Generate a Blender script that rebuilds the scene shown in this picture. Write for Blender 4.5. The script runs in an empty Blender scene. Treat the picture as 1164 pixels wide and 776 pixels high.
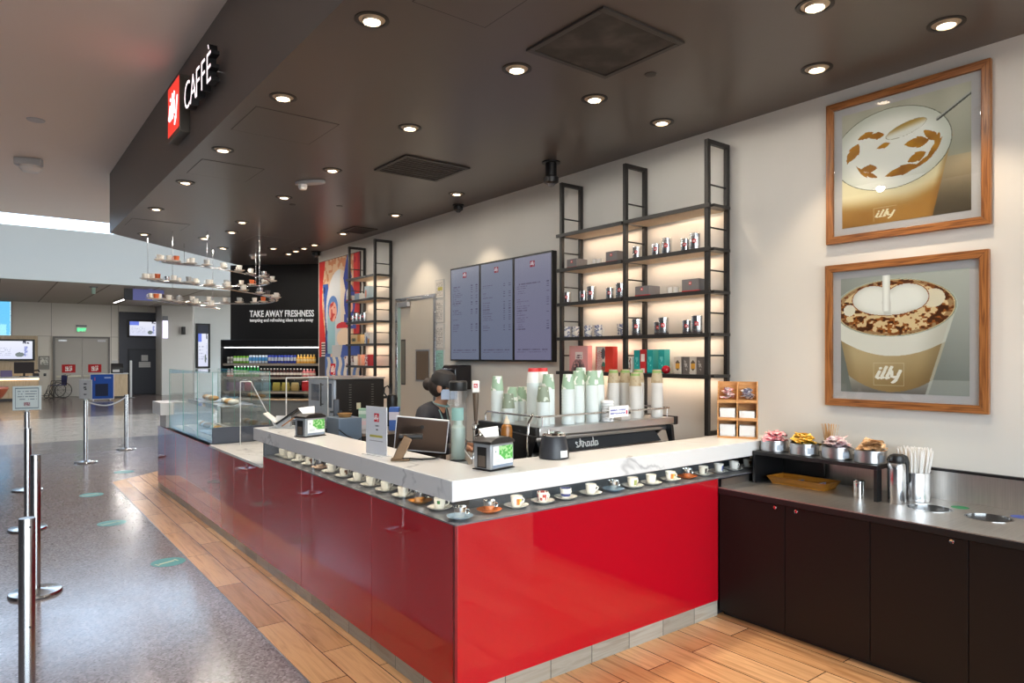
import bpy, bmesh, math, random
from mathutils import Vector, Matrix
random.seed(7)
SC = bpy.context.scene
COL = SC.collection
R = math.radians
PI = math.pi

# ---------------------------------------------------------------- camera reading helpers
# The photograph's lens: 24 mm on a 36 mm frame, level, eye 1.70 m, turned 37.6 degrees from
# the back wall's direction.  +Y runs along the back wall, +X runs towards it.
TH = R(37.6); SN, CS = math.sin(TH), math.cos(TH); EYE = 1.70; FPX = 776.0; HZ = 404.0
def ray(px, py):
    u = (px-582)/FPX; v = (HZ-py)/FPX
    return (SN+u*CS, CS-u*SN, v)
def on_x(px, py, X):
    r = ray(px, py); d = X/r[0]; return (X, r[1]*d, EYE+r[2]*d)
def on_y(px, py, Y):
    r = ray(px, py); d = Y/r[1]; return (r[0]*d, Y, EYE+r[2]*d)
def on_z(px, py, Z):
    r = ray(px, py); d = (Z-EYE)/r[2]; return (r[0]*d, r[1]*d, Z)
def at_d(px, py, d):
    r = ray(px, py); return (r[0]*d, r[1]*d, EYE+r[2]*d)

# ---------------------------------------------------------------- colours and materials
def lin(c):
    c = c/255.0
    return c/12.92 if c <= 0.04045 else ((c+0.055)/1.055)**2.4
def rgb(r, g, b): return (lin(r), lin(g), lin(b), 1.0)
MATS = {}
def mat(name, col, rough=0.5, metal=0.0, spec=0.5, emit=0.0, ecol=None, coat=0.0, bump=None):
    if name in MATS: return MATS[name]
    m = bpy.data.materials.new(name); m.use_nodes = True
    b = m.node_tree.nodes['Principled BSDF']
    b.inputs['Base Color'].default_value = col
    b.inputs['Roughness'].default_value = rough
    b.inputs['Metallic'].default_value = metal
    b.inputs['Specular IOR Level'].default_value = spec
    b.inputs['Coat Weight'].default_value = coat
    if emit:
        b.inputs['Emission Color'].default_value = ecol or col
        b.inputs['Emission Strength'].default_value = emit
    if bump:
        nt = m.node_tree
        n = nt.nodes.new('ShaderNodeTexNoise'); n.inputs['Scale'].default_value = bump[0]; n.inputs['Detail'].default_value = 4
        tc = nt.nodes.new('ShaderNodeTexCoord'); nt.links.new(tc.outputs['Object'], n.inputs['Vector'])
        bp = nt.nodes.new('ShaderNodeBump'); bp.inputs['Strength'].default_value = bump[1]; bp.inputs['Distance'].default_value = 0.002
        nt.links.new(n.outputs['Fac'], bp.inputs['Height']); nt.links.new(bp.outputs['Normal'], b.inputs['Normal'])
    MATS[name] = m
    return m
def nodes_of(name, rough=0.5, metal=0.0, spec=0.5):
    m = mat(name, (0.5, 0.5, 0.5, 1), rough, metal, spec)
    return m, m.node_tree, m.node_tree.nodes['Principled BSDF']
def N(nt, typ, **kw):
    n = nt.nodes.new(typ)
    for k, v in kw.items():
        if k in n.inputs: n.inputs[k].default_value = v
        else: setattr(n, k, v)
    return n
def ramp(nt, fac, stops):
    r = nt.nodes.new('ShaderNodeValToRGB')
    e = r.color_ramp.elements
    while len(e) < len(stops): e.new(0.5)
    for i, (p, c) in enumerate(stops):
        e[i].position = p; e[i].color = c
    nt.links.new(fac, r.inputs['Fac'])
    return r.outputs['Color']
def coords(nt, scale=(1, 1, 1), out='Object', rot=(0, 0, 0)):
    tc = nt.nodes.new('ShaderNodeTexCoord'); mp = nt.nodes.new('ShaderNodeMapping')
    mp.inputs['Scale'].default_value = scale; mp.inputs['Rotation'].default_value = rot
    nt.links.new(tc.outputs[out], mp.inputs['Vector'])
    return mp.outputs['Vector']
def mixc(nt, fac, a, b, mode='MIX'):
    m = nt.nodes.new('ShaderNodeMix'); m.data_type = 'RGBA'; m.blend_type = mode
    for s, v in ((m.inputs[0], fac), (m.inputs[6], a), (m.inputs[7], b)):
        if hasattr(v, 'is_linked'): nt.links.new(v, s)
        else: s.default_value = v
    return m.outputs[2]
def glass(name, tint=(1, 1, 1, 1), base=0.03, gloss=(1, 1, 1, 1)):
    """thin pane: clear, with the reflection of its surface growing at grazing angles"""
    if name in MATS: return MATS[name]
    m = bpy.data.materials.new(name); m.use_nodes = True
    nt = m.node_tree; nt.nodes.clear()
    o = nt.nodes.new('ShaderNodeOutputMaterial'); mx = nt.nodes.new('ShaderNodeMixShader')
    t = N(nt, 'ShaderNodeBsdfTransparent', Color=tint); g = N(nt, 'ShaderNodeBsdfGlossy', Color=gloss, Roughness=0.02)
    lw = N(nt, 'ShaderNodeLayerWeight', Blend=0.5)
    pw = N(nt, 'ShaderNodeMath', operation='POWER'); nt.links.new(lw.outputs['Facing'], pw.inputs[0]); pw.inputs[1].default_value = 4.0
    f = N(nt, 'ShaderNodeMath', operation='MULTIPLY_ADD'); nt.links.new(pw.outputs[0], f.inputs[0]); f.inputs[1].default_value = 0.7; f.inputs[2].default_value = base
    nt.links.new(f.outputs[0], mx.inputs[0]); nt.links.new(t.outputs[0], mx.inputs[1]); nt.links.new(g.outputs[0], mx.inputs[2])
    nt.links.new(mx.outputs[0], o.inputs['Surface'])
    MATS[name] = m
    return m

# ---------------------------------------------------------------- mesh builder
class MB:
    def __init__(s): s.v = []; s.f = []; s.m = []; s.flat = []
    def add(s, vs, fs, m=0, M=None):
        o = len(s.v)
        for p in vs:
            p = Vector(p)
            s.v.append(tuple(M @ p) if M else tuple(p))
        for f in fs:
            s.f.append(tuple(o+i for i in f)); s.m.append(m)
        return s
    def box(s, lo, hi, m=0, bev=0.0, M=None, seg=2):
        x0, y0, z0 = [min(a, b) for a, b in zip(lo, hi)]; x1, y1, z1 = [max(a, b) for a, b in zip(lo, hi)]
        vs = [(x0,y0,z0),(x1,y0,z0),(x1,y1,z0),(x0,y1,z0),(x0,y0,z1),(x1,y0,z1),(x1,y1,z1),(x0,y1,z1)]
        fs = [(0,3,2,1),(4,5,6,7),(0,1,5,4),(1,2,6,5),(2,3,7,6),(3,0,4,7)]
        if bev <= 0: return s.add(vs, fs, m, M)
        return s.bm_add(vs, fs, m, bev, M, seg)
    def bm_add(s, vs, fs, m, bev, M=None, seg=2):
        bm = bmesh.new(); bv = [bm.verts.new(v) for v in vs]
        for f in fs: bm.faces.new([bv[i] for i in f])
        bmesh.ops.recalc_face_normals(bm, faces=bm.faces); bm.normal_update(); ns = [f.normal.copy() for f in bm.faces]
        bmesh.ops.bevel(bm, geom=list(bm.edges), offset=bev, segments=seg, profile=0.5, affect='EDGES', clamp_overlap=True)
        bm.verts.index_update(); bm.normal_update()
        s.flat += [len(s.f)+k for k, f in enumerate(bm.faces) if any(f.normal.dot(q) > 0.9995 for q in ns)]
        s.add([v.co for v in bm.verts], [[v.index for v in f.verts] for f in bm.faces], m, M); bm.free()
        return s
    def prism(s, poly, a, b, ax='z', m=0, bev=0.0, M=None, seg=2):
        """poly: 2D outline; ax: the axis it is drawn out along from a to b.  x:(y,z) y:(x,z) z:(x,y)"""
        def P(q, h):
            return (h, q[0], q[1]) if ax == 'x' else ((q[0], h, q[1]) if ax == 'y' else (q[0], q[1], h))
        n = len(poly)
        area = sum(poly[i][0]*poly[(i+1) % n][1]-poly[(i+1) % n][0]*poly[i][1] for i in range(n))
        if area < 0: poly = poly[::-1]
        vs = [P(q, a) for q in poly]+[P(q, b) for q in poly]
        fs = [tuple(range(n))[::-1], tuple(range(n, 2*n))]+[(i, (i+1) % n, n+(i+1) % n, n+i) for i in range(n)]
        flip = (b < a) != (ax == 'y')
        if flip: fs = [f[::-1] for f in fs]
        if bev > 0: return s.bm_add(vs, fs, m, bev, M, seg)
        return s.add(vs, fs, m, M)
    def lathe(s, prof, n=32, m=0, c=(0, 0, 0), M=None, a0=0.0, a1=2*PI):
        """prof: (r,z) going up on the outside; open ends are left open, r=0 closes"""
        full = abs(a1-a0-2*PI) < 1e-6
        vs = []; fs = []; idx = []
        k = n if full else n+1
        for (r, z) in prof:
            if r <= 1e-7:
                idx.append([len(vs)]); vs.append((c[0], c[1], c[2]+z))
            else:
                st = len(vs); idx.append(list(range(st, st+k)))
                for i in range(k):
                    a = a0+(a1-a0)*i/n
                    vs.append((c[0]+r*math.cos(a), c[1]+r*math.sin(a), c[2]+z))
        for A, B in zip(idx, idx[1:]):
            for i in range(n):
                j = (i+1) % n if full else i+1
                if len(A) == 1 and len(B) == 1: break
                if len(A) == 1: fs.append((A[0], B[j], B[i]))
                elif len(B) == 1: fs.append((A[i], A[j], B[0]))
                else: fs.append((A[i], A[j], B[j], B[i]))
        return s.add(vs, fs, m, M)
    def cyl(s, p0, p1, r0, r1=None, n=20, m=0, cap=True):
        p0, p1 = Vector(p0), Vector(p1); r1 = r0 if r1 is None else r1
        d = p1-p0; L = d.length
        q = d.to_track_quat('Z', 'Y').to_matrix().to_4x4(); M = Matrix.Translation(p0) @ q
        prof = [(r0, 0), (r1, L)]
        if cap: prof = [(0, 0)]+prof+[(0, L)]
        return s.lathe(prof, n, m, M=M)
    def tube(s, pts, r, n=8, m=0, closed=False, cap=True):
        pts = [Vector(p) for p in pts]; k = len(pts); rr = r if isinstance(r, (list, tuple)) else [r]*k
        vs = []; fs = []; up = Vector((0, 0, 1)); nx = None
        for i, p in enumerate(pts):
            if closed: t = pts[(i+1) % k]-pts[i-1]
            else: t = pts[min(i+1, k-1)]-pts[max(i-1, 0)]
            t.normalize()
            if nx is None:
                ref = up if abs(t.z) < 0.9 else Vector((1, 0, 0))
                nx = t.cross(ref).normalized()
            else:
                nx = (nx-t*nx.dot(t))
                nx = nx.normalized() if nx.length > 1e-6 else t.cross(up).normalized()
            ny = t.cross(nx)
            for j in range(n):
                a = 2*PI*j/n; vs.append(p+(nx*math.cos(a)+ny*math.sin(a))*rr[i])
        last = k if closed else k-1
        for i in range(last):
            a, b = i*n, ((i+1) % k)*n
            for j in range(n):
                fs.append((a+j, a+(j+1) % n, b+(j+1) % n, b+j))
        if cap and not closed:
            fs.append(tuple(range(n))[::-1]); fs.append(tuple(range((k-1)*n, k*n)))
        return s.add(vs, fs, m)
    def ball(s, c, r, sc=(1, 1, 1), n=16, m=0, M=None):
        k = n//2
        prof = [(math.sin(PI*i/k)*1.0, -math.cos(PI*i/k)) for i in range(k+1)]
        prof[0] = (0, -1); prof[-1] = (0, 1)
        T = Matrix.Translation(Vector(c)) @ Matrix.Diagonal((r*sc[0], r*sc[1], r*sc[2], 1))
        return s.lathe(prof, n, m, M=(M @ T if M else T))
    def strokes(s, segs, w, y0, y1, m=0, M=None, sc=1.0, off=(0, 0)):
        """rounded pen strokes in the x,z plane, drawn out along y"""
        for (ax, az, bx, bz) in segs:
            ax, az, bx, bz = [q*sc for q in (ax, az, bx, bz)]
            a = math.atan2(bz-az, bx-ax); h = w*sc/2; poly = []
            for i in range(7):
                t = a-PI/2+PI*i/6; poly.append((bx+h*math.cos(t)+off[0], bz+h*math.sin(t)+off[1]))
            for i in range(7):
                t = a+PI/2+PI*i/6; poly.append((ax+h*math.cos(t)+off[0], az+h*math.sin(t)+off[1]))
            s.prism(poly, y0, y1, 'y', m, M=M)
        return s
    def build(s, name, mats, parent=None, loc=None, rot=None, smooth=29):
        me = bpy.data.meshes.new(name)
        me.from_pydata(s.v, [], s.f)
        if not isinstance(mats, (list, tuple)): mats = [mats]
        for mm in mats: me.materials.append(mm)
        if any(s.m): me.polygons.foreach_set('material_index', s.m)
        me.update()
        if smooth:
            sm = [True]*len(me.polygons)
            me.polygons.foreach_set('use_smooth', sm)
            me.set_sharp_from_angle(angle=R(smooth))
            for k in s.flat: sm[k] = False
            me.polygons.foreach_set('use_smooth', sm)
        o = bpy.data.objects.new(name, me); COL.objects.link(o)
        if parent is not None: o.parent = parent
        if loc is not None: o.location = loc
        if rot is not None: o.rotation_euler = rot
        return o

def tag(o, label, cat, group=None, kind=None):
    o['label'] = label; o['category'] = cat
    if group: o['group'] = group
    if kind: o['kind'] = kind
    return o
def thing(name, label, cat, loc=(0, 0, 0), rz=0.0, group=None):
    o = bpy.data.objects.new(name, None); COL.objects.link(o); o.empty_display_size = 0.05
    o.location = loc; o.rotation_euler = (0, 0, rz)
    return tag(o, label, cat, group)
def struct(name, mb, mats, smooth=29):
    o = mb.build(name, mats, smooth=smooth); o['kind'] = 'structure'
    return o
KIDS = {}
def kids(o): return [c for c in bpy.data.objects if c.parent is o]
def dup(src, loc, rz=None, label=None, group=None, ch=None):
    """a copy of a thing with copies of its parts and sub-parts (mesh data shared)"""
    if src.name not in KIDS:
        KIDS[src.name] = [(c, kids(c)) for c in kids(src)]
    r = src.copy(); COL.objects.link(r); r.location = loc
    if rz is not None: r.rotation_euler = (0, 0, rz)
    if label: r['label'] = label
    if group: r['group'] = group
    for c, gs in KIDS[src.name]:
        d = c.copy(); COL.objects.link(d); d.parent = r
        for g in gs:
            e = g.copy(); COL.objects.link(e); e.parent = d
    return r
def swap_mat(root, part, idx, m):
    """give one part of a copy its own mesh and material"""
    for c in kids(root):
        if c.name.split('.')[0] == part:
            c.data = c.data.copy(); c.data.materials[idx] = m

# pictures, screens and printed sheets: a flat sheet in x,z facing -y whose faces carry the print
def sheet(name, w, h, nx, ny, fn, m, parent=None, loc=(0, 0, 0), rot=None):
    vs = []; fs = []; cols = []
    for j in range(ny+1):
        for i in range(nx+1): vs.append((w*(i/nx-0.5), 0, h*(j/ny)))
    for j in range(ny):
        for i in range(nx):
            a = j*(nx+1)+i; fs.append((a, a+1, a+nx+2, a+nx+1))
            c = fn((i+0.5)/nx, (j+0.5)/ny); cols.append((lin(c[0]), lin(c[1]), lin(c[2]), 1.0))
    me = bpy.data.meshes.new(name); me.from_pydata(vs, [], fs); me.materials.append(m)
    at = me.attributes.new('print', 'FLOAT_COLOR', 'FACE')
    at.data.foreach_set('color', [q for c in cols for q in c])
    o = bpy.data.objects.new(name, me); COL.objects.link(o)
    if parent is not None: o.parent = parent
    o.location = loc
    if rot: o.rotation_euler = rot
    return o
def print_mat(name, rough=0.6, emit=0.0, spec=0.3):
    m, nt, b = nodes_of(name, rough, 0, spec)
    a = nt.nodes.new('ShaderNodeAttribute'); a.attribute_name = 'print'
    if emit:
        b.inputs['Base Color'].default_value = (0.01, 0.01, 0.012, 1)
        nt.links.new(a.outputs['Color'], b.inputs['Emission Color']); b.inputs['Emission Strength'].default_value = emit
    else: nt.links.new(a.outputs['Color'], b.inputs['Base Color'])
    return m
def text_mb(body, size, extrude=0.0, shear=0.0, bold=0.0, align='LEFT', spacing=1.0):
    cu = bpy.data.curves.new('lettering', 'FONT'); cu.body = body; cu.size = size; cu.extrude = extrude
    cu.shear = shear; cu.offset = bold; cu.align_x = align; cu.space_character = spacing; cu.resolution_u = 4
    o = bpy.data.objects.new('lettering', cu); COL.objects.link(o)
    bpy.context.view_layer.update()
    me = bpy.data.meshes.new_from_object(o.evaluated_get(bpy.context.evaluated_depsgraph_get()))
    mb = MB(); M = Matrix.Rotation(PI/2, 4, 'X')
    mb.add([v.co for v in me.vertices], [tuple(p.vertices) for p in me.polygons], 0, M)
    bpy.data.objects.remove(o); bpy.data.curves.remove(cu); bpy.data.meshes.remove(me)
    return mb

# the script of the coffee house's logo, as pen strokes in a unit square
LOGO = [(.10,.36,.20,.60),(.235,.735,.24,.745),(.26,.32,.43,.80),(.43,.32,.60,.80),(.60,.62,.60,.40),(.60,.40,.70,.37),
        (.88,.64,.74,.24),(.74,.24,.64,.14),(.10,.36,.16,.32),(.26,.32,.33,.34),(.43,.32,.50,.34)]
def seg_d(x, y, s):
    ax, ay, bx, by = s; dx, dy = bx-ax, by-ay; L = dx*dx+dy*dy
    t = 0 if L == 0 else max(0, min(1, ((x-ax)*dx+(y-ay)*dy)/L))
    return math.hypot(x-ax-t*dx, y-ay-t*dy)
def in_logo(u, v, w=0.05): return any(seg_d(u, v, s) < w for s in LOGO)
def smooth01(a, b, x):
    t = max(0.0, min(1.0, (x-a)/(b-a))); return t*t*(3-2*t)
def mix3(a, b, t): return tuple(p+(q-p)*t for p, q in zip(a, b))
def hash2(i, j):
    return (math.sin(i*127.1+j*311.7)*43758.5453) % 1.0
def vnoise(x, y):
    i, j = math.floor(x), math.floor(y); fx, fy = x-i, y-j
    fx = fx*fx*(3-2*fx); fy = fy*fy*(3-2*fy)
    a = hash2(i, j)*(1-fx)+hash2(i+1, j)*fx; b = hash2(i, j+1)*(1-fx)+hash2(i+1, j+1)*fx
    return a*(1-fy)+b*fy
ORD = ['first', 'second', 'third', 'fourth', 'fifth', 'sixth', 'seventh', 'eighth', 'ninth', 'tenth', 'eleventh', 'twelfth',
       'thirteenth', 'fourteenth', 'fifteenth', 'sixteenth']
# ---------------------------------------------------------------- materials
WHITE = mat('white_paint', rgb(226, 224, 218), 0.55)
BLACKM = mat('black_metal', rgb(34, 32, 31), 0.42, 0.0, 0.5)
BLACKP = mat('black_plastic', rgb(20, 20, 22), 0.38)
DKGREY = mat('dark_grey', rgb(62, 64, 68), 0.5)
GREYP = mat('grey_plastic', rgb(120, 124, 130), 0.45)
LTGREY = mat('light_grey', rgb(196, 198, 200), 0.5)
STEEL = mat('steel', (0.62, 0.62, 0.63, 1), 0.22, 1.0)
STEELB = mat('brushed_steel', (0.56, 0.56, 0.57, 1), 0.3, 1.0)
CHROME = mat('chrome', (0.8, 0.8, 0.8, 1), 0.08, 1.0)
TINM = mat('tin', (0.70, 0.71, 0.72, 1), 0.2, 1.0)
REDL = mat('logo_red', rgb(205, 30, 38), 0.45)
WHITEL = mat('logo_white', rgb(240, 238, 234), 0.5)
PORC = mat('porcelain', rgb(240, 236, 228), 0.18, 0, 0.5)
PAPER = mat('paper', rgb(240, 240, 238), 0.8, 0, 0.2)
LED = mat('warm_led', (1.0, 0.72, 0.42, 1), 0.5, emit=6.0, ecol=(1.0, 0.70, 0.40, 1))
LAMP = mat('lamp_glow', (1.0, 0.85, 0.66, 1), 0.5, emit=14.0, ecol=(1.0, 0.82, 0.60, 1))
GLASS = glass('clear_glass', (0.97, 0.99, 0.985, 1))
GLASSG = mat('glass_edge', rgb(110, 165, 150), 0.1)
ACRYL = glass('clear_acrylic', (0.985, 0.985, 0.985, 1))
PRINT = print_mat('printed_sheet', 0.7)
PRINTG = print_mat('printed_gloss', 0.35)
SCREEN = print_mat('lit_screen', 0.25, emit=0.5)
SCREENB = print_mat('bright_screen', 0.25, emit=0.85)
BLACKWALL = mat('black_wall_paint', rgb(22, 22, 23), 0.55)
SOFFIT = mat('soffit_paint', rgb(91, 84, 80), 0.3, 0, 0.5)
CABINET = mat('cabinet_laminate', rgb(20, 13, 12), 0.45, 0, 0.3)
REDGLASS = mat('back_painted_red_glass', rgb(172, 6, 26), 0.03, 0, 0.5, coat=0.0)
REDGLASS.node_tree.nodes['Principled BSDF'].inputs['IOR'].default_value = 1.68

# white wall
WALL, nt, b = nodes_of('wall_paint', 0.75, 0, 0.25)
n = N(nt, 'ShaderNodeTexNoise', Scale=1.3, Detail=3.0); nt.links.new(coords(nt), n.inputs['Vector'])
nt.links.new(ramp(nt, n.outputs['Fac'], [(0.3, rgb(214, 212, 206)), (0.7, rgb(220, 218, 212))]), b.inputs['Base Color'])

HALLWALL = mat('hall_wall_panel', rgb(222, 218, 208), 0.6)
HALLCEIL = mat('hall_ceiling_paint', rgb(242, 232, 222), 0.8, 0, 0.2)
BEAMW = mat('hall_beam_paint', rgb(184, 182, 178), 0.8, 0, 0.2)

# terrazzo
TERR, nt, b = nodes_of('terrazzo', 0.16, 0, 0.5)
v = coords(nt)
vo = N(nt, 'ShaderNodeTexVoronoi', Scale=82.0); nt.links.new(v, vo.inputs['Vector'])
base = ramp(nt, vo.outputs['Color'], [(0.0, rgb(124, 110, 104)), (0.35, rgb(186, 174, 168)), (0.7, rgb(216, 206, 200)), (1.0, rgb(255, 246, 238))])
n = N(nt, 'ShaderNodeTexNoise', Scale=0.8, Detail=4.0); nt.links.new(v, n.inputs['Vector'])
sx = nt.nodes.new('ShaderNodeSeparateXYZ'); nt.links.new(v, sx.inputs[0])
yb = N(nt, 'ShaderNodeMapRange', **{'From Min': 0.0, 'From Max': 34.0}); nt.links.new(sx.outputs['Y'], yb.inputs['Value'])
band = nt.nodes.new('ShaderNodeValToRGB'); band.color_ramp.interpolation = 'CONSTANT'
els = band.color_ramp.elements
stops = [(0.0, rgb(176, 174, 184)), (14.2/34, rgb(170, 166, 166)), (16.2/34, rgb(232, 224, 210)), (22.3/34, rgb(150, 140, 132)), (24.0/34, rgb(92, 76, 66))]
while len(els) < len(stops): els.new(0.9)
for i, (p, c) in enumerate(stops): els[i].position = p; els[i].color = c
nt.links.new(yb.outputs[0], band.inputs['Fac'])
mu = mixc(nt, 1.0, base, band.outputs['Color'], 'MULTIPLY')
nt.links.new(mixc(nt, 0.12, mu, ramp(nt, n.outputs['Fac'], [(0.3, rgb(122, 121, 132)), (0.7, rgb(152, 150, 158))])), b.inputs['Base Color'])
rn = N(nt, 'ShaderNodeTexNoise', Scale=3.0, Detail=5.0); nt.links.new(v, rn.inputs['Vector'])
rr = N(nt, 'ShaderNodeMapRange', **{'From Min': 0.3, 'From Max': 0.7, 'To Min': 0.13, 'To Max': 0.20}); nt.links.new(rn.outputs['Fac'], rr.inputs['Value'])
nt.links.new(rr.outputs[0], b.inputs['Roughness'])

# wood-look floor tiles: boards 0.187 x 0.94 along Y
def plank(name, c1, c2, groove, bw, rh, along='y', x0=0.0, rough=0.3, off=0.37):
    m, nt, b = nodes_of(name, rough, 0, 0.5)
    v = coords(nt); s = nt.nodes.new('ShaderNodeSeparateXYZ'); nt.links.new(v, s.inputs[0])
    ad = N(nt, 'ShaderNodeMath', operation='SUBTRACT'); nt.links.new(s.outputs['X' if along == 'y' else 'Z'], ad.inputs[0]); ad.inputs[1].default_value = x0
    c = nt.nodes.new('ShaderNodeCombineXYZ'); nt.links.new(s.outputs['Y' if along in 'yh' else 'X'], c.inputs['X']); nt.links.new(ad.outputs[0], c.inputs['Y'])
    br = N(nt, 'ShaderNodeTexBrick', Scale=1.0, Bias=0.0, **{'Mortar Size': 0.0028, 'Brick Width': bw, 'Row Height': rh, 'Mortar Smooth': 0.0})
    br.offset = off; br.offset_frequency = 2; br.squash = 1.0
    br.inputs['Color1'].default_value = (0, 0, 0, 1); br.inputs['Color2'].default_value = (1, 1, 1, 1); br.inputs['Mortar'].default_value = (0.5, 0.5, 0.5, 1)
    nt.links.new(c.outputs[0], br.inputs['Vector'])
    # grain, shifted per board
    ofs = nt.nodes.new('ShaderNodeVectorMath'); ofs.operation = 'MULTIPLY_ADD'
    nt.links.new(br.outputs['Color'], ofs.inputs[0]); ofs.inputs[1].default_value = (7, 7, 7); nt.links.new(v, ofs.inputs[2])
    mp = nt.nodes.new('ShaderNodeMapping'); mp.inputs['Scale'].default_value = (14, 0.9, 14) if along in 'yh' else (0.9, 14, 14)
    nt.links.new(ofs.outputs[0], mp.inputs['Vector'])
    gn = N(nt, 'ShaderNodeTexNoise', Scale=1.6, Detail=6.0, Roughness=0.6, Distortion=1.2); nt.links.new(mp.outputs[0], gn.inputs['Vector'])
    col = mixc(nt, br.outputs['Color'], c1, c2)
    g = ramp(nt, gn.outputs['Fac'], [(0.3, (0.62, 0.55, 0.5, 1)), (0.55, (1, 1, 1, 1)), (0.75, (0.8, 0.74, 0.68, 1))])
    col = mixc(nt, 0.9, col, g, 'MULTIPLY')
    nt.links.new(mixc(nt, br.outputs['Fac'], col, groove), b.inputs['Base Color'])
    return m
WOODFLOOR = plank('wood_look_tile', rgb(196, 144, 96), rgb(238, 192, 142), rgb(58, 38, 26), 0.94, 0.187, 'y', 1.335, 0.22)
GREYTILE = plank('grey_wood_tile', rgb(150, 144, 132), rgb(178, 172, 160), rgb(70, 68, 64), 0.30, 3.0, 'x', -1.0, 0.35, 0.0)
GREYTILEY = plank('grey_wood_tile_long', rgb(150, 144, 132), rgb(178, 172, 160), rgb(70, 68, 64), 0.30, 3.0, 'h', -1.0, 0.35, 0.0)

def woodmat(name, c1, c2, scale=(3, 40, 40), rough=0.4):
    m, nt, b = nodes_of(name, rough, 0, 0.4)
    n = N(nt, 'ShaderNodeTexNoise', Scale=1.0, Detail=5.0, Distortion=1.5); nt.links.new(coords(nt, scale), n.inputs['Vector'])
    nt.links.new(ramp(nt, n.outputs['Fac'], [(0.32, c1), (0.62, c2)]), b.inputs['Base Color'])
    return m
OAK = woodmat('frame_oak', rgb(104, 62, 32), rgb(164, 108, 60), (3, 60, 60), 0.35)
OAKV = woodmat('frame_oak_upright', rgb(104, 62, 32), rgb(164, 108, 60), (60, 60, 3), 0.35)
BAMBOO = woodmat('bamboo', rgb(178, 122, 70), rgb(206, 154, 98), (6, 60, 60), 0.45)
LTWOOD = woodmat('light_wood', rgb(186, 164, 132), rgb(206, 186, 156), (40, 40, 2), 0.5)

# marble: white with a few soft grey veins
MARBLE, nt, b = nodes_of('white_marble', 0.25, 0, 0.5)
v = coords(nt, (1, 1, 1), rot=(0.5, 0.3, 0.6))
n1 = N(nt, 'ShaderNodeTexNoise', Scale=0.9, Detail=6.0, Roughness=0.55, Distortion=0.6); nt.links.new(v, n1.inputs['Vector'])
vein = ramp(nt, n1.outputs['Fac'], [(0.490, (0, 0, 0, 1)), (0.5, (1, 1, 1, 1)), (0.508, (0, 0, 0, 1))])
n2 = N(nt, 'ShaderNodeTexNoise', Scale=2.2, Detail=3.0); nt.links.new(v, n2.inputs['Vector'])
vm = mixc(nt, 1.0, vein, ramp(nt, n2.outputs['Fac'], [(0.45, (0, 0, 0, 1)), (0.65, (1, 1, 1, 1))]), 'MULTIPLY')
nt.links.new(mixc(nt, vm, rgb(224, 225, 225), rgb(176, 178, 180)), b.inputs['Base Color'])

# brushed stainless work top
TOPSTEEL, nt, b = nodes_of('brushed_stainless_top', 0.36, 1.0, 0.5)
n = N(nt, 'ShaderNodeTexNoise', Scale=1.0, Detail=3.0); nt.links.new(coords(nt, (4, 300, 4)), n.inputs['Vector'])
nt.links.new(ramp(nt, n.outputs['Fac'], [(0.3, (0.52, 0.50, 0.47, 1)), (0.7, (0.64, 0.61, 0.58, 1))]), b.inputs['Base Color'])
b.inputs['Anisotropic'].default_value = 0.3
# ---------------------------------------------------------------- the setting
XW = 4.55          # back wall of the cafe
ZC = 3.48          # cafe soffit
ZH = 4.34          # hall ceiling
YF = 33.8          # far wall of the hall
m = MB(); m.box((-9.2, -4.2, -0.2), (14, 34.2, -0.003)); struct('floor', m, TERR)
m = MB(); m.prism([(1.335, -4), (XW, -4), (XW, 11.6), (2.5, 11.6), (1.9, 11.06), (1.335, 10.54)], -0.0028, 0.0, 'z'); struct('floor_wood', m, WOODFLOOR)
m = MB(); m.prism([(1.331, -4), (1.335, -4), (1.335, 10.54), (1.331, 10.545)], -0.0028, 0.0015, 'z'); struct('trim_1', m, STEELB)

m = MB(); m.box((XW, -4, 0), (XW+0.25, 11.39, ZC)); struct('wall_right', m, WALL)
# black wall of the drinks corner, turned 45 degrees, and the wall that closes the corner
m = MB(); d = Vector((0.70711, -0.70711, 0)); nrm = Vector((0.70711, 0.70711, 0)); p0 = Vector((3.822, 14.078, 0))
def quadprism(p, q, t, z0, z1, mb, mi=0):
    n_ = Vector((-(q-p).y, (q-p).x, 0)).normalized()*t
    a, b_, c, d_ = p, q, q+n_, p+n_
    mb.prism([(a.x, a.y), (b_.x, b_.y), (c.x, c.y), (d_.x, d_.y)], z0, z1, 'z', mi)
quadprism(p0, p0+d*3.0, 0.2, 0, ZC, m); struct('wall_black', m, BLACKWALL)

# soffit over the cafe: dark painted box with its fascia
m = MB(); m.prism([(1.42, -4), (6.4, -4), (6.4, 16.4), (1.42, 11.42)], ZC, ZH, 'z')
for k, f in enumerate(m.f):
    if all(abs(m.v[i][0]-1.42) < 1e-4 for i in f): m.m[k] = 1
struct('ceiling_soffit', m, [SOFFIT, mat('fascia_paint', rgb(112, 106, 102), 0.45)])
m = MB(); m.box((-9.2, -4.1, ZH), (14, 15.7, ZH+0.3)); struct('ceiling_hall', m, HALLCEIL)
m = MB(); m.box((-9.2, 23.6, 3.87), (14, 34.2, 4.1)); struct('ceiling_far', m, mat('far_ceiling', rgb(176, 168, 154), 0.7))
m = MB(); m.box((-9.2, 23.45, 3.83), (14, 23.6, 4.5), bev=0); m.box((-9.2, 23.58, 4.5), (14, 23.9, 5.35)); struct('trim_2', m, BEAMW)
m = MB(); m.box((-9.2, 15.7, 7.5), (14, 18.0, 7.7)); m.box((-9.2, 20.1, 7.5), (14, 24.2, 7.7)); m.box((-9.2, 15.6, ZH+0.3), (14, 15.7, 7.6)); struct('ceiling_high', m, BEAMW)  # strip left open in the unseen roof to brighten hall and beam
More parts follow.
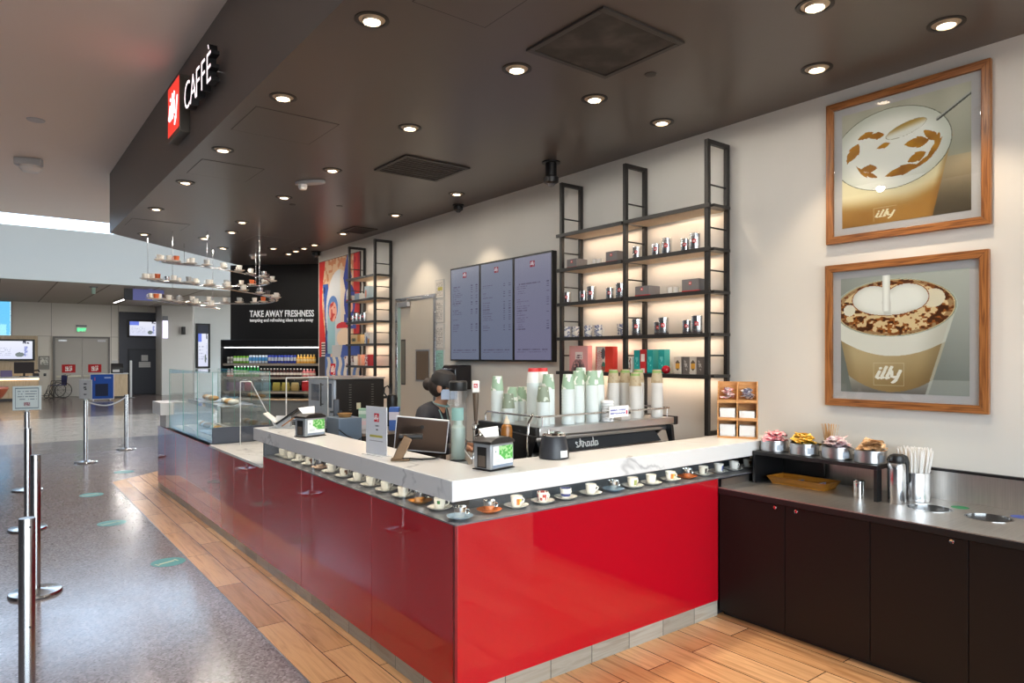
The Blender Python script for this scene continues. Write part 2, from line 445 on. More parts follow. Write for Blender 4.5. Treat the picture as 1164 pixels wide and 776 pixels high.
# seams of the far ceiling's panels
m = MB()
for k in range(-6, 8): m.box((k*1.35+0.3, 23.7, 3.862), (k*1.35+0.33, 33.7, 3.8695))
struct('trim_3', m, mat('ceiling_seam', rgb(120, 112, 100), 0.8))
# far wall, side walls
m = MB(); m.box((-9.2, YF, 0), (-5.0, YF+0.3, 3.87)); m.box((-5.0, YF, 0), (0.05, YF+0.3, 0.9)); m.box((0.78, YF, 0), (14, YF+0.3, 3.87)); m.box((0.05, YF, 0), (0.78, YF+0.3, 0.9)); struct('wall_far', m, HALLWALL)
m = MB(); m.box((-9.2, -4, 0), (-9, 15.7, ZH)); m.box((-9.2, 15.7, 0), (-9, YF, 7.5))
struct('wall_left', m, mat('hall_wall_slate', rgb(84, 84, 88), 0.6))
m = MB(); m.box((13.8, 11.39, 0), (14, 14.5, 7.5)); m.box((13.8, 14.5, 0), (14, 34, 0.4)); m.box((13.8, 14.5, 3.5), (14, 34, 7.5)); m.box((XW+0.25, 11.2, 0), (14, 11.39, ZC)); struct('wall_side', m, HALLWALL)  # unseen side wall; its long opening is added to daylight the far hall
# street side behind the camera: posts of a glazed front
m = MB(); m.box((-9.2, -4.1, 0), (-4.4, -4.0, ZH))  # solid end added out of view, keeps daylight off the long counter face
for k in range(6): m.box((-9+k*2.6-0.05, -4.1, 0), (-9+k*2.6+0.05, -4.0, ZH))
m.box((-9.2, -4.1, 0), (XW+0.25, -4.0, 0.12)); m.box((-9.2, -4.1, 2.9), (XW+0.25, -4.0, 2.98))
struct('wall_front', m, DKGREY)

m = MB()
for k in range(4): m.box((-8+k*6-0.04, 23.62, 5.35), (-8+k*6+0.04, 23.7, 7.5))
w3 = struct('window_3', m, LTGREY)
m = MB(); m.box((-9.0, 23.72, 5.36), (14, 23.73, 7.49)); m.build('pane', glass('clerestory_glass', (0.62, 0.66, 0.72, 1)), w3)

# ---------------------------------------------------------------- camera, sky
cam = bpy.data.cameras.new('camera'); co = bpy.data.objects.new('camera', cam); COL.objects.link(co)
co.location = (0, 0, EYE); co.rotation_euler = (PI/2, 0, -TH)
cam.lens = 24.0; cam.sensor_width = 36.0; cam.shift_y = 16.0/1164; cam.clip_start = 0.05; cam.clip_end = 300
SC.camera = co
w = bpy.data.worlds.new('sky'); SC.world = w; w.use_nodes = True
nt = w.node_tree; bg = nt.nodes['Background']
tc = nt.nodes.new('ShaderNodeTexCoord'); sx = nt.nodes.new('ShaderNodeSeparateXYZ'); nt.links.new(tc.outputs['Generated'], sx.inputs[0])
mr = N(nt, 'ShaderNodeMapRange', **{'From Min': -0.3, 'From Max': 0.5}); nt.links.new(sx.outputs['Z'], mr.inputs['Value'])
nt.links.new(ramp(nt, mr.outputs[0], [(0.0, (0.22, 0.21, 0.20, 1)), (0.36, (0.34, 0.33, 0.32, 1)), (0.40, (0.84, 0.94, 1.0, 1)), (1.0, (0.70, 0.86, 1.0, 1))]), bg.inputs['Color'])
bg.inputs['Strength'].default_value = 8.0

vs = SC.view_settings
vs.view_transform = 'Standard'; vs.look = 'None'; vs.exposure = 0.30; vs.gamma = 1.0; vs.use_curve_mapping = False
SC.cycles.max_bounces = 9; SC.cycles.diffuse_bounces = 4; SC.cycles.glossy_bounces = 5; SC.cycles.transparent_max_bounces = 16
SC.cycles.transmission_bounces = 6
SC.cycles.caustics_reflective = False; SC.cycles.caustics_refractive = False; SC.cycles.sample_clamp_indirect = 6.0
SC.cycles.use_denoising = True

# ---------------------------------------------------------------- downlights
def lamp(name, typ, loc, energy, color, parent=None, **kw):
    l = bpy.data.lights.new(name, typ); l.energy = energy; l.color = color
    for k, v in kw.items(): setattr(l, k, v)
    o = bpy.data.objects.new(name, l); COL.objects.link(o); o.location = loc
    if parent is not None: o.parent = parent
    return o
DL = [(1.62, 3.32), (1.62, 4.69), (1.62, 6.20), (1.62, 7.60), (1.63, 9.19), (1.83, 11.2),
      (2.61, 3.34), (2.62, 4.71), (2.63, 6.24), (2.65, 7.64), (2.70, 9.40), (2.62, 11.05), (2.80, 10.25),
      (3.34, 1.81), (3.34, 3.40), (3.10, 11.85),
      (4.08, 1.48), (4.08, 2.20), (4.085, 3.43), (4.10, 6.32), (4.10, 7.74), (4.115, 9.37),
      (4.17, 10.6), (4.17, 11.06), (4.17, 11.44), (4.18, 11.82), (3.77, 11.38)]
PLACE = {0: 'nearest the fascia at the front', }
ring = MB(); ring.lathe([(0.092, 0.0), (0.092, -0.004), (0.074, -0.006), (0.070, -0.001), (0.070, 0.0)], 32)
bez = MB(); bez.lathe([(0.069, -0.001), (0.050, 0.0005), (0.050, -0.012), (0.046, -0.016), (0.043, -0.010), (0.043, 0.0)], 32)
disc = MB(); disc.lathe([(0.0, -0.0075), (0.0425, -0.0065)], 32)
gim = mat('lamp_trim', rgb(206, 190, 168), 0.35, 0.3)
first = None
def dl_label(i, x, y):
    row = 'fascia row' if x < 2.2 else ('middle row' if x < 3.0 else ('third row' if x < 3.6 else 'row along the back wall'))
    lab = {0: 'the nearest one in the row beside the fascia', 1: 'second one in the row beside the fascia', 2: 'third one in the row beside the fascia',
           3: 'fourth one in the row beside the fascia', 4: 'fifth one in the row beside the fascia', 5: 'last one at the far end of the fascia row',
           6: 'in the middle row left of the large square vent', 7: 'in the middle row between the two square vents', 8: 'in the middle row left of the mid square vent',
           9: 'in the middle row beside the white smoke detector', 10: 'in the middle row nearest the chandelier', 11: 'above the left end of the cup chandelier',
           12: 'above the middle of the cup chandelier', 13: 'near the upper frame, nearest to the top edge', 14: 'just beyond the large square vent',
           15: 'behind the cup chandelier by the black wall', 16: 'by the back wall right of the framed photos', 17: 'by the back wall left of the upper framed photo',
           18: 'by the back wall above the large shelf unit', 19: 'by the back wall above the menu screens', 20: 'by the back wall above the staff door',
           21: 'beside the small ceiling grille', 22: 'by the far end of the back wall, nearest of four', 23: 'by the far end of the back wall, second of four',
           24: 'by the far end of the back wall, third of four', 25: 'by the far end of the back wall, farthest of four', 26: 'before the bright ceiling panel in the drinks corner'}
    return 'round recessed downlight, '+lab[i]
for i, (x, y) in enumerate(DL):
    if first is None:
        first = thing('downlight', dl_label(i, x, y), 'ceiling light', (x, y, ZC-0.0005), 0, 'recessed downlights in the dark soffit')
        ring.build('trim_ring', BLACKM, first); bz = bez.build('lamp_holder', gim, first); disc.build('lamp', LAMP, bz)
    else: dup(first, (x, y, ZC-0.0005), 0, dl_label(i, x, y))
    if x > 3.5: lamp('downlight_beam', 'SPOT', (x, y, ZC-0.03), 44 if i < 22 else 20, (1.0, 0.80, 0.58), spot_size=R(86), spot_blend=0.55, shadow_soft_size=0.04)
    else:
        lamp('downlight_beam', 'SPOT', (x, y, ZC-0.03), 44, (1.0, 0.84, 0.64), spot_size=R(100), spot_blend=0.8, shadow_soft_size=0.04)
        lamp('downlight_spill', 'SPOT', (x, y, ZC-0.02), 15, (1.0, 0.92, 0.82), spot_size=R(179), spot_blend=0.12, shadow_soft_size=0.04)
# ---------------------------------------------------------------- red glass counter with marble slabs
CX, CY = 1.755, 2.72       # the long face and the short face
ctr = thing('service_counter', 'long L-shaped cafe counter faced in glossy red glass panels', 'counter', (CX, CY, 0))
def L(x, y, z): return (x-CX, y-CY, z)
def cbox(mb, lo, hi, m=0, bev=0): return mb.box(L(*lo), L(*hi), m, bev)
DARKIN = mat('counter_carcass', rgb(38, 38, 42), 0.5)
m = MB()
cbox(m, (CX+0.012, CY+0.012, 0.0), (CX+0.42, 5.54, 0.885)); cbox(m, (CX+0.42, CY+0.012, 0.0), (3.78, CY+0.40, 0.885))
cbox(m, (3.78, 2.735, 0.0), (4.53, CY+0.40, 0.885))
cbox(m, (CX+0.012, 5.54, 0), (2.32, 9.76, 0.795)); m.build('body', DARKIN, ctr)
# toe kick of small grey tiles, set a little behind the glass
m = MB(); cbox(m, (CX+0.002, CY+0.003, 0.001), (3.795, CY+0.0115, 0.098)); m.build('toe_kick', GREYTILE, ctr)
m = MB(); cbox(m, (CX+0.003, CY+0.012, 0.001), (CX+0.0115, 9.75, 0.075)); m.build('toe_kick', GREYTILEY, ctr)
# glass panels: long face
ys = [CY+0.014, 3.60, 4.70, 5.54, 6.35, 7.13, 8.15, 8.72, 9.32, 9.76]
for a, b_ in zip(ys, ys[1:]):
    top = 0.893 if b_ < 5.6 else 0.80
    m = MB(); cbox(m, (CX-0.002, a+0.002, 0.078), (CX+0.010, b_-0.002, top), 0, 0.0012); m.build('glass_panel', REDGLASS, ctr)
m = MB(); cbox(m, (CX+0.012, CY-0.002, 0.1), (3.796, CY+0.010, 0.893), 0, 0.0012); m.build('glass_panel', REDGLASS, ctr)
m = MB(); cbox(m, (CX-0.003, CY-0.003, 0.078), (CX+0.0115, CY+0.0135, 0.893)); m.build('corner_trim', mat('corner_bronze', rgb(120, 20, 30), 0.3, 0.2), ctr)
# cup niche: dark deck, dark back, glazed front
m = MB(); cbox(m, (CX-0.002, CY-0.002, 0.8935), (CX+0.28, 5.54, 0.9)); cbox(m, (CX+0.28, CY-0.002, 0.8935), (4.53, CY+0.28, 0.9))
m.build('niche_deck', mat('niche_deck_grey', rgb(104, 104, 110), 0.3), ctr)
m = MB(); cbox(m, (CX+0.245, CY+0.245, 0.9005), (CX+0.28, 5.54, 1.0145)); cbox(m, (CX+0.28, CY+0.245, 0.9005), (4.53, CY+0.28, 1.0145)); cbox(m, (CX+0.0, 5.52, 0.9005), (CX+0.245, 5.54, 1.0145))
m.build('niche_back', mat('niche_back_grey', rgb(76, 84, 94), 0.35), ctr)
for a, b_ in ((CY, 3.60), (3.60, 4.55), (4.55, 5.515)):
    m = MB(); cbox(m, (CX+0.001, a+0.003, 0.9008), (CX+0.005, b_-0.002, 1.0145)); m.build('niche_glass', GLASS, ctr)
for a, b_ in ((CX+0.006, 2.72), (2.72, 3.795)):
    m = MB(); cbox(m, (a+0.002, CY+0.001, 0.9008), (b_-0.002, CY+0.005, 1.0145)); m.build('niche_glass', GLASS, ctr)
for x, y, sx_, sy_ in ((CX+0.03, (CY+5.5)/2, 0.012, 2.7), ((CX+3.75)/2, CY+0.03, 1.95, 0.012)):
    l = lamp('niche_strip_light', 'AREA', (x, y, 1.0135), 2.2, (1.0, 0.86, 0.68), shape='RECTANGLE', size=sx_, size_y=sy_)
# marble slabs
sl = MB(); sl.prism([L(1.72, 2.69, 0)[:2], L(4.545, 2.69, 0)[:2], L(4.545, 3.05, 0)[:2], L(2.05, 3.05, 0)[:2], L(2.05, 5.68, 0)[:2], L(1.72, 5.68, 0)[:2]], 1.015, 1.115, 'z', 0, 0.004)
slab = sl.build('countertop', MARBLE, None, (CX, CY, 0)); tag(slab, 'thick white marble slab capping the front corner of the red counter', 'countertop')
m = MB(); m.box((0, 0, 0), (0.60, 1.58, 0.022), 0, 0.003); o = m.build('countertop', MARBLE, None, (1.735, 5.56, 0.801)); tag(o, 'low marble ledge lit warm between the corner slab and the glass case', 'countertop')
m = MB(); m.box((0, 0, 0), (0.64, 0.50, 0.155), 0, 0.004); o = m.build('countertop', MARBLE, None, (1.70, 9.32, 0.96)); tag(o, 'white marble block at the far end of the counter behind the glass case', 'countertop')
m = MB(); m.box((0.055, 0.05, 0), (0.6, 0.43, 0.158)); o = m.build('plinth', mat('plinth_white', rgb(214, 214, 212), 0.4), None, (1.72, 9.32, 0.8005)); tag(o, 'pale plinth under the marble block at the far counter end', 'plinth')

# staff side: lower work counter behind the slabs
m = MB(); m.box((0, 0, 0), (1.74, 0.66, 0.76)); wk = thing('work_counter', 'dark staff work counter behind the corner slab carrying the espresso machine', 'counter', (2.19, 3.13, 0))
m.build('body', DARKIN, wk); m = MB(); m.box((-0.0, 0, 0.7605), (2.33, 0.68, 0.79), 0, 0.003); m.build('work_top', STEELB, wk)
m = MB(); m.box((1.745, 0.0, 0), (2.32, 0.66, 0.76)); m.build('cupboard', DARKIN, wk)
wk2 = thing('work_counter', 'dark staff work table under the black oven', 'counter', (2.95, 6.25, 0))
m = MB(); m.box((0.02, 0.02, 0), (0.98, 1.95, 0.90)); m.build('body', DARKIN, wk2)
m = MB(); m.box((0, 0, 0.9005), (1.0, 1.97, 0.93), 0, 0.003); m.build('work_top', STEELB, wk2)
wk3 = thing('work_counter', 'low steel bench behind the long marble slab with grey devices on it', 'counter', (2.19, 5.05, 0))
m = MB(); m.box((0, 0, 0), (0.22, 0.46, 0.90)); m.build('body', DARKIN, wk3)
m = MB(); m.box((0, 0, 0.9005), (0.24, 0.47, 0.915), 0, 0.002); m.build('work_top', STEELB, wk3)

# ---------------------------------------------------------------- cups and saucers in the niche
DECO = {
 'plain': [], 'orange': [((0.3, 0.5), (216, 110, 40)), ((0.55, 0.45), (226, 170, 60))], 'dots': 'dots', 'blueband': 'band', 'green': [((0.3, 0.6), (60, 130, 70))],
 'sprig': [((0.4, 0.5), (140, 150, 90))], 'script': [((0.35, 0.5), (40, 40, 44))], 'bluespot': [((0.5, 0.5), (60, 80, 160))], 'brown': [((0.45, 0.5), (120, 80, 50))], }
def cup_colour(kind, a, z):
    """which paint a facet of the cup's outside gets: a = angle/2pi from the viewer side, z = height 0..1"""
    if kind == 'dots': return 1 if (int(a*48) + int(z*9)) % 2 == 0 and 0.15 < z < 0.9 else 0
    if kind == 'band': return 1 if 0.35 < z < 0.6 or 0.75 < z < 0.85 else 0
    for k, ((ca, cz), c) in enumerate(DECO[kind]):
        if abs(((a-0.5) % 1)-0.5-(ca-0.5)*0.25) < 0.05 and abs(z-cz) < 0.22: return 1+k
    return 0
cup_cache = {}
def make_cup_mesh(kind, sc=1.0, metal=False):
    key = (kind, sc, metal)
    if key in cup_cache: return cup_cache[key]
    mb = MB(); H_ = 0.056*sc
    prof = [(0, 0.0005), (0.020, 0), (0.0225, 0.004), (0.026, 0.012), (0.0295, 0.028), (0.0315, 0.045), (0.0325, 0.056), (0.0305, 0.0555), (0.028, 0.03), (0.022, 0.008), (0, 0.006)]
    prof = [(r*sc, z*sc) for r, z in prof]
    n = 24; mb.lathe(prof, n)
    if kind != 'plain':
        for i, f in enumerate(mb.f):
            c = sum((Vector(mb.v[q]) for q in f), Vector())/len(f)
            if math.hypot(c.x, c.y) > 0.0225*sc:
                mb.m[i] = cup_colour(kind, (math.atan2(c.y, c.x)+PI/2)/(2*PI) % 1.0, c.z/H_)
    cup_cache[key] = mb
    return mb
DECOM = {'dots': [mat('cup_red_dots', rgb(170, 70, 70), 0.3)], 'blueband': [mat('cup_blue_band', rgb(52, 62, 120), 0.3)]}
for k, v_ in DECO.items():
    if isinstance(v_, list): DECOM[k] = [mat('cup_motif_%d_%d_%d' % c, rgb(*c), 0.3) for _, c in v_]
cup_mesh = {}
def cup(kind, loc, rz, label, group, mirror=False):
    k = (kind, mirror)
    if k not in cup_mesh:
        mb = make_cup_mesh('band' if kind == 'blueband' else kind) if kind != 'dots' else make_cup_mesh('dots')
        mats = [PORC if not mirror else CHROME]+DECOM[kind]
        a = mb.build('espresso_cup', mats)
        h = MB(); pts = [(0.0285*1.0+0.019*math.sin(t), 0, 0.030-0.0135*math.cos(t)) for t in [PI*q/10 for q in range(11)]]
        h.tube(pts, 0.0032, 8); hb = h.build('handle', mats[0], a)
        cup_mesh[k] = (a, hb); first_ = True
    else:
        a0, h0 = cup_mesh[k]; a = a0.copy(); COL.objects.link(a); hb = h0.copy(); COL.objects.link(hb); hb.parent = a
    a.location = loc; a.rotation_euler = (0, 0, rz); tag(a, label, 'cup', group)
    return a
sau = MB(); sau.lathe([(0, 0.0005), (0.030, 0.0), (0.036, 0.003), (0.050, 0.010), (0.064, 0.0165), (0.065, 0.0185), (0.061, 0.018), (0.045, 0.0105), (0.026, 0.0065), (0, 0.006)], 36)
sau_m = {}
def saucer(loc, label, group, col='white'):
    mats = {'white': PORC, 'amber': mat('saucer_amber', rgb(206, 140, 60), 0.25), 'orange': mat('saucer_orange', rgb(222, 120, 62), 0.25), 'blue': mat('saucer_blue', rgb(150, 176, 200), 0.2), 'peach': mat('saucer_peach', rgb(236, 200, 170), 0.25)}
    if col not in sau_m:
        o = sau.build('saucer', mats[col]); sau_m[col] = o
    else: o = sau_m[col].copy(); COL.objects.link(o)
    o.location = loc; tag(o, label, 'saucer', group); return o
WORDS = {'plain': 'plain white espresso cup', 'orange': 'white espresso cup with an orange and yellow motif', 'dots': 'white espresso cup with fine red dots', 'blueband': 'white espresso cup with dark blue bands',
         'green': 'white espresso cup with a green leaf mark', 'sprig': 'white espresso cup with a pale olive sprig', 'script': 'white espresso cup with small dark writing', 'bluespot': 'white espresso cup with a blue spot', 'brown': 'white espresso cup with a brown mark', 'mirror': 'mirrored silver espresso cup'}
DKZ = 0.9006
long_px = [(499, 577, 'green', 'white'), (477, 573, 'mirror', 'amber'), (457.5, 567, 'plain', 'white'), (438, 562, 'plain', 'white'), (421, 557, 'plain', 'white'), (406, 551, 'plain', 'white'), (390.5, 546, 'brown', 'white'), (376, 541, 'plain', 'white'),
           (363, 536, 'mirror', 'peach'), (351, 532, 'brown', 'white'), (340, 527, 'plain', 'white'), (330, 523, 'plain', 'white'), (321, 520, 'plain', 'white'), (310, 517, 'script', 'white')]
for i, (px, py, kd, sc_) in enumerate(long_px):
    p = on_x(px, py, 1.86); y = p[1]
    where = ORD[i]+' from the corner, long red front'
    saucer((1.865, y, DKZ), {'white': 'white', 'amber': 'amber', 'peach': 'peach'}[sc_]+' saucer, '+where, 'saucers under the long marble edge', sc_)
    cup('plain' if kd == 'mirror' else kd, (1.865, y, DKZ+0.0068), R(-30+((i*53) % 40)), WORDS[kd]+', '+where, 'espresso cups under the long marble edge', kd == 'mirror')
short_px = [(523, 'mirror', 'blue'), (556, 'mirror', 'orange'), (587, 'orange', 'white'), (617, 'dots', 'white'), (643, 'blueband', 'white'), (671.5, 'plain', 'white'), (697, 'mirror', 'blue'), (719, 'sprig', 'white'), (740, 'plain', 'white'),
            (762, 'orange', 'white'), (781, 'mirror', 'orange'), (799.5, 'script', 'white'), (817, 'bluespot', 'white'), (834, 'plain', 'white'), (850, 'brown', 'white')]
for i, (px, kd, sc_) in enumerate(short_px):
    p = on_y(px, 560, 2.83); x = max(p[0], 1.88)
    y = 2.83
    if i == 0: x, y = 1.836, 2.80
    where = ORD[i]+' from the corner, short red side'
    saucer((x, y, DKZ), {'white': 'white', 'blue': 'pale blue', 'orange': 'orange'}[sc_]+' saucer, '+where, 'saucers under the short marble edge', sc_)
    cup('plain' if kd == 'mirror' else kd, (x, y, DKZ+0.0068), R(-20+((i*37) % 30)), WORDS[kd]+', '+where, 'espresso cups under the short marble edge', kd == 'mirror')
# ---------------------------------------------------------------- black metal shelf units on the back wall
LEVZ = [2.835, 2.51, 2.19, 1.87, 1.555]
def shelf_unit(label, posts, y0, y1, x0=4.28, x1=4.52, top=3.32, bot=1.10):
    t = thing('shelf_unit', label, 'shelf', (XW, (y0+y1)/2, 0)); ox, oy = XW, (y0+y1)/2
    def B(mb, lo, hi, bev=0.002): mb.box((lo[0]-ox, lo[1]-oy, lo[2]), (hi[0]-ox, hi[1]-oy, hi[2]), 0, bev)
    for yp in posts:
        m = MB(); h = 0.017
        B(m, (x0-h, yp-h, bot), (x0+h, yp+h, top)); B(m, (x1-h, yp-h, bot), (x1+h, yp+h, top))
        B(m, (x0+h, yp-h, top-2*h), (x1-h, yp+h, top)); B(m, (x0+h, yp-h, bot), (x1-h, yp+h, bot+2*h))
        f = m.build('ladder_frame', BLACKM, t)
        z = 2.9845; m = MB(); m.cyl((x0+h-ox, yp-oy, 0), (x1-h-ox, yp-oy, 0), 0.0065, n=14); rg = m.build('rung', BLACKM, f, (0, 0, z))
        for k in range(1, 10):
            q = rg.copy(); COL.objects.link(q); q.parent = f; q.location = (0, 0, z-0.1605*k)
    for z in LEVZ:
        ps = sorted(posts)
        for a, b_ in zip(ps, ps[1:]):
            m = MB(); B(m, (x0-0.036, a-0.045 if a == ps[0] else a+0.0175, z-0.030), (x0-0.0175, b_+0.045 if b_ == ps[-1] else b_-0.0175, z), 0.001)
            B(m, (x0+0.0175, a-0.045 if a == ps[0] else a, z-0.022), (x1-0.0175, b_+0.045 if b_ == ps[-1] else b_, z-0.0002), 0.0); B(m, (x0-0.0175, a+0.0176, z-0.022), (x0+0.0175, b_-0.0176, z-0.0002), 0.0)
            s = m.build('shelf_board', BLACKM, t)
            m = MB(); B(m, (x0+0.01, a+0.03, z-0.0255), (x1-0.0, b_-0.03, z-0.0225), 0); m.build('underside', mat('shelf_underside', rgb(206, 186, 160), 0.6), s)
            l = lamp('shelf_strip_light', 'AREA', (x1-0.05, (a+b_)/2, z-0.029), 1.25, (1.0, 0.73, 0.52), shape='RECTANGLE', size=0.03, size_y=abs(b_-a)-0.08)
    return t
shelf_unit('tall black metal ladder shelf with two bays right of the menu screens', [3.158, 3.985, 4.79], 3.158, 4.79)
shelf_unit('narrow black metal ladder shelf in front of the mural beside the staff door', [8.677, 9.526], 8.677, 9.526)

XI = 4.37
# coffee tins: steel drum with lid, red square and white script
def tin_parts(t, r, h):
    m = MB(); m.lathe([(0, 0.0), (r*0.97, 0.0), (r, 0.004), (r, h*0.80), (r*1.02, h*0.805), (r*1.02, h*0.815), (r, h*0.82), (r, h*0.83)], 32)
    m.lathe([(r*0.99, 0.0045), (r*1.004, 0.005), (r*1.004, 0.016), (r*0.99, 0.0165)], 32, 1); m.build('can', [TINM, mat('tin_base_band', rgb(70, 60, 62), 0.4)], t)
    m = MB(); m.lathe([(r, h*0.83), (r*1.035, h*0.835), (r*1.035, h*0.985), (r*1.0, h), (r*0.9, h*0.99), (0, h*0.985)], 32); m.build('lid', TINM, t)
    m = MB(); a0, a1 = R(-171), R(-127); w_ = r*(a1-a0)
    m.lathe([(r*1.008, h*0.44), (r*1.012, h*0.44), (r*1.012, h*0.44+w_), (r*1.008, h*0.44+w_)], 8, a0=a0, a1=a1)
    lb = m.build('red_square', REDL, t)
    m = MB(); ac = (a0+a1)/2
    M = Matrix.Translation((r*1.014*math.cos(ac), r*1.014*math.sin(ac), h*0.44)) @ Matrix.Rotation(ac+PI/2, 4, 'Z')
    m.strokes(LOGO, 0.085, -0.0006, 0.0008, M=M, sc=w_*0.9, off=(-w_*0.45, w_*0.03)); m.build('script', WHITEL, lb)
def new_tin(big):
    t = thing('coffee_tin', '', 'tin'); tin_parts(t, 0.041 if big else 0.036, 0.138 if big else 0.108); return t
tin_src = {}
def place_tin(big, y, z, label, x=XI, unit='large', rz=0):
    if big not in tin_src:
        t = new_tin(big); t.location = (x, y, z); t.rotation_euler = (0, 0, rz); tin_src[big] = t
    else: t = dup(tin_src[big], (x, y, z), rz)
    t['label'] = label; t['group'] = 'steel coffee tins on the %s shelf unit' % unit
def ypx(px, X=XI): return on_x(px, 400, X)[1]
rows = [(1, [(724, 0), (746, 0), (758, 1), (779, 0), (790, 1)], 'second shelf down, right bay of large unit'),
        (2, [(645, 0), (663.5, 0), (672.5, 1), (693.5, 0), (705.5, 1)], 'third shelf down, left bay of large unit'),
        (3, [(724, 1), (748.5, 0), (754.5, 1), (781, 0), (792.5, 1)], 'fourth shelf down, right bay of large unit')]
for li, items, w_ in rows:
    for k, (px, big) in enumerate(items):
        xx = XI+(0.05 if px == 748.5 else 0)
        place_tin(big, ypx(px, xx), LEVZ[li]+0.0005, '%s coffee tin, %s from the left, %s' % ('tall' if big else 'short', ORD[k], w_), xx)
# grey gift boxes and boxed glass sets
GREYBOX = mat('grey_carton', rgb(120, 116, 116), 0.55)
def gift_box(y, z, label, w_=0.13, h=0.085, d=0.14, rz=0):
    t = thing('gift_box', label, 'box', (XI, y, z+0.0005), R(-90)+rz, 'grey gift boxes on the large shelf unit')
    m = MB(); m.box((-w_/2, -d/2, 0), (w_/2, d/2, h), 0, 0.002); m.box((-w_/2-0.0004, -d/2-0.0006, 0.001), (w_/2+0.0004, -d/2+0.02, 0.012), 1); m.build('carton', [GREYBOX, REDL], t)
    m = MB(); m.box((-0.012, -d/2-0.0014, h*0.55), (0.012, -d/2-0.0002, h*0.55+0.024)); q = m.build('red_square', REDL, t)
    m = MB(); m.strokes(LOGO, 0.09, -d/2-0.0022, -d/2-0.0015, sc=0.021, off=(-0.0105, h*0.55+0.0015)); m.build('script', WHITEL, q)
gift_box(ypx(656), LEVZ[1], 'grey gift box with red square at the left end of the second shelf down')
gift_box(ypx(701), LEVZ[1], 'grey gift box with red square right of the glass set, second shelf down', h=0.095)
gift_box(ypx(736), LEVZ[2], 'grey gift box with red foot at the left of the third shelf, right bay', 0.15, 0.085)
gift_box(ypx(791), LEVZ[2], 'grey gift box with red foot at the right end of the third shelf down', 0.16, 0.10)
def glass_set(y, z, label):
    t = thing('glass_set', label, 'glassware box', (XI, y, z+0.0005), R(-90), 'boxed glass sets on the large shelf unit')
    m = MB(); w_, d, h = 0.13, 0.12, 0.07
    m.box((-w_/2, -d/2, 0), (w_/2, d/2, h), 0, 0.001); m.build('clear_box', ACRYL, t)
    m = MB()
    for s in (-1, 1):
        m.lathe([(0, 0.003), (0.022, 0.003), (0.027, 0.058), (0.025, 0.058), (0.02, 0.006), (0, 0.006)], 20, c=(s*0.03, 0, 0))
    m.build('cups', PORC, t)
glass_set(ypx(678), LEVZ[1], 'clear box with white cups between two grey gift boxes, second shelf down')
glass_set(ypx(765), LEVZ[2], 'clear box with white cups between two grey gift boxes, third shelf down')
# mugs with blue figures
MUGM, nt, b = nodes_of('mug_print', 0.3); n = N(nt, 'ShaderNodeTexNoise', Scale=38.0, Detail=2.0); nt.links.new(coords(nt), n.inputs['Vector'])
nt.links.new(ramp(nt, n.outputs['Fac'], [(0.47, rgb(232, 228, 222)), (0.52, rgb(96, 106, 140)), (0.62, rgb(130, 134, 160)), (0.68, rgb(226, 222, 216))]), b.inputs['Base Color'])
mug0 = None
for k, px in enumerate((644, 654, 668.5, 680, 706.5)):
    lab = 'white mug with blue printed figures, %s from the left on the fourth shelf down' % ORD[k]
    if mug0 is None:
        mug0 = thing('mug', lab, 'mug', (XI, ypx(px), LEVZ[3]+0.0005), R(200), 'printed mugs on the fourth shelf')
        m = MB(); m.lathe([(0, 0), (0.034, 0), (0.036, 0.004), (0.038, 0.09), (0.040, 0.105), (0.0375, 0.105), (0.035, 0.09), (0.033, 0.006), (0, 0.006)], 28); m.build('body', MUGM, mug0)
        m = MB(); m.tube([(0.036+0.028*math.sin(PI*q/10), 0, 0.055-0.03*math.cos(PI*q/10)) for q in range(11)], 0.0045, 8); m.build('handle', PORC, mug0)
    else: dup(mug0, (XI+(0.07 if k == 1 else 0), ypx(px, XI+(0.07 if k == 1 else 0)), LEVZ[3]+0.0005), R(200+k*25), lab)
# bottom shelf: gift boxes with printed fronts
def carton(name, y, z, w_, h, d, fn, label, cat='box', side=(200, 200, 200), x=XI, rz=0, group=None, nx=24):
    t = thing(name, label, cat, (x, y, z+0.0005), R(-90)+rz, group)
    m = MB(); m.box((-w_/2, -d/2, 0), (w_/2, d/2, h), 0, 0.0012); m.build('carton', mat('carton_%d_%d_%d' % side, rgb(*side), 0.6), t)
    sheet('printed_front', w_*0.985, h*0.985, nx, max(4, int(nx*h/w_)), fn, PRINT, t, (0, -d/2-0.0006, h*0.0075))
    return t
def f_pink(u, v):
    c = mix3((226, 150, 148), (236, 176, 170), v)
    dd = math.hypot((u-0.5)*1.1, (v-0.02)*0.9)
    if dd < 0.42: c = mix3((70, 60, 64), (170, 130, 128), min(1, dd/0.42)**2) if vnoise(u*14, v*16) > 0.35 else (196, 140, 138)
    if 0.32 < u < 0.74 and 0.47 < v < 0.76:
        c = (244, 226, 220)
        if (0.60 < v < 0.66 or 0.51 < v < 0.57) and 0.37 < u < 0.69 and vnoise(u*60, v*9) > 0.4: c = (110, 80, 84)
    return c
def f_red(u, v):
    if u < 0.06: return (214, 62, 48)
    if u > 0.56: return (228, 66, 48)
    c = (222, 208, 196)
    if math.hypot((u-0.22)/0.2, (v-0.42)/0.42) < 1: c = (176, 60, 60) if (int(u*44)+int(v*36)) % 2 else (236, 226, 216)
    if math.hypot((u-0.44)/0.12, (v-0.72)/0.22) < 1: c = (96, 92, 96)
    if math.hypot((u-0.46)/0.12, (v-0.2)/0.2) < 1: c = (70, 110, 96) if v > 0.2 else (150, 84, 70)
    return c
carton('gift_box', ypx(660), LEVZ[4], 0.245, 0.235, 0.06, f_pink, 'large pink printed gift box at the left of the bottom shelf', side=(226, 160, 156), nx=36)
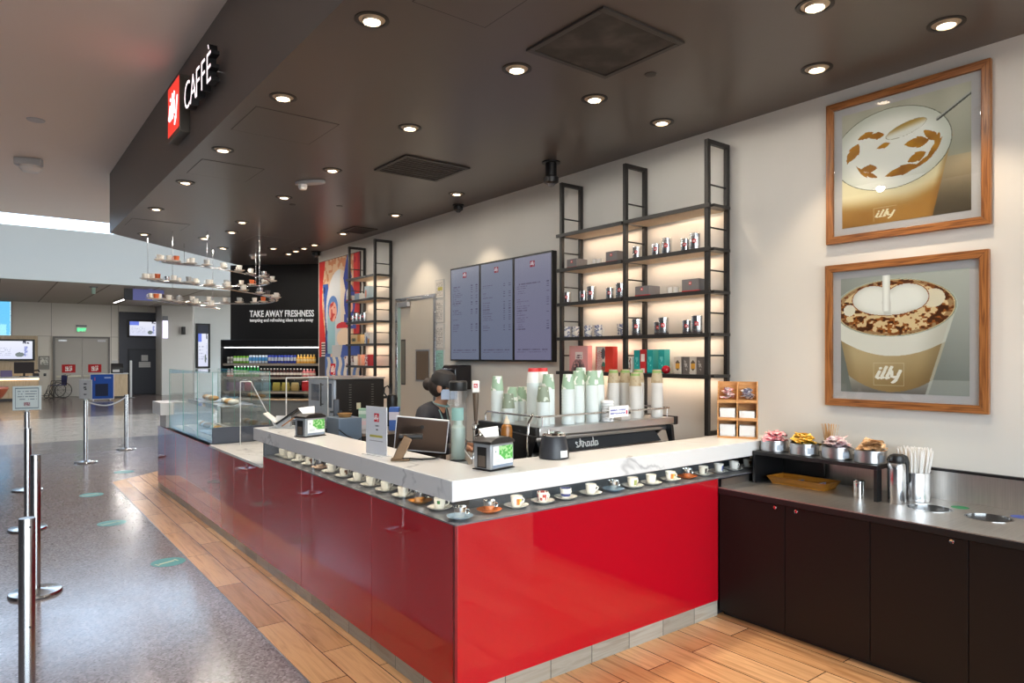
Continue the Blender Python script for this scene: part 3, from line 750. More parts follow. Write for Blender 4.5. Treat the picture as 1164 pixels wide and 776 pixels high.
carton('gift_box', ypx(689.5), LEVZ[4], 0.21, 0.225, 0.06, f_red, 'red gift box with a patterned picture right of the pink one, bottom shelf', side=(210, 50, 40), nx=36)
def f_teal(u, v):
    c = (38, 160, 156)
    if 0.25 < u < 0.75 and 0.3 < v < 0.7 and vnoise(u*9, v*12) > 0.5: c = (110, 200, 196)
    return c
def f_white(u, v):
    c = (228, 224, 214)
    if v > 0.2 and abs(u-0.55) < 0.25 and vnoise(u*8+3, v*8) > 0.5: c = (150, 120, 110)
    return c
def f_redw(u, v): return (200, 50, 52) if v > 0.82 or (0.2 < v < 0.5) else ((240, 228, 220) if 0.15 < u < 0.85 else (200, 50, 52))
for k, (px, fn, h, sd, nm) in enumerate([(718.5, f_white, 0.10, (222, 216, 206), 'white packet with faint print'), (727, f_teal, 0.16, (40, 150, 146), 'narrow teal packet'), (734, f_redw, 0.165, (196, 60, 60), 'red and white packet'),
                                         (742, f_teal, 0.165, (40, 150, 146), 'teal packet with pale emblem'), (755, f_teal, 0.165, (40, 150, 146), 'teal packet above the small red ball')]):
    carton('coffee_packet', ypx(px), LEVZ[4], 0.062, h+0.03, 0.07, fn, nm+', %s of five behind the brown cups' % ORD[k], 'packet', sd, group='packets on the bottom shelf', nx=12)
m = MB(); m.ball((0, 0, 0.034), 0.034, n=20); ba = m.build('ornament', mat('red_gloss', rgb(160, 20, 34), 0.15), None, (4.275, ypx(757, 4.275), LEVZ[4]+0.0005)); tag(ba, 'small glossy dark red ball at the front of the bottom shelf', 'ornament')
def f_pack(u, v):
    c = (206, 196, 184)
    if math.hypot((u-0.5)/0.32, (v-0.5)/0.3) < 1: c = (96, 84, 70) if v > 0.62 or v < 0.3 else (206, 150, 60)
    return c
def f_packd(u, v): return (104, 96, 92) if not (0.25 < u < 0.75 and 0.2 < v < 0.8 and vnoise(u*10, v*14) > 0.55) else (170, 164, 158)
for k, (px, fn, sd) in enumerate([(773, f_pack, (190, 180, 170)), (782.5, f_packd, (104, 96, 92)), (790.5, f_pack, (190, 180, 170)), (798.5, f_packd, (104, 96, 92))]):
    carton('coffee_carton', ypx(px), LEVZ[4], 0.072, 0.135, 0.06, fn, ['pale carton with brown and gold picture, left of a pair', 'grey carton between two pale picture cartons', 'pale carton with brown and gold picture, right of a pair', 'grey carton at the right end, nearest the post'][k]+' on the bottom shelf', 'carton', sd, group='cartons at the right of the bottom shelf', nx=14)

# narrow unit: its stock
def sy(px): return on_x(px, 400, 4.37)[1]
def f_strip(u, v): return (200, 60, 50) if v < 0.35 else (196, 196, 190)
def f_pale(u, v): return (206, 222, 226) if not math.hypot((u-0.3)/0.2, (v-0.4)/0.35) < 1 else (226, 160, 140)
def f_pic(u, v):
    c = mix3((236, 196, 130), (244, 216, 170), v)
    if math.hypot((u-0.3)/0.26, (v-0.45)/0.2) < 1: c = (150, 140, 110)
    if math.hypot((u-0.3)/0.08, (v-0.45)/0.1) < 1: c = (50, 70, 80)
    if u > 0.72 and v > 0.3: c = (222, 160, 90)
    return c
def f_motif(u, v): return (232, 226, 222) if vnoise(u*9, v*5+2) < 0.68 else (120, 60, 76)
def f_swirl(u, v): return (226, 224, 222) if vnoise(u*5, v*5) < 0.55 else ((110, 130, 170) if u < 0.6 else (206, 150, 90))
def f_redpat(u, v): return (206, 60, 66) if u > 0.62 else ((236, 230, 226) if vnoise(u*18, v*20) > 0.5 else (196, 110, 110))
def f_org(u, v): return mix3((240, 150, 120), (250, 226, 190), abs(2*u-1))
def f_blue(u, v): return (150, 170, 186)
g2 = 'stock on the narrow shelf unit'
for px, lv, w_, h, d, fn, sd, lab in [
    (401, 1, 0.20, 0.085, 0.12, f_strip, (196, 190, 186), 'clear and red low box at the left of the narrow unit, second shelf'),
    (410, 1, 0.16, 0.10, 0.12, f_blue, (222, 222, 220), 'pale low box on the second shelf of the narrow unit'),
    (420.5, 1, 0.15, 0.185, 0.1, f_pale, (196, 216, 222), 'tall pale blue box by the front post of the narrow unit'),
    (407, 3, 0.33, 0.138, 0.08, f_pic, (220, 190, 140), 'wide picture box with an eye, fourth shelf of the narrow unit'),
    (420, 3, 0.16, 0.16, 0.08, f_swirl, (220, 218, 214), 'white box with blue swirl on the fourth shelf of the narrow unit'),
    (400.5, 4, 0.33, 0.138, 0.10, f_motif, (230, 226, 222), 'wide white box with small dark motifs, fifth shelf of the narrow unit'),
    (412, 4, 0.12, 0.16, 0.10, f_org, (240, 170, 140), 'orange and cream box on the fifth shelf of the narrow unit'),
    (421, 4, 0.16, 0.16, 0.10, f_redpat, (200, 60, 66), 'red patterned box on the fifth shelf of the narrow unit')]:
    carton('boxed_gift', sy(px), LEVZ[lv], w_, h, d, fn, lab, 'box', sd, group=g2, nx=20)
for k, px in enumerate((401, 405, 409.5, 414)):
    place_tin(k % 2 == 1, sy(px), LEVZ[2]+0.0005, 'silver coffee tin, %s from the left on the third shelf of the narrow unit' % ORD[k], 4.37, 'narrow')

# ---------------------------------------------------------------- mural
def mural(u, v):
    # a broad poster: a face in blues and creams on a coral ground
    c = (222, 190, 156) if vnoise(u*26, v*30) > 0.42 else (206, 140, 104)
    if u < 0.13+0.05*math.sin(v*7): c = (206, 48, 44)
    if u > 0.86: c = (214, 62, 60) if vnoise(u*30, v*20) > 0.3 else (180, 40, 60)
    if 0.13+0.04*math.sin(v*5) < u < 0.27-0.10*(v-0.5) and v < 0.80: c = (60, 96, 176) if vnoise(u*22, v*12) > 0.38 else (30, 50, 110)
    if ((u-0.52)/0.34)**2+((v-0.55)/0.35)**2 < 1: c = (206, 214, 222) if u < 0.55 else (228, 216, 200)
    if 0.22 < u < 0.42 and 0.2 < v < 0.62 and vnoise(u*6, v*5) > 0.3: c = (150, 196, 210)
    if ((u-0.36)/0.13)**2+((v-0.585)/0.105)**2 < 1: c = (92, 132, 196)
    if ((u-0.36)/0.10)**2+((v-0.555)/0.085)**2 < 1: c = (236, 176, 158) if vnoise(u*30, v*34) > 0.35 else (200, 70, 64)
    if ((u-0.77)/0.13)**2+((v-0.62)/0.14)**2 < 1: c = (62, 76, 160)
    if ((u-0.80)/0.05)**2+((v-0.58)/0.045)**2 < 1: c = (238, 168, 140)
    if ((u-0.72)/0.03)**2+((v-0.68)/0.04)**2 < 1: c = (226, 226, 226)
    if abs(u-0.72) < 0.10-0.5*abs(v-0.82) and v > 0.72: c = (60, 76, 160)
    if 0.64 < u < 0.92 and 0.40 < v < 0.52 and vnoise(u*5, v*6) > 0.25: c = (70, 86, 168)
    if ((u-0.60)/0.15)**2+((v-0.425)/0.035)**2 < 1 and v > 0.41: c = (214, 60, 66)
    if ((u-0.66)/0.20)**2+((v-0.33)/0.08)**2 < 1: c = (242, 222, 196)
    if v < 0.27:
        if u > 0.6-(0.27-v)*0.5: c = (70, 96, 176)
        elif u > 0.34: c = (196, 200, 204)
    if v < 0.17:
        k = math.sin(u*44+math.sin(v*40)*0.8)
        c = (92, 126, 190) if k > 0.1 else (214, 212, 204)
        if u < 0.16: c = (66, 60, 64)
    if 0.06 < u < 0.16 and 0.17 < v < 0.30: c = (40, 40, 44) if int(v*90) % 2 else (230, 220, 210)
    if 0.30 < u < 0.43 and 0.02 < v < 0.115:
        c = (206, 28, 38)
        if in_logo((u-0.30)/0.13, (v-0.02)/0.095, 0.06): c = (244, 240, 236)
    return c
mu = thing('mural', 'tall printed mural of a painted face behind the narrow shelf unit', 'poster', (XW-0.0005, 10.5, 1.33), R(-90))
m = MB(); m.box((-0.81, -0.02, 0), (0.81, 0, 1.97), 0, 0.001); m.build('frame', BLACKM, mu)
sheet('printed_face', 1.60, 1.95, 150, 180, mural, PRINT, mu, (0, -0.021, 0.01))

# ---------------------------------------------------------------- menu screens
def menu(seed):
    rnd = random.Random(seed)
    lines = []
    v = 0.80-0.03*seed
    while v > 0.30:
        if rnd.random() < 0.13: v -= 0.035
        lines.append((v, 0.10+0.25*rnd.random()+(0.3 if rnd.random() < 0.2 and seed == 2 else 0), rnd.random() < 0.8)); v -= 0.0225
    lines.append((0.10, 0.85, False)); lines.append((0.075, 0.8, False))
    def f(u, v):
        base = [(126, 134, 158), (122, 130, 156), (134, 132, 162)][seed]
        c = mix3(base, (146, 150, 168), 0.5*v)
        if abs(u-0.5) < 0.065 and abs(v-0.925) < 0.03:
            c = (150, 34, 58)
            if in_logo((u-0.435)/0.13, (v-0.895)/0.06, 0.06): c = (206, 190, 200)
            return c
        for (lv, lw, price) in lines:
            if abs(v-lv) < 0.004:
                if 0.07 < u < 0.07+lw and hash2(int(u*70), int(lv*999)) > 0.22: return mix3(c, (96, 90, 116), 0.75)
                if price and (0.88 < u < 0.95 or (seed < 2 and 0.72 < u < 0.78)): return mix3(c, (84, 80, 108), 0.85)
        return c
    return f
for k, (y1, y0) in enumerate(((7.06, 6.43), (6.425, 5.80), (5.795, 5.165))):
    h = 1.12; w_ = y1-y0
    t = thing('menu_screen', ['left', 'middle', 'right'][k]+' one of three upright menu screens on the back wall', 'screen', (XW-0.003, (y0+y1)/2, 1.635), R(-90), 'menu screens')
    m = MB(); m.box((-w_/2, -0.06, 0), (w_/2, 0, h), 0, 0.003); m.build('housing', BLACKP, t); m = MB(); m.box((-0.1, -0.0, 0.4), (0.1, 0.002, 0.6)); m.build('wall_mount', BLACKP, t)
    sheet('display', w_-0.034, h-0.04, 76, 150, menu(k), SCREEN, t, (0, -0.0608, 0.02))

# ---------------------------------------------------------------- framed photographs
def photo(name, label, y0, y1, z0, z1, fn):
    W_, H_ = y1-y0, z1-z0; fw = 0.048
    t = thing('framed_photo', label, 'picture', (XW-0.002, (y0+y1)/2, z0), R(-90), 'oak framed coffee photographs')
    for nm, lo, hi, mm in (('rail', (-W_/2, -0.034, 0), (W_/2, 0, fw), OAK), ('rail', (-W_/2, -0.034, H_-fw), (W_/2, 0, H_), OAK)):
        m = MB(); x0, x1, za, zb = lo[0], hi[0], lo[2], hi[2]
        inner = fw if za == 0 else -fw
        poly = [(x0, za), (x1, za), (x1-fw, zb), (x0+fw, zb)] if za == 0 else [(x0+fw, za), (x1-fw, za), (x1, zb), (x0, zb)]
        m.prism(poly, -0.034, 0, 'y', 0, 0.003); m.build('frame_rail', mm, t)
    for s in (-1, 1):
        x = s*W_/2; xi = s*(W_/2-fw); m = MB(); m.prism([(x, 0), (x, H_), (xi, H_-fw), (xi, fw)], -0.034, 0, 'y', 0, 0.003); m.build('frame_stile', OAKV, t)
    m = MB(); m.box((-W_/2+fw-0.004, -0.012, fw-0.004), (W_/2-fw+0.004, -0.002, H_-fw+0.004)); m.build('mount', mat('mount_board', rgb(186, 182, 186), 0.8), t)
    pw, ph = 0.755, 0.75
    sheet('photograph', pw, ph, 190, 190, fn, PRINTG, t, (0, -0.0135, H_/2-ph/2))
    m = MB(); m.box((-W_/2+fw-0.002, -0.020, fw-0.002), (W_/2-fw+0.002, -0.018, H_-fw+0.002)); m.build('glass', GLASS, t)
    return t
def leafspot(u, v, cx, cy, a, ln, wd):
    x, y = u-cx, v-cy; p = x*math.cos(a)+y*math.sin(a); q = -x*math.sin(a)+y*math.cos(a)
    if abs(p) > ln: return False
    return abs(q) < wd*(1-(p/ln)**2)*(1.0 if p > 0 else 0.8)
SPOTS = [(.20,.775,.25,.07,.028),(.29,.755,-.1,.07,.032),(.10,.65,1.0,.085,.05),(.06,.62,1.3,.06,.022),(.35,.655,.2,.055,.024),(.23,.485,-.1,.07,.036),(.17,.47,-.9,.08,.014),(.24,.43,-.5,.07,.02),(.49,.415,.18,.13,.042),(.61,.62,-.05,.095,.048),
         (.715,.655,-.75,.075,.036),(.76,.60,1.3,.07,.02),(.61,.50,.35,.075,.042),(.735,.53,.95,.11,.024),(.66,.455,.55,.10,.02)]
def cappuccino(u, v):
    bgc = mix3((150, 148, 132), (186, 182, 166), smooth01(0.4, 1.0, v)+0.12*math.sin(u*23)) if v > 0.45 else mix3((74, 64, 50), (176, 158, 130), smooth01(0, 0.5, v))
    c = bgc
    xr = 0.868-0.14*(0.6-v)/0.6
    if u < xr and v < 0.62:
        edge = 0.15+0.05*max(0, 0.2-u)+0.75*max(0, u-0.5)**1.6
        c = mix3((150, 104, 42), (226, 214, 178), smooth01(-0.06, 0.12, v-edge))
        if v < edge-0.02: c = mix3(c, (176, 132, 66), 0.5*vnoise(u*5, v*9))
        if u > xr-0.06: c = mix3(c, (132, 90, 40), 0.6*smooth01(xr-0.06, xr, u))
    du, dv = (u-0.395)/0.475, (v-0.62)/0.342
    e = du*du+dv*dv
    if e < 1.0:
        c = (96, 98, 84) if e > 0.972 else mix3((246, 244, 238), (206, 208, 198), smooth01(0.35, 0.97, e*(0.75+0.35*v)))
        if v < 0.36 and e < 0.97: c = mix3(c, (250, 248, 244), 0.5)
    if e < 0.93:
        for s in SPOTS:
            if leafspot(u, v, *s): c = mix3((196, 138, 34), (150, 92, 12), vnoise(u*16, v*16)); break
    d = seg_d(u, v, (0.765, 0.77, 1.0, 0.915))
    b_ = ((u-0.53-0.3*(v-0.76))/0.15)**2+((v-0.755-0.18*(u-0.53))/0.055)**2
    if b_ < 1: c = mix3((240, 238, 230), (176, 140, 66), smooth01(0.735, 0.80, v-0.18*(u-0.53))) if b_ < 0.93 else (170, 162, 140)
    if d < 0.014: c = (70, 70, 66) if seg_d(u, v, (0.765, 0.762, 1.0, 0.905)) < 0.009 else (176, 176, 170)
    uu, vv = (u-0.27)/0.19, (v-0.02)/0.115
    if 0 < uu < 1 and 0 < vv < 1:
        if in_logo(uu, vv, 0.045): c = (226, 216, 186)
        elif uu < 0.02 or uu > 0.98 or vv < 0.03 or vv > 0.97: c = mix3(c, (230, 220, 200), 0.4)
    return c
def latte(u, v):
    c = mix3((112, 116, 112), (182, 186, 182), smooth01(0.1, 0.95, v*0.6+u*0.35))
    if v < 0.12 and u > 0.7: c = mix3(c, (196, 198, 194), 0.4)
    xr = 0.918-0.21*(0.72-v)/0.72; xl = 0.10-0.22*v
    if xl < u < xr and v < 0.72:
        bot = 0.012+1.05*(u-0.42)**2
        mk = 0.315+0.73*(u-0.434)**2
        if v > mk: c = mix3((232, 230, 222), (196, 194, 184), smooth01(xr-0.25, xr, u))
        elif v > bot:
            c = mix3((150, 122, 80), (190, 168, 128), smooth01(0.0, 0.36, v)+0.15*math.sin(u*7))
            c = mix3(c, (112, 92, 62), 0.55*smooth01(xr-0.16, xr, u)+0.35*smooth01(xl+0.10, xl, u))
        else: c = mix3((110, 104, 100), (150, 148, 140), v/0.1)
        if xr-0.022 < u: c = mix3(c, (206, 210, 204), 0.6)
    du, dv = (u-0.43)/0.49, (v-0.722)/0.245; e = du*du+dv*dv
    if e < 1.0:
        c = (190, 198, 188) if e > 0.965 else ((140, 150, 138) if e > 0.93 else (222, 196, 150))
        if e < 0.90:
            q = vnoise(u*24+4, v*40)*0.6+vnoise(u*52, v*70)*0.4
            c = (74, 38, 16) if q > 0.60 else ((158, 92, 36) if q > 0.47 else (228, 202, 158))
            if e > 0.74: c = mix3(c, (96, 52, 22), 0.45)
    w_ = min(((u-0.27)/0.165)**2+((v-0.80)/0.115)**2, ((u-0.545)/0.165)**2+((v-0.80)/0.115)**2, ((u-0.405)/0.27)**2+((v-0.765)/0.105)**2)
    if w_ < 1.10 and e < 0.93: c = (146, 80, 32) if w_ > 1.0 else mix3((246, 246, 243), (222, 222, 218), smooth01(0.3, 1.0, w_))
    if ((u-0.745)/0.085)**2+((v-0.785)/0.075)**2 < 1 and w_ > 1.10: c = (230, 220, 198)
    if ((u-0.075)/0.05)**2+((v-0.715)/0.05)**2 < 1: c = (234, 228, 214)
    if w_ < 1.0 and abs(u-0.385-0.10*(0.76-v)) < 0.028+0.1*max(0, v-0.70) and 0.665 < v < 0.78: c = mix3(c, (196, 196, 192), 0.5)
    if abs(u-0.383) < 0.033 and v > 0.695: c = mix3((254, 254, 252), (206, 206, 202), (abs(u-0.383)/0.033)**2)
    uu, vv = (u-0.28)/0.245, (v-0.065)/0.195
    if 0 < uu < 1 and 0 < vv < 1:
        if in_logo(uu*1.0, vv, 0.055): c = (246, 242, 232)
        elif uu < 0.015 or uu > 0.985 or vv < 0.025 or vv > 0.975: c = mix3(c, (226, 214, 186), 0.5)
    return c
photo('a', 'upper oak framed photo of a cappuccino glass with caramel leaf shapes and a spoon', 1.412, 2.372, 2.45, 3.392, cappuccino)
photo('b', 'lower oak framed photo of a latte glass with milk poured into brown foam', 1.422, 2.379, 1.365, 2.308, latte)

# ---------------------------------------------------------------- staff door, notices, towel dispenser
dr = MB(); y0, y1 = 7.52, 8.49; fx = XW-0.03
dr.box((fx, y0-0.05, 0), (XW-0.001, y0, 2.49), 0, 0.003); dr.box((fx, y1, 0), (XW-0.001, y1+0.05, 2.49), 0, 0.003); dr.box((fx, y0, 2.44), (XW-0.001, y1, 2.49), 0, 0.003)
d0 = struct('door_1', dr, STEEL)
def dpart(name, mb, mats): return mb.build(name, mats, d0)
m = MB(); m.box((XW-0.022, y0+0.002, 0.005), (XW-0.002, y1-0.002, 2.438)); dpart('leaf', m, mat('door_cream', rgb(196, 190, 178), 0.28))
m = MB(); m.box((XW-0.025, 8.26, 1.30), (XW-0.0221, 8.38, 1.92), 0, 0.001); m.box((XW-0.0265, 8.275, 1.32), (XW-0.0251, 8.365, 1.90), 1); dpart('vision_panel', m, [BLACKM, mat('vision_glass', rgb(120, 120, 112), 0.1)])
m = MB(); m.box((XW-0.025, 7.62, 1.36), (XW-0.0221, 7.98, 1.78), 0, 0.001); m.box((XW-0.0265, 7.64, 1.38), (XW-0.0251, 7.96, 1.76), 1); dpart('vision_panel', m, [STEELB, mat('brown_glass', rgb(112, 98, 84), 0.15)])
m = MB(); m.box((XW-0.0245, 8.40, 0.02), (XW-0.0221, 8.48, 2.40)); dpart('edge_strip', m, mat('teal_strip', rgb(164, 198, 192), 0.3))
m = MB(); m.box((XW-0.075, 8.12, 2.36), (XW-0.023, 8.40, 2.425), 0, 0.006); m.tube([(XW-0.05, 8.2, 2.43), (XW-0.16, 7.95, 2.44), (XW-0.035, 7.8, 2.455)], 0.008, 8); dpart('door_closer', m, STEELB)
def f_note(seed, teal=False):
    def f(u, v):
        c = (206, 204, 200) if not teal else (150, 200, 192)
        if 0.12 < u < 0.88 and 0.1 < v < 0.9 and int(v*30) % 2 and hash2(int(u*16), int(v*30)+seed) > 0.4: c = mix3(c, (110, 110, 112), 0.7)
        if seed == 0 and 0.4 < v < 0.6 and 0.3 < u < 0.9: c = (176, 170, 96)
        return c
    return f
for k, (z0, z1) in enumerate(((2.425, 2.66), (2.115, 2.41), (1.79, 2.095), (1.50, 1.775))):
    t = thing('wall_notice', ['topmost framed notice with a yellowish block', 'second framed notice from the top', 'third framed notice from the top', 'lowest teal framed notice'][k]+' in the column beside the staff door', 'notice', (XW-0.001, 7.395, z0), R(-90), 'framed notices beside the staff door')
    m = MB(); m.box((-0.105, -0.012, 0), (0.105, 0, z1-z0), 0, 0.002); m.build('holder', mat('clear_holder', rgb(198, 200, 200), 0.15), t)
    sheet('printed_sheet', 0.185, z1-z0-0.02, 18, 30, f_note(k, k == 3), PRINT, t, (0, -0.0128, 0.01))
t = thing('paper_towel_dispenser', 'black glossy paper towel dispenser on the wall below the menu screens', 'dispenser', (XW-0.001, 6.84, 1.30), R(-90))
m = MB(); m.prism([(0, 0), (-0.20, 0), (-0.235, 0.05), (-0.235, 0.24), (-0.20, 0.29), (0, 0.29)], -0.15, 0.15, 'x', 0, 0.012); m.build('cover', mat('black_gloss', rgb(30, 27, 30), 0.12), t)
m = MB(); m.box((-0.13, -0.19, -0.012), (0.13, -0.05, 0.004), 0, 0.002); m.build('mouth', DKGREY, t); m = MB(); m.box((-0.1, 0.0, 0.05), (0.1, 0.0008, 0.25)); m.build('wall_mount', BLACKP, t)
m = MB(); m.box((-0.10, -0.2362, 0.17), (0.05, -0.2352, 0.20)); m.build('view_slot', GREYP, t)
# ---------------------------------------------------------------- things on the marble slab
ZT = 1.1155
def dispenser(label, corner, rz, seed):
    t = thing('napkin_dispenser', label, 'napkin dispenser', (corner[0], corner[1], ZT), R(rz), 'napkin dispensers on the marble slab')
    w_, d, h = 0.18, 0.12, 0.135
    SIL = mat('dispenser_silver', rgb(176, 180, 186), 0.3, 0.6)
    m = MB(); m.box((0.0, 0.0, 0.006), (w_, d, h), 0, 0.008); m.build('body', SIL, t)
    m = MB(); m.box((-0.004, -0.004, 0), (w_+0.004, d+0.004, 0.0055), 0, 0.002); m.build('base_plate', BLACKP, t)
    m = MB(); m.prism([(-0.004, h+0.0005), (w_+0.004, h+0.0005), (w_+0.002, h+0.012), (w_*0.78, h+0.030), (w_*0.22, h+0.030), (-0.002, h+0.012)], -0.004, d+0.004, 'y', 0, 0.003)
    m.build('lid', mat('dispenser_lid', rgb(44, 40, 38), 0.3), t)
    m = MB(); m.box((-0.0015, 0.028, 0.012), (0.0005, 0.092, 0.118), 0, 0.0006); m.box((-0.003, 0.036, 0.02), (-0.0016, 0.084, 0.075), 1); m.build('napkin_slot', [BLACKP, mat('slot_brown', rgb(92, 80, 72), 0.4)], t)
    def ad(u, v):
        if v < 0.14: return (136, 148, 166)
        if u+v > 0.92 and v > 0.35 and u > 0.30: return (94, 178, 84) if vnoise(u*13+seed, v*11) > 0.42 else (168, 214, 150)
        if 0.1 < u < 0.18 and 0.72 < v < 0.8: return (150, 160, 160)
        if 0.1 < u < 0.42 and 0.25 < v < 0.5 and int(v*34) % 3 == 0: return (206, 212, 214)
        return (236, 240, 240)
    m = MB(); m.box((0.014, -0.0015, 0.012), (w_-0.008, 0.0005, 0.128), 0, 0.0006); m.build('advert_frame', SIL, t)
    sheet('advert', w_-0.028, 0.108, 36, 24, ad, PRINT, t, (w_/2+0.003, -0.0019, 0.015))
    m = MB(); m.add([(0.025, 0.06, h+0.0305), (0.125, 0.055, h+0.0305), (0.150, 0.085, h+0.078), (0.005, 0.09, h+0.074), (0.025, 0.062, h+0.0305), (0.125, 0.057, h+0.0305), (0.150, 0.087, h+0.078), (0.005, 0.092, h+0.074)],
                    [(0,1,2,3),(7,6,5,4),(0,4,5,1),(1,5,6,2),(2,6,7,3),(3,7,4,0)]); m.build('napkin', PAPER, t)
dispenser('silver napkin dispenser with a green leaf advert at the near corner of the marble', (2.012, 2.79), 11.6, 1)
dispenser('silver napkin dispenser with a green leaf advert at the far end of the marble', (1.80, 4.745), 18, 5)
# standing notice
t = thing('table_sign', 'white upright logo notice standing on the marble beside the tablet', 'sign', (1.82, 3.67, ZT), R(-80))
m = MB(); m.box((-0.10, -0.035, 0), (0.10, 0.035, 0.004), 0, 0.001); m.box((-0.10, -0.003, 0.0042), (0.10, 0.003, 0.285), 0, 0.0008); m.build('holder', mat('sign_acrylic', rgb(222, 224, 228), 0.2), t)
def f_sign(u, v):
    c = (214, 216, 222)
    if abs(u-0.52) < 0.13 and 0.68 < v < 0.86:
        c = (204, 56, 66)
        if in_logo((u-0.39)/0.26, (v-0.68)/0.18, 0.055): c = (240, 232, 232)
    if abs(v-0.60) < 0.02 and abs(u-0.54) < 0.10 and int(u*50) % 3: c = (96, 98, 104)
    if abs(v-0.52) < 0.02 and abs(u-0.54) < 0.06 and int(u*50) % 3: c = (96, 98, 104)
    if abs(v-0.37) < 0.022 and abs(u-0.5) < 0.33: c = (178, 170, 84) if int(v*120) % 2 else (140, 134, 80)
    if abs(v-0.27) < 0.006 and abs(u-0.5) < 0.36: c = (150, 152, 158)
    return c
sheet('notice', 0.19, 0.275, 40, 60, f_sign, PRINT, t, (0, -0.0036, 0.007))
# tablet point of sale, its back to the customer
t = thing('tablet_till', 'black tablet till on a bronze swivel stand, its back to the hall', 'till', (1.86, 3.40, ZT), R(-33))
BRZ = mat('till_bronze', rgb(112, 88, 66), 0.25, 0.8)
M = Matrix.Translation((0.09, 0.045, 0.135)) @ Matrix.Rotation(R(16), 4, 'X') @ Matrix.Rotation(R(6), 4, 'Y')
m = MB(); m.box((-0.145, -0.006, -0.098), (0.145, 0.006, 0.098), 0, 0.006, M=M); m.build('tablet', mat('tablet_back', rgb(84, 70, 62), 0.28, 0.75), t)
m = MB(); m.box((-0.149, -0.0035, -0.102), (0.149, 0.009, 0.102), 0, 0.003, M=M); m.build('screen_bezel', mat('bezel_light', rgb(206, 206, 208), 0.3), t)
m = MB(); m.box((-0.075, -0.05, 0), (0.03, 0.02, 0.010), 0, 0.003); m.prism([(-0.065, 0.010), (-0.01, 0.010), (0.045, 0.12), (0.0, 0.145), (-0.045, 0.06)], -0.055, 0.005, 'y', 0, 0.004); m.build('stand', BRZ, t)
m = MB(); m.cyl((-0.03, -0.02, 0.133), (0.10, -0.02, 0.133), 0.016, n=18); m.build('hinge', BLACKP, t)
m = MB(); m.tube([(0.03, 0.0, 0.008), (0.10, -0.03, 0.006), (0.17, 0.0, 0.006), (0.2, 0.06, 0.006)], 0.004, 8); m.build('cable', BLACKP, t)
m = MB(); m.lathe([(0, 0), (0.012, 0), (0.012, 0.003), (0, 0.003)], 18, M=M @ Matrix.Translation((0, -0.0062, 0.05)) @ Matrix.Rotation(PI/2, 4, 'X')); m.build('badge', BLACKM, t)
# silver pitcher
t = thing('milk_pitcher', 'polished steel pitcher partly behind the near napkin dispenser', 'pitcher', (2.12, 3.005, ZT))
m = MB(); m.lathe([(0, 0), (0.062, 0), (0.064, 0.006), (0.056, 0.09), (0.047, 0.135), (0.048, 0.145), (0.045, 0.145), (0.05, 0.09), (0.058, 0.01), (0, 0.008)], 14); m.build('body', CHROME, t)
m = MB(); m.lathe([(0.048, 0.1455), (0.05, 0.15), (0.03, 0.165), (0.012, 0.168), (0.010, 0.180), (0, 0.181)], 28); m.build('lid', CHROME, t)
m = MB(); m.tube([(-0.047, 0.02, 0.12), (-0.085, 0.035, 0.125), (-0.092, 0.04, 0.08), (-0.058, 0.025, 0.03)], 0.005, 10); m.build('handle', CHROME, t)
# black jug with a steel lid
t = thing('jug', 'matt black jug with polished steel lid and white sticker in front of the espresso machine', 'jug', (2.57, 2.945, ZT))
m = MB(); m.lathe([(0, 0), (0.083, 0), (0.087, 0.006), (0.082, 0.06), (0.072, 0.115), (0.066, 0.128), (0, 0.128)], 32); m.build('body', mat('jug_black', rgb(46, 48, 54), 0.4), t)
m = MB(); m.lathe([(0.066, 0.1285), (0.068, 0.132), (0.060, 0.143), (0.040, 0.149), (0, 0.150)], 32); m.lathe([(0, 0.1505), (0.008, 0.1505), (0.010, 0.168), (0, 0.170)], 16, c=(-0.04, 0.0, -0.006)); m.build('lid', CHROME, t)
m = MB(); m.lathe([(0.0868, 0.012), (0.0875, 0.012), (0.0845, 0.05), (0.0838, 0.05)], 8, a0=R(-105), a1=R(-68)); m.build('sticker', PAPER, t)
m = MB(); m.tube([(0.07, 0.03, 0.115), (0.115, 0.05, 0.11), (0.12, 0.052, 0.05), (0.083, 0.035, 0.02)], 0.007, 10); m.build('handle', BLACKP, t)
# register screen at the far end
t = thing('register_screen', 'tilted two-sided register screen showing orange at the far end of the marble', 'screen', (1.90, 5.50, ZT), R(-35))
m = MB(); m.box((-0.10, -0.05, 0), (0.10, 0.06, 0.012), 0, 0.004); m.prism([(-0.03, 0.012), (0.05, 0.012), (0.01, 0.10)], -0.06, 0.06, 'x', 0, 0.003); m.build('stand', LTGREY, t)
M = Matrix.Translation((0.06, -0.0, 0.105)) @ Matrix.Rotation(R(-35), 4, 'Y')
m = MB(); m.box((-0.12, -0.07, -0.006), (0.12, 0.07, 0.008), 0, 0.004, M=M); m.build('housing', BLACKP, t)
o = sheet('display', 0.20, 0.11, 16, 10, lambda u, v: (226, 150, 80) if vnoise(u*6, v*5) > 0.3 else (120, 90, 70), SCREEN, t, tuple(M @ Vector((0.0, -0.0706, -0.045))), None); o.scale = (0.9, 1, 0.08); o.rotation_euler = (0, R(-35), 0)
M2 = Matrix.Translation((-0.09, -0.01, 0.085)) @ Matrix.Rotation(R(38), 4, 'Y')
m = MB(); m.box((-0.06, -0.06, -0.005), (0.06, 0.06, 0.005), 0, 0.003, M=M2); m.build('card_reader', WHITEL, t)
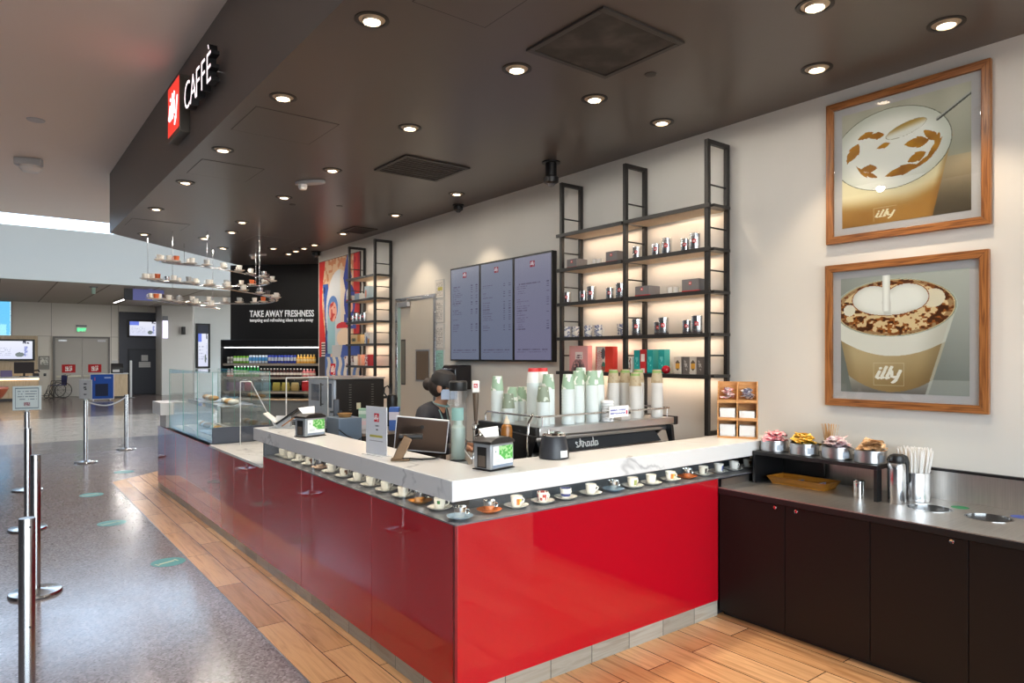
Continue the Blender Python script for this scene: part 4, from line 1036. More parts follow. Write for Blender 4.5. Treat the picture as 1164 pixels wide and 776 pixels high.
# devices on the bench behind
t = thing('cash_box', 'blue-grey till box beside the far napkin dispenser', 'till', (2.19+0.02, 5.12, 0.9155), 0)
m = MB(); m.box((0, 0, 0), (0.20, 0.24, 0.285), 0, 0.006); m.build('case', mat('till_bluegrey', rgb(92, 108, 126), 0.4), t)
m = MB(); m.tube([(0.0, -0.004, 0.2), (0.06, -0.012, 0.15), (0.15, -0.012, 0.10), (0.19, -0.01, 0.12)], 0.004, 8); m.build('cable', BLACKP, t)
m = MB(); m.lathe([(0, 0), (0.045, 0), (0.06, 0.03), (0.057, 0.03), (0.042, 0.004), (0, 0.004)], 24); o = m.build('basket', mat('basket_brown', rgb(150, 112, 66), 0.7, bump=(90, 0.6)), None, (2.31, 5.23, 0.9155+0.286)); tag(o, 'small brown bowl on top of the blue-grey till box', 'bowl')
t = thing('desk_phone', 'black upright handset beside the silver oven front', 'phone', (2.33, 5.45, 0.9155), R(-20))
m = MB(); m.box((-0.035, -0.035, 0), (0.035, 0.02, 0.28), 0, 0.008); m.build('cradle', mat('handset_grey', rgb(44, 48, 58), 0.4), t)
m = MB(); m.box((-0.025, -0.05, 0.22), (0.025, -0.0355, 0.42), 0, 0.008); m.build('handset', mat('handset_grey', rgb(44, 48, 58), 0.4), t)
m = MB(); m.box((-0.05, 0.0205, 0.30), (0.05, 0.026, 0.32)); m.build('bracket', BLACKP, t)
# oven
t = thing('speed_oven', 'black speed oven with silver front on the staff work table', 'oven', (3.03, 7.13, 0.9306))
m = MB(); m.box((0.02, 0.0, 0.03), (0.60, 0.75, 0.50), 0, 0.006)
m.build('body', mat('oven_black', rgb(22, 19, 18), 0.35), t)
m = MB()
for k in range(11): m.box((0.17, -0.0012, 0.16+k*0.028), (0.20, -0.0002, 0.167+k*0.028)); m.box((0.44, -0.0012, 0.16+k*0.028), (0.47, -0.0002, 0.167+k*0.028))
m.build('vent_slots', mat('slot_grey', rgb(110, 108, 104), 0.5), t)
m = MB(); m.box((0.26, -0.0012, 0.17), (0.31, -0.0002, 0.24)); m.build('rating_label', mat('label_cream', rgb(214, 206, 176), 0.6), t)
m = MB(); m.box((-0.012, -0.01, 0.505), (0.61, 0.76, 0.525), 0, 0.004); m.build('lid', STEELB, t)
m = MB(); m.box((-0.006, 0.0, 0.03), (0.0195, 0.75, 0.50), 0, 0.004); m.build('front', mat('oven_silver', rgb(176, 186, 200), 0.3, 0.5), t)
m = MB(); m.box((-0.0075, 0.06, 0.19), (-0.0062, 0.18, 0.46)); m.box((-0.0075, 0.42, 0.25), (-0.0062, 0.66, 0.44)); m.build('dark_window', mat('oven_window', rgb(70, 84, 104), 0.15), t)
m = MB(); m.cyl((-0.035, 0.30, 0.20), (-0.035, 0.30, 0.46), 0.009, n=14); m.cyl((-0.035, 0.30, 0.22), (-0.006, 0.30, 0.22), 0.006, n=14); m.cyl((-0.035, 0.30, 0.44), (-0.006, 0.30, 0.44), 0.006, n=14); m.build('handle', BLACKP, t)
for sx_ in (0.06, 0.54):
    for sy_ in (0.06, 0.69):
        m = MB(); m.cyl((sx_, sy_, 0), (sx_, sy_, 0.029), 0.02, n=18); m.build('foot', BLACKP, t)
def small_box(name, loc, size, rz, label, cols, cat='box'):
    m = MB(); a, b_, c = size; m.box((-a/2, -b_/2, 0), (a/2, b_/2, c), 0, 0.002); m.box((-a/2-0.0005, -b_/2-0.0005, c*0.45), (a/2+0.0005, b_/2+0.0005, c*0.8), 1)
    o = m.build(name, [mat('bx_%d_%d_%d' % q, rgb(*q), 0.6) for q in cols], None, loc, (0, 0, R(rz))); return tag(o, label, cat)
small_box('cup_carton', (3.12, 6.55, 0.9306), (0.12, 0.10, 0.12), -35, 'white carton, the lower of two on the work table behind the white notice', [(214, 210, 214), (226, 200, 206)])
small_box('cup_carton', (3.12, 6.55, 1.0512), (0.12, 0.10, 0.10), -35, 'pale green carton, the upper of two on the work table behind the white notice', [(150, 190, 170), (206, 222, 214)])
small_box('carton', (3.36, 6.36, 0.9306), (0.10, 0.12, 0.235), -35, 'blue and white carton on the work table right of the white notice', [(70, 110, 190), (210, 214, 230)])
t = thing('thermal_jug', 'black jug with a loop handle under the narrow shelf unit', 'jug', (3.52, 6.72, 0.9306), R(-40))
m = MB(); m.lathe([(0, 0), (0.055, 0), (0.058, 0.01), (0.058, 0.24), (0.06, 0.30), (0.048, 0.34), (0, 0.35)], 28); m.build('body', BLACKP, t)
m = MB(); m.tube([(-0.05, 0, 0.31), (-0.09, 0, 0.36), (-0.085, 0, 0.42), (-0.05, 0, 0.44), (-0.02, 0, 0.40), (-0.015, 0, 0.35)], 0.009, 12); m.build('handle', BLACKP, t)

# ---------------------------------------------------------------- espresso machine
em = thing('espresso_machine', 'long steel and black espresso machine topped with stacked cups', 'coffee machine', (2.65, 3.20, 0.7906))
def E(mb, lo, hi, m_=0, bev=0.004): return mb.box((lo[0]-2.65, lo[1]-3.20, lo[2]-0.7906), (hi[0]-2.65, hi[1]-3.20, hi[2]-0.7906), m_, bev)
def EP(mb, poly, a, b_, m_=0, bev=0.003):
    return mb.prism([(y-3.20, z-0.7906) for y, z in poly], a-2.65, b_-2.65, 'x', m_, bev)
m = MB(); E(m, (2.72, 3.34, 0.86), (3.88, 3.76, 1.205)); m.build('body', mat('machine_dark', rgb(40, 40, 44), 0.3, 0.3), em)
m = MB(); E(m, (2.70, 3.235, 1.035), (3.90, 3.335, 1.085)); m.build('lower_rail', STEELB, em)
m = MB(); EP(m, [(3.245, 1.088), (3.255, 1.088), (3.325, 1.165), (3.315, 1.165)], 2.74, 3.86, 0, 0.001); m.build('glass_back', mat('smoked_panel', rgb(92, 92, 94), 0.12, 0.5), em)
m = MB(); EP(m, [(3.235, 1.168), (3.335, 1.168), (3.335, 1.207), (3.25, 1.207), (3.232, 1.19)], 2.68, 3.92); m.build('upper_rail', STEELB, em)
m = MB(); E(m, (2.66, 3.18, 1.208), (3.925, 3.78, 1.258), 0, 0.006); m.build('cup_tray', STEELB, em)
for x, nm in ((2.625, 0), (3.927, 1)):
    m = MB(); E(m, (x, 3.175, 1.204), (x+0.034, 3.785, 1.264), 0, 0.005); m.build('tray_end', BLACKP, em)
# black side arms
m = MB(); EP(m, [(3.16, 1.215), (3.56, 1.235), (3.60, 1.205), (3.42, 1.18), (3.26, 1.06), (3.20, 0.98), (3.17, 0.98), (3.21, 1.09)], 2.58, 2.624); m.build('side_arm', BLACKP, em)
m = MB(); EP(m, [(3.19, 1.203), (3.30, 1.203), (3.50, 1.03), (3.48, 1.01), (3.29, 1.16), (3.24, 1.16), (3.20, 1.04), (3.17, 1.04)], 3.90, 3.926); m.build('side_arm', BLACKP, em)
for x in (2.78, 3.80):
    for y in (3.40, 3.70):
        m = MB(); m.cyl((x-2.65, y-3.20, 0), (x-2.65, y-3.20, 0.068), 0.022, n=18); m.build('foot', BLACKP, em)
m = MB(); zr = 1.325-0.7906
m.tube([(0.02, 0.56, 0.475), (0.02, 0.56, zr-0.02), (0.02, 0.54, zr), (0.02, 0.02, zr), (0.03, 0.0, zr), (1.24, 0.0, zr), (1.255, 0.02, zr), (1.255, 0.54, zr), (1.255, 0.56, zr-0.02), (1.255, 0.56, 0.475)], 0.006, 12); m.build('cup_rail', STEEL, em)
for x in (0.05, 0.65, 1.22):
    m = MB(); m.cyl((x, 0.0, 0.468), (x, 0.0, zr-0.005), 0.004, n=12); m.build('rail_post', STEEL, em)
LA = [(2.6, .8), (2.25, .85), (2.05, .4), (2.2, .05), (2.45, .2), (2.65, .85), (2.55, .2), (2.7, 0), (2.92, .25)]
PEN = [[(.22, .82), (.02, .95), (-.16, .76), (-.02, .53), (.12, .30), (.0, .05), (-.26, .08)], [(.02, .05), (.5, .25), (1.02, 1.5), (.88, .2), (1.0, 0), (1.2, .25)], [(.70, 1.0), (1.3, 1.0)],
       [(1.2, .25), (1.45, .95), (1.5, .75), (1.78, .75), (1.66, .2), (1.8, 0), (2.1, .3)], LA,
       [(3.42, .8), (3.1, .85), (2.92, .4), (3.05, .05), (3.3, .2), (3.72, 1.6), (3.42, .3), (3.5, 0), (3.75, .25)], [(x+1.68, y) for x, y in LA[:-2]]]
m = MB()
for ln in PEN: m.strokes([(a[0]+0.22*a[1], a[1], b_[0]+0.22*b_[1], b_[1]) for a, b_ in zip(ln, ln[1:])], 0.17, -0.0012, 0.0, sc=0.044)
o = m.build('script', WHITEL, em, (0.40, 0.0565, 0.312)); o.rotation_euler = (R(-42), 0, 0)
m = MB(); m.tube([(0.0-0.05, 0.02, 0.25), (-0.07, 0.0, 0.35), (-0.06, 0.0, 0.50), (-0.02, 0.01, 0.545), (0.02, 0.06, 0.55)], 0.008, 12); m.build('steam_pipe', CHROME, em)

# nested paper cups standing upside down: each cup an object of its own
CZ = 1.2590
PCW = mat('paper_cup_white', rgb(220, 228, 226), 0.6); PCT = mat('paper_cup_grey', rgb(206, 204, 200), 0.6)
def cup_print(name, base, leaf, sc_, thr):
    m_, nt, b = nodes_of(name, 0.55); n = N(nt, 'ShaderNodeTexNoise', Scale=sc_, Detail=1.5); nt.links.new(coords(nt), n.inputs['Vector'])
    nt.links.new(ramp(nt, n.outputs['Fac'], [(thr, base), (thr+0.02, leaf)]), b.inputs['Base Color']); return m_
PCG = cup_print('cup_green_print', rgb(158, 186, 160), rgb(236, 240, 232), 22.0, 0.56)
PCK = cup_print('cup_kraft_print', rgb(176, 160, 132), rgb(160, 142, 112), 40.0, 0.6)
PCR = mat('cup_white_plain', rgb(238, 238, 234), 0.5); PRED = mat('cup_red_band', rgb(212, 60, 60), 0.5); PGRN = mat('cup_green_band', rgb(126, 160, 88), 0.5)
def paper_cup_mesh():
    mb = MB(); mb.lathe([(0.0425, 0.004), (0.0435, 0.001), (0.0432, 0.0), (0.0418, 0.002), (0.0305, 0.0935), (0.0, 0.0935), ], 24)      # inside, from the rim up
    mb.f = [f[::-1] for f in mb.f]
    k = len(mb.f)
    mb.lathe([(0.0425, 0.004), (0.0408, 0.020), (0.0345, 0.072), (0.0325, 0.088), (0.0316, 0.0955), (0.030, 0.0955), (0.0295, 0.0945), (0.0, 0.0945)], 24)
    return mb, k
pc, pk = paper_cup_mesh()
def cup_proto(kind):
    mb = MB(); mb.v = list(pc.v); mb.f = list(pc.f); mb.m = [0]*len(pc.f)
    for i, f in enumerate(mb.f):
        zz = sum(mb.v[q][2] for q in f)/len(f)
        if i >= pk and kind in ('red', 'kraft') and ((kind == 'red' and 0.078 < zz) or (kind == 'kraft' and 0.072 < zz < 0.09)): mb.m[i] = 1
    ms = {'white': [PCW], 'tanw': [PCT], 'green': [PCG], 'kraft': [PCK, PGRN], 'red': [PCR, PRED], 'sage': [cup_print('cup_sage_print', rgb(140, 152, 132), rgb(206, 214, 200), 30.0, 0.62)]}[kind]
    return mb.build('paper_cup', ms)
CP = {}
def one_cup(kind, loc, label, group, rz=0):
    if kind not in CP: o = CP[kind] = cup_proto(kind)
    else: o = CP[kind].copy(); COL.objects.link(o)
    o.location = loc; o.rotation_euler = (0, 0, rz); return tag(o, label, 'paper cup', group)
PITCH = 0.0188
def stack(x, y, n, top, body, desc, z0=CZ):
    rnd = random.Random(int(x*1000))
    for k in range(n):
        last = k == n-1
        one_cup(top if last else body, (x, y, z0+k*PITCH), ('topmost upside-down cup of the ' if last else 'paper cup nested within the ')+desc, 'cups of the '+desc, rnd.random()*6)
def mx(px, y): return on_y(px, 440, y)[0]
for (x, y, n, kd, bd_, ds) in ((2.823, 3.44, 15, 'red', 'white', 'white red-banded stack at the far left'), (2.92, 3.46, 15, 'red', 'white', 'white red-banded stack second from the left'),
                          (2.774, 3.28, 9, 'sage', 'white', 'shortest olive-topped stack'), (2.875, 3.35, 13, 'green', 'white', 'green-topped stack right of the shortest one'),
                          (2.975, 3.27, 13, 'green', 'white', 'nearest green-topped stack'), (3.10, 3.31, 14, 'green', 'white', 'green-topped stack right of the nearest one'),
                          (3.22, 3.41, 15, 'green', 'white', 'tallest green-topped stack'), (3.205, 3.285, 14, 'green', 'white', 'green-topped stack in front of the tallest one'), (3.316, 3.34, 14, 'green', 'white', 'rightmost green-topped stack'),
                          (3.60, 3.47, 14, 'kraft', 'tanw', 'leftmost kraft-topped stack'), (3.70, 3.45, 14, 'kraft', 'tanw', 'second kraft-topped stack from the left'),
                          (3.655, 3.31, 13, 'kraft', 'tanw', 'nearest kraft-topped stack'), (3.80, 3.41, 14, 'kraft', 'tanw', 'kraft-topped stack behind the nearest one'), (3.84, 3.27, 14, 'kraft', 'tanw', 'rightmost kraft-topped stack')):
    stack(x, y, n, kd, bd_, ds)
for (x, y, n, kd, ds) in ((2.725, 3.70, 12, 'green', 'tall green-topped stack beside the tap handle'), (2.735, 3.59, 6, 'sage', 'short olive-topped stack beside the tap handle'),
                          (2.82, 3.66, 8, 'green', 'short green-topped stack left of the blender jars'), (2.91, 3.66, 8, 'green', 'short green-topped stack touching the blender jars')):
    stack(x, y, n, kd, 'white', ds)
# card, lids and box on the tray
t = thing('card_sign', 'small white card with a printed line leaning on the cup rail', 'sign', (mx(703, 3.19), 3.186, 1.288), R(4))
def f_card(u, v):
    c = (238, 240, 244)
    if (abs(v-0.62) < 0.07 or abs(v-0.34) < 0.07) and 0.06 < u < 0.86 and hash2(int(u*34), int(v*3)) > 0.25: c = (126, 130, 190)
    if u > 0.87 and 0.2 < v < 0.6 and u < 0.95: c = (216, 60, 90)
    return c
m = MB(); m.box((-0.10, -0.001, 0), (0.10, 0.001, 0.075), 0, 0.0004); m.build('card', PAPER, t); sheet('print', 0.196, 0.072, 40, 14, f_card, PRINT, t, (0, -0.0015, 0.0015))
lid0 = None
lidm = MB(); lidm.lathe([(0.041, 0), (0.0435, 0.002), (0.0425, 0.008), (0.038, 0.010), (0.036, 0.016), (0.033, 0.016), (0.031, 0.013), (0, 0.013), ], 24)
for k in range(8):
    if lid0 is None: lid0 = o = lidm.build('cup_cover', mat('lid_white', rgb(240, 240, 240), 0.35))
    else: o = lid0.copy(); COL.objects.link(o)
    o.location = (mx(690.5, 3.25), 3.25, CZ+k*0.0175); tag(o, 'white plastic lid in the pile behind the small white card', 'cup lid', 'pile of lids behind the small card')
small_box('sugar_carton', (mx(707, 3.27), 3.262, CZ), (0.09, 0.06, 0.085), 0, 'small dark-topped box behind the small white card', [(214, 204, 196), (60, 50, 46)])

# ---------------------------------------------------------------- left of the machine
t = thing('knock_box', 'black steel box carrying the caramel bottle left of the espresso machine', 'box', (2.44, 3.27, 0.7906))
m = MB(); m.box((-0.12, -0.10, 0), (0.12, 0.10, 0.26), 0, 0.006); m.build('body', BLACKP, t); m = MB(); m.cyl((-0.121, 0, 0.2), (-0.135, 0, 0.2), 0.02, n=18); m.build('knob', STEEL, t)
t = thing('sauce_bottle', 'squeeze bottle half full of caramel behind the napkin dispenser', 'bottle', (2.50, 3.30, 1.0512))
m = MB(); m.lathe([(0, 0), (0.034, 0), (0.036, 0.004), (0.036, 0.20), (0.030, 0.225), (0.016, 0.235), (0, 0.236)], 28); m.build('bottle', mat('caramel', rgb(150, 96, 40), 0.25), t)
m = MB(); m.lathe([(0.0365, 0.004), (0.0368, 0.004), (0.0368, 0.09), (0.0365, 0.09)], 28); m.build('dark_sauce', mat('dark_sauce', rgb(74, 40, 34), 0.25), t)
m = MB(); m.lathe([(0.0166, 0.2355), (0.020, 0.237), (0.018, 0.25), (0.006, 0.275), (0.004, 0.285), (0, 0.285)], 20); m.build('nozzle', mat('nozzle_clear', rgb(222, 206, 180), 0.3), t)
t = thing('canister', 'clear canister of pale wrapped sweets behind the steel pitcher', 'canister', (2.375, 3.31, 1.0512))
m = MB(); m.lathe([(0, 0), (0.048, 0), (0.05, 0.004), (0.05, 0.17), (0.052, 0.175), (0.049, 0.175), (0.047, 0.006), (0, 0.006)], 28); m.build('jar', ACRYL, t)
m = MB(); rnd = random.Random(3)
for k in range(40): m.ball((rnd.uniform(-.028, .028), rnd.uniform(-.028, .028), 0.02+k*0.0036), 0.014, (1, 0.7, 0.6), 8, 0, )
o = m.build('contents', mat('pale_sweets', rgb(222, 206, 170), 0.6), t); o['kind'] = 'stuff'
t = thing('drink_dispenser', 'tall clear drinks dispenser with a black lid beside the barista', 'dispenser', (2.385, 3.66, 0.7906))
m = MB(); m.lathe([(0, 0), (0.075, 0), (0.075, 0.20), (0.055, 0.24)], 32); m.build('base', mat('dispenser_grey', rgb(150, 156, 156), 0.3), t)
m = MB(); m.lathe([(0.053, 0.241), (0.055, 0.245), (0.055, 0.685), (0.052, 0.685), (0.052, 0.25)], 32); m.build('cylinder', ACRYL, t)
m = MB(); m.lathe([(0, 0.252), (0.045, 0.252), (0.045, 0.45), (0.03, 0.47), (0.022, 0.56), (0, 0.57)], 28); m.build('drink', mat('pale_green_drink', rgb(196, 214, 204), 0.3), t)
m = MB(); m.lathe([(0.0556, 0.50), (0.0562, 0.50), (0.0562, 0.58), (0.0556, 0.58)], 10, a0=R(-170), a1=R(-85)); m.build('label', mat('teal_label', rgb(136, 176, 168), 0.5), t)
m = MB(); m.lathe([(0.056, 0.686), (0.058, 0.69), (0.058, 0.74), (0.052, 0.748), (0, 0.748)], 32); m.build('lid', BLACKP, t)
t = thing('draft_tap', 'chrome draft tap with a brown grip and white logo cap left of the cups', 'tap', (2.535, 3.68, 0.7906))
m = MB(); m.lathe([(0, 0), (0.036, 0), (0.034, 0.01), (0.020, 0.02), (0.018, 0.42), (0.022, 0.43), (0.022, 0.46), (0.010, 0.48), (0, 0.48)], 24); m.cyl((0, 0, 0.44), (-0.05, -0.06, 0.43), 0.010, n=16); m.cyl((-0.05, -0.06, 0.43), (-0.05, -0.06, 0.37), 0.009, 0.007, n=16); m.build('column', CHROME, t)
m = MB(); m.lathe([(0, 0.481), (0.011, 0.481), (0.014, 0.53), (0.018, 0.60), (0.021, 0.665), (0, 0.667)], 24); m.build('grip', mat('tap_brown', rgb(92, 74, 58), 0.4), t)
m = MB(); m.box((-0.024, -0.016, 0.668), (0.024, 0.016, 0.745), 0, 0.007); cp = m.build('cap', WHITEL, t); cp.rotation_euler = (0, 0, R(-35))
m = MB(); m.box((-0.013, -0.0175, 0.70), (0.013, -0.0163, 0.726)); m.strokes(LOGO, 0.09, -0.0184, -0.0176, 1, sc=0.023, off=(-0.0115, 0.7015)); m.build('logo', [REDL, WHITEL], cp)
# blender jars drying upside down on the machine
for k, (px, y, s) in enumerate(((3.03, 3.69, 1.0), (2.995, 3.56, 0.8))):
    t = thing('blender_jar', ['larger clear blender jar with a black loop handle beside the cup stacks', 'smaller clear blender jar with a dark round cap beside the white stacks'][k], 'blender jar', (px, y, CZ), R(20), 'blender jars')
    m = MB(); m.lathe([(0.058*s, 0), (0.06*s, 0.002), (0.05*s, 0.20*s), (0.042*s, 0.27*s), (0.030*s, 0.285*s), (0, 0.287*s), (0, 0.283*s), (0.029*s, 0.281*s), (0.039*s, 0.267*s), (0.047*s, 0.20*s), (0.057*s, 0.0)], 24); m.build('jar', ACRYL, t)
    m = MB(); m.tube([(0.036*s, 0, 0.27*s), (0.06*s, 0, 0.305*s), (0.0, 0, 0.318*s), (-0.045*s, 0, 0.30*s), (-0.04*s, 0, 0.27*s)], 0.006, 12); m.build('handle', BLACKP, t)
    m = MB(); M = Matrix.Translation((0, -0.056*s, 0.10*s)) @ Matrix.Rotation(PI/2, 4, 'X'); m.lathe([(0, 0), (0.036*s, 0), (0.038*s, 0.006), (0.032*s, 0.016), (0.012*s, 0.018), (0.010*s, 0.026), (0, 0.026)], 24, M=M); m.build('cap', BLACKP, t)

# ---------------------------------------------------------------- bamboo organiser on the marble by the wall
og = thing('organiser', 'bamboo six-compartment organiser on the marble end by the wall', 'organiser', (4.195, 2.845, ZT), R(-59))
W_, D_, H_ = 0.27, 0.12, 0.40; tk = 0.008
for x in (-W_/2, -tk/2, W_/2-tk):
    m = MB(); hh = H_ if abs(x+tk/2) > 1e-6 else H_-0.01
    y1 = D_
    m.prism([(0, 0), (D_, 0), (D_, hh), (D_*0.55, hh), (0, 0.275)], x, x+tk, 'x', 0, 0.001); m.build('divider' if abs(x+tk/2) < 1e-6 else 'side', BAMBOO, og)
m = MB(); m.box((-W_/2+tk, D_-0.006, 0), (W_/2-tk, D_, H_-0.002)); m.build('back_board', BAMBOO, og)
for z in (0.0, 0.125, 0.25):
    for x0, x1 in ((-W_/2+tk, -tk/2), (tk/2, W_/2-tk)):
        m = MB(); m.box((x0, 0.002, z), (x1, D_-0.007, z+0.007)); m.box((x0, 0.0, z), (x1, 0.008, z+(0.022 if z else 0.014))); m.build('shelf', BAMBOO, og)
Mo = Matrix.Translation((4.195, 2.845, ZT)) @ Matrix.Rotation(R(-59), 4, 'Z')
napm = MB(); napm.box((-0.052, 0, 0), (0.052, 0.085, 0.0042), 0, 0.001)
nap0 = None
for (x, z, n, nm) in ((-0.066, 0.0075, 20, 'lower left'), (0.066, 0.0075, 19, 'lower right'), (-0.066, 0.1325, 18, 'middle left'), (0.066, 0.1325, 14, 'middle right')):
    rnd = random.Random(n)
    for k in range(n):
        p = Mo @ Vector((x+rnd.uniform(-.002, .002), 0.012+rnd.uniform(0, .003), z+k*0.0044))
        if nap0 is None: nap0 = o = napm.build('napkin', PAPER)
        else: o = nap0.copy(); COL.objects.link(o)
        o.location = p; o.rotation_euler = (0, 0, R(-59)); tag(o, 'folded white napkin in the %s compartment of the bamboo organiser' % nm, 'napkin', 'napkins in the '+nm+' compartment')
def packet_mesh(l, w_, th):
    mb = MB(); nx, ny = 6, 4; vs = []; fs = []
    for s in (1, -1):
        for j in range(ny+1):
            for i in range(nx+1):
                u, v = i/nx, j/ny; h = th*s*(math.sin(PI*min(max((u-0.08)/0.84, 0), 1)))**0.5*(math.sin(PI*v))**0.5 if 0 < u < 1 and 0 < v < 1 else 0.0003*s
                vs.append((l*(u-0.5), w_*(v-0.5), h))
    k = (nx+1)*(ny+1)
    for j in range(ny):
        for i in range(nx):
            a = j*(nx+1)+i; q = (a, a+1, a+nx+2, a+nx+1); fs.append(q); fs.append(tuple(k+z for z in q[::-1]))
    mb.add(vs, fs); return mb
def packet_mat(name, c1, c2, sc_=60.0, thr=0.56):
    m_, nt, b = nodes_of(name, 0.55); n = N(nt, 'ShaderNodeTexNoise', Scale=sc_, Detail=1.0); nt.links.new(coords(nt), n.inputs['Vector'])
    nt.links.new(ramp(nt, n.outputs['Fac'], [(thr, c1), (thr+0.03, c2)]), b.inputs['Base Color']); return m_
pk0 = {}
def packets(kind, m_, base, spread, n, label, group, seed, l=0.062, w_=0.03, h0=0.0, hmax=0.05, M=None, stand=0.5):
    rnd = random.Random(seed)
    for k in range(n):
        if kind not in pk0: pk0[kind] = o = packet_mesh(l, w_, 0.003).build('sugar_packet', m_)
        else: o = pk0[kind].copy(); COL.objects.link(o)
        f = k/n; rr_ = spread*math.sqrt(rnd.random())*(1-0.45*f); a = rnd.uniform(0, 2*PI)
        v = Vector((rr_*math.cos(a), rr_*math.sin(a)*(1 if M is None else 0.5), h0+hmax*f))
        o.location = (M @ v) if M else Vector(base)+v
        o.rotation_euler = (rnd.uniform(-.35, .35)+(rnd.random() < stand)*0.35, rnd.uniform(-.35, .35), rnd.uniform(0, 2*PI)); tag(o, label, 'sugar packet', group)
for x, nm, sd, mm in ((-0.066, 'upper left', 3, packet_mat('packet_pinkwhite', rgb(236, 230, 230), rgb(220, 120, 130))), (0.066, 'upper right', 4, packet_mat('packet_bluewhite', rgb(232, 232, 236), rgb(90, 90, 140)))):
    packets('org'+nm, mm, None, 0.034, 30, 'printed sugar packet in the %s compartment of the bamboo organiser' % nm, 'packets in the '+nm+' compartment', sd, 0.05, 0.030, 0.282, 0.07, Mo @ Matrix.Translation((x, 0.055, 0)), 0.3)
# ---------------------------------------------------------------- condiment station
cb = thing('condiment_cabinet', 'long black condiment cabinet with a steel top along the back wall', 'cabinet', (3.80, 0.80, 0))
Y1 = 1.912   # length: from y 0.80 to 2.712
m = MB(); m.box((0.022, 0.0, 0.05), (0.735, Y1, 0.80)); m.build('carcass', CABINET, cb)
m = MB(); m.box((0.05, 0.0, 0.0), (0.73, Y1, 0.0495)); m.build('plinth', BLACKP, cb)
edges = [0.80, 1.281, 1.75, 2.249, 2.712]
for k, (a, b_) in enumerate(zip(edges, edges[1:])):
    m = MB(); m.box((0.0, a-0.80+0.002, 0.035), (0.020, b_-0.80-0.002, 0.797), 0, 0.0015); dd = m.build('door', CABINET, cb)
    ky = {1: 1.354, 2: 2.176, 3: 2.313}.get(k)
    if ky:
        m = MB(); M = Matrix.Translation((0.0, ky-0.80, 0.778)) @ Matrix.Rotation(-PI/2, 4, 'Y'); m.lathe([(0.0105, 0.0), (0.0115, 0.003), (0.010, 0.006), (0.006, 0.005), (0, 0.005)], 22, M=M); m.build('lock', CHROME, dd)
m = MB(); m.box((-0.012, -0.005, 0.8005), (0.735, Y1+0.002, 0.834), 0, 0.002); m.build('top_edge', BLACKP, cb)
# steel sheet with two round waste openings
bm = bmesh.new()
def hole_plate(x0, x1, y0, y1, z0, z1, holes, n=40):
    mb = MB()
    # split the sheet into cells, one square cell round each hole
    ys = sorted({y0, y1}|{q for (hx, hy, hr) in holes for q in (hy-hr-0.02, hy+hr+0.02)})
    for a, b_ in zip(ys, ys[1:]):
        hs = [h for h in holes if a < h[1] < b_]
        if not hs: mb.box((x0, a, z0), (x1, b_, z1)); continue
        hx, hy, hr = hs[0]; xa, xb = hx-hr-0.02, hx+hr+0.02
        mb.box((x0, a, z0), (xa, b_, z1)); mb.box((xb, a, z0), (x1, b_, z1))
        s = hr+0.02; outer = []; inner = []
        for i in range(n):
            t_ = 2*PI*i/n; c, q = math.cos(t_), math.sin(t_); k = s/max(abs(c), abs(q))
            outer.append((hx+c*k, hy+q*k)); inner.append((hx+c*hr, hy+q*hr))
        vs = [(x, y, z1) for x, y in outer]+[(x, y, z1) for x, y in inner]+[(x, y, z0-0.10) for x, y in inner]
        fs = []
        for i in range(n):
            j = (i+1) % n; fs.append((i, j, n+j, n+i)); fs.append((n+i, n+j, 2*n+j, 2*n+i))
        mb.add(vs, fs)
    return mb
HO = [(4.21-3.80, 1.61-0.80, 0.105), (4.21-3.80, 1.325-0.80, 0.105)]
m = hole_plate(-0.008, 0.735, -0.004, Y1, 0.8343, 0.840, HO); m.build('steel_top', TOPSTEEL, cb)
for hx, hy, hr in HO:
    m = MB(); m.lathe([(hr-0.002, -0.03), (hr-0.0015, 0.0005), (hr+0.006, 0.0008), (hr+0.006, 0.0018), (hr-0.003, 0.0022), (hr-0.004, -0.03)], 40, c=(hx, hy, 0.840)); m.build('waste_ring', CHROME, cb)
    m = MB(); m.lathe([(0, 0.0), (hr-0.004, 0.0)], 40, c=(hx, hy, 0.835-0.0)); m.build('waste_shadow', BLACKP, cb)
m = MB(); m.box((0.722, 0.0, 0.8405), (0.730, Y1, 1.010)); m.build('splashback', TOPSTEEL, cb)
m = MB(); m.box((0.715, 0.0, 1.0105), (0.746, 1.08, 1.026), 0, 0.001); m.build('splash_trim', BLACKP, cb)
m = MB(); m.box((0.02, Y1-0.004, 0.8405), (0.33, Y1, 0.888)); m.build('side_splash', STEELB, cb)
for (yy, c_) in ((1.485, (40, 140, 90)), (1.20, (70, 90, 170))):
    m = MB(); m.lathe([(0, 0.8402), (0.045, 0.8402), (0.045, 0.8406), (0, 0.8406)], 24, c=(4.37-3.80, yy-0.80+0.03, 0)); m.build('waste_sticker', mat('sticker_%d' % c_[0], rgb(*c_), 0.5), cb)
# black riser
rs = thing('riser_shelf', 'black bridge shelf on the steel top carrying the sugar tins', 'shelf', (4.13, 1.862, 0.8408))
m = MB(); m.box((0.0, 0.0, 0.188), (0.375, 0.82, 0.213), 0, 0.002); m.build('top_board', BLACKP, rs)
m = MB(); m.box((0.002, 0.80, 0), (0.373, 0.82, 0.1875), 0, 0.001); m.build('end_board', BLACKP, rs)
m = MB(); m.box((0.002, 0.0, 0), (0.06, 0.02, 0.1875), 0, 0.001); m.build('end_board', BLACKP, rs)
m = MB(); m.box((0.345, 0.50, 0), (0.355, 0.7995, 0.1875)); m.build('back_board', BLACKP, rs)
ZR = 0.8408+0.2135
tinM = MB(); tinM.lathe([(0, 0.0), (0.086, 0.0), (0.089, 0.003), (0.089, 0.070), (0.091, 0.072), (0.0905, 0.0745), (0.087, 0.0745), (0.086, 0.008), (0, 0.008)], 40)
tin0 = None
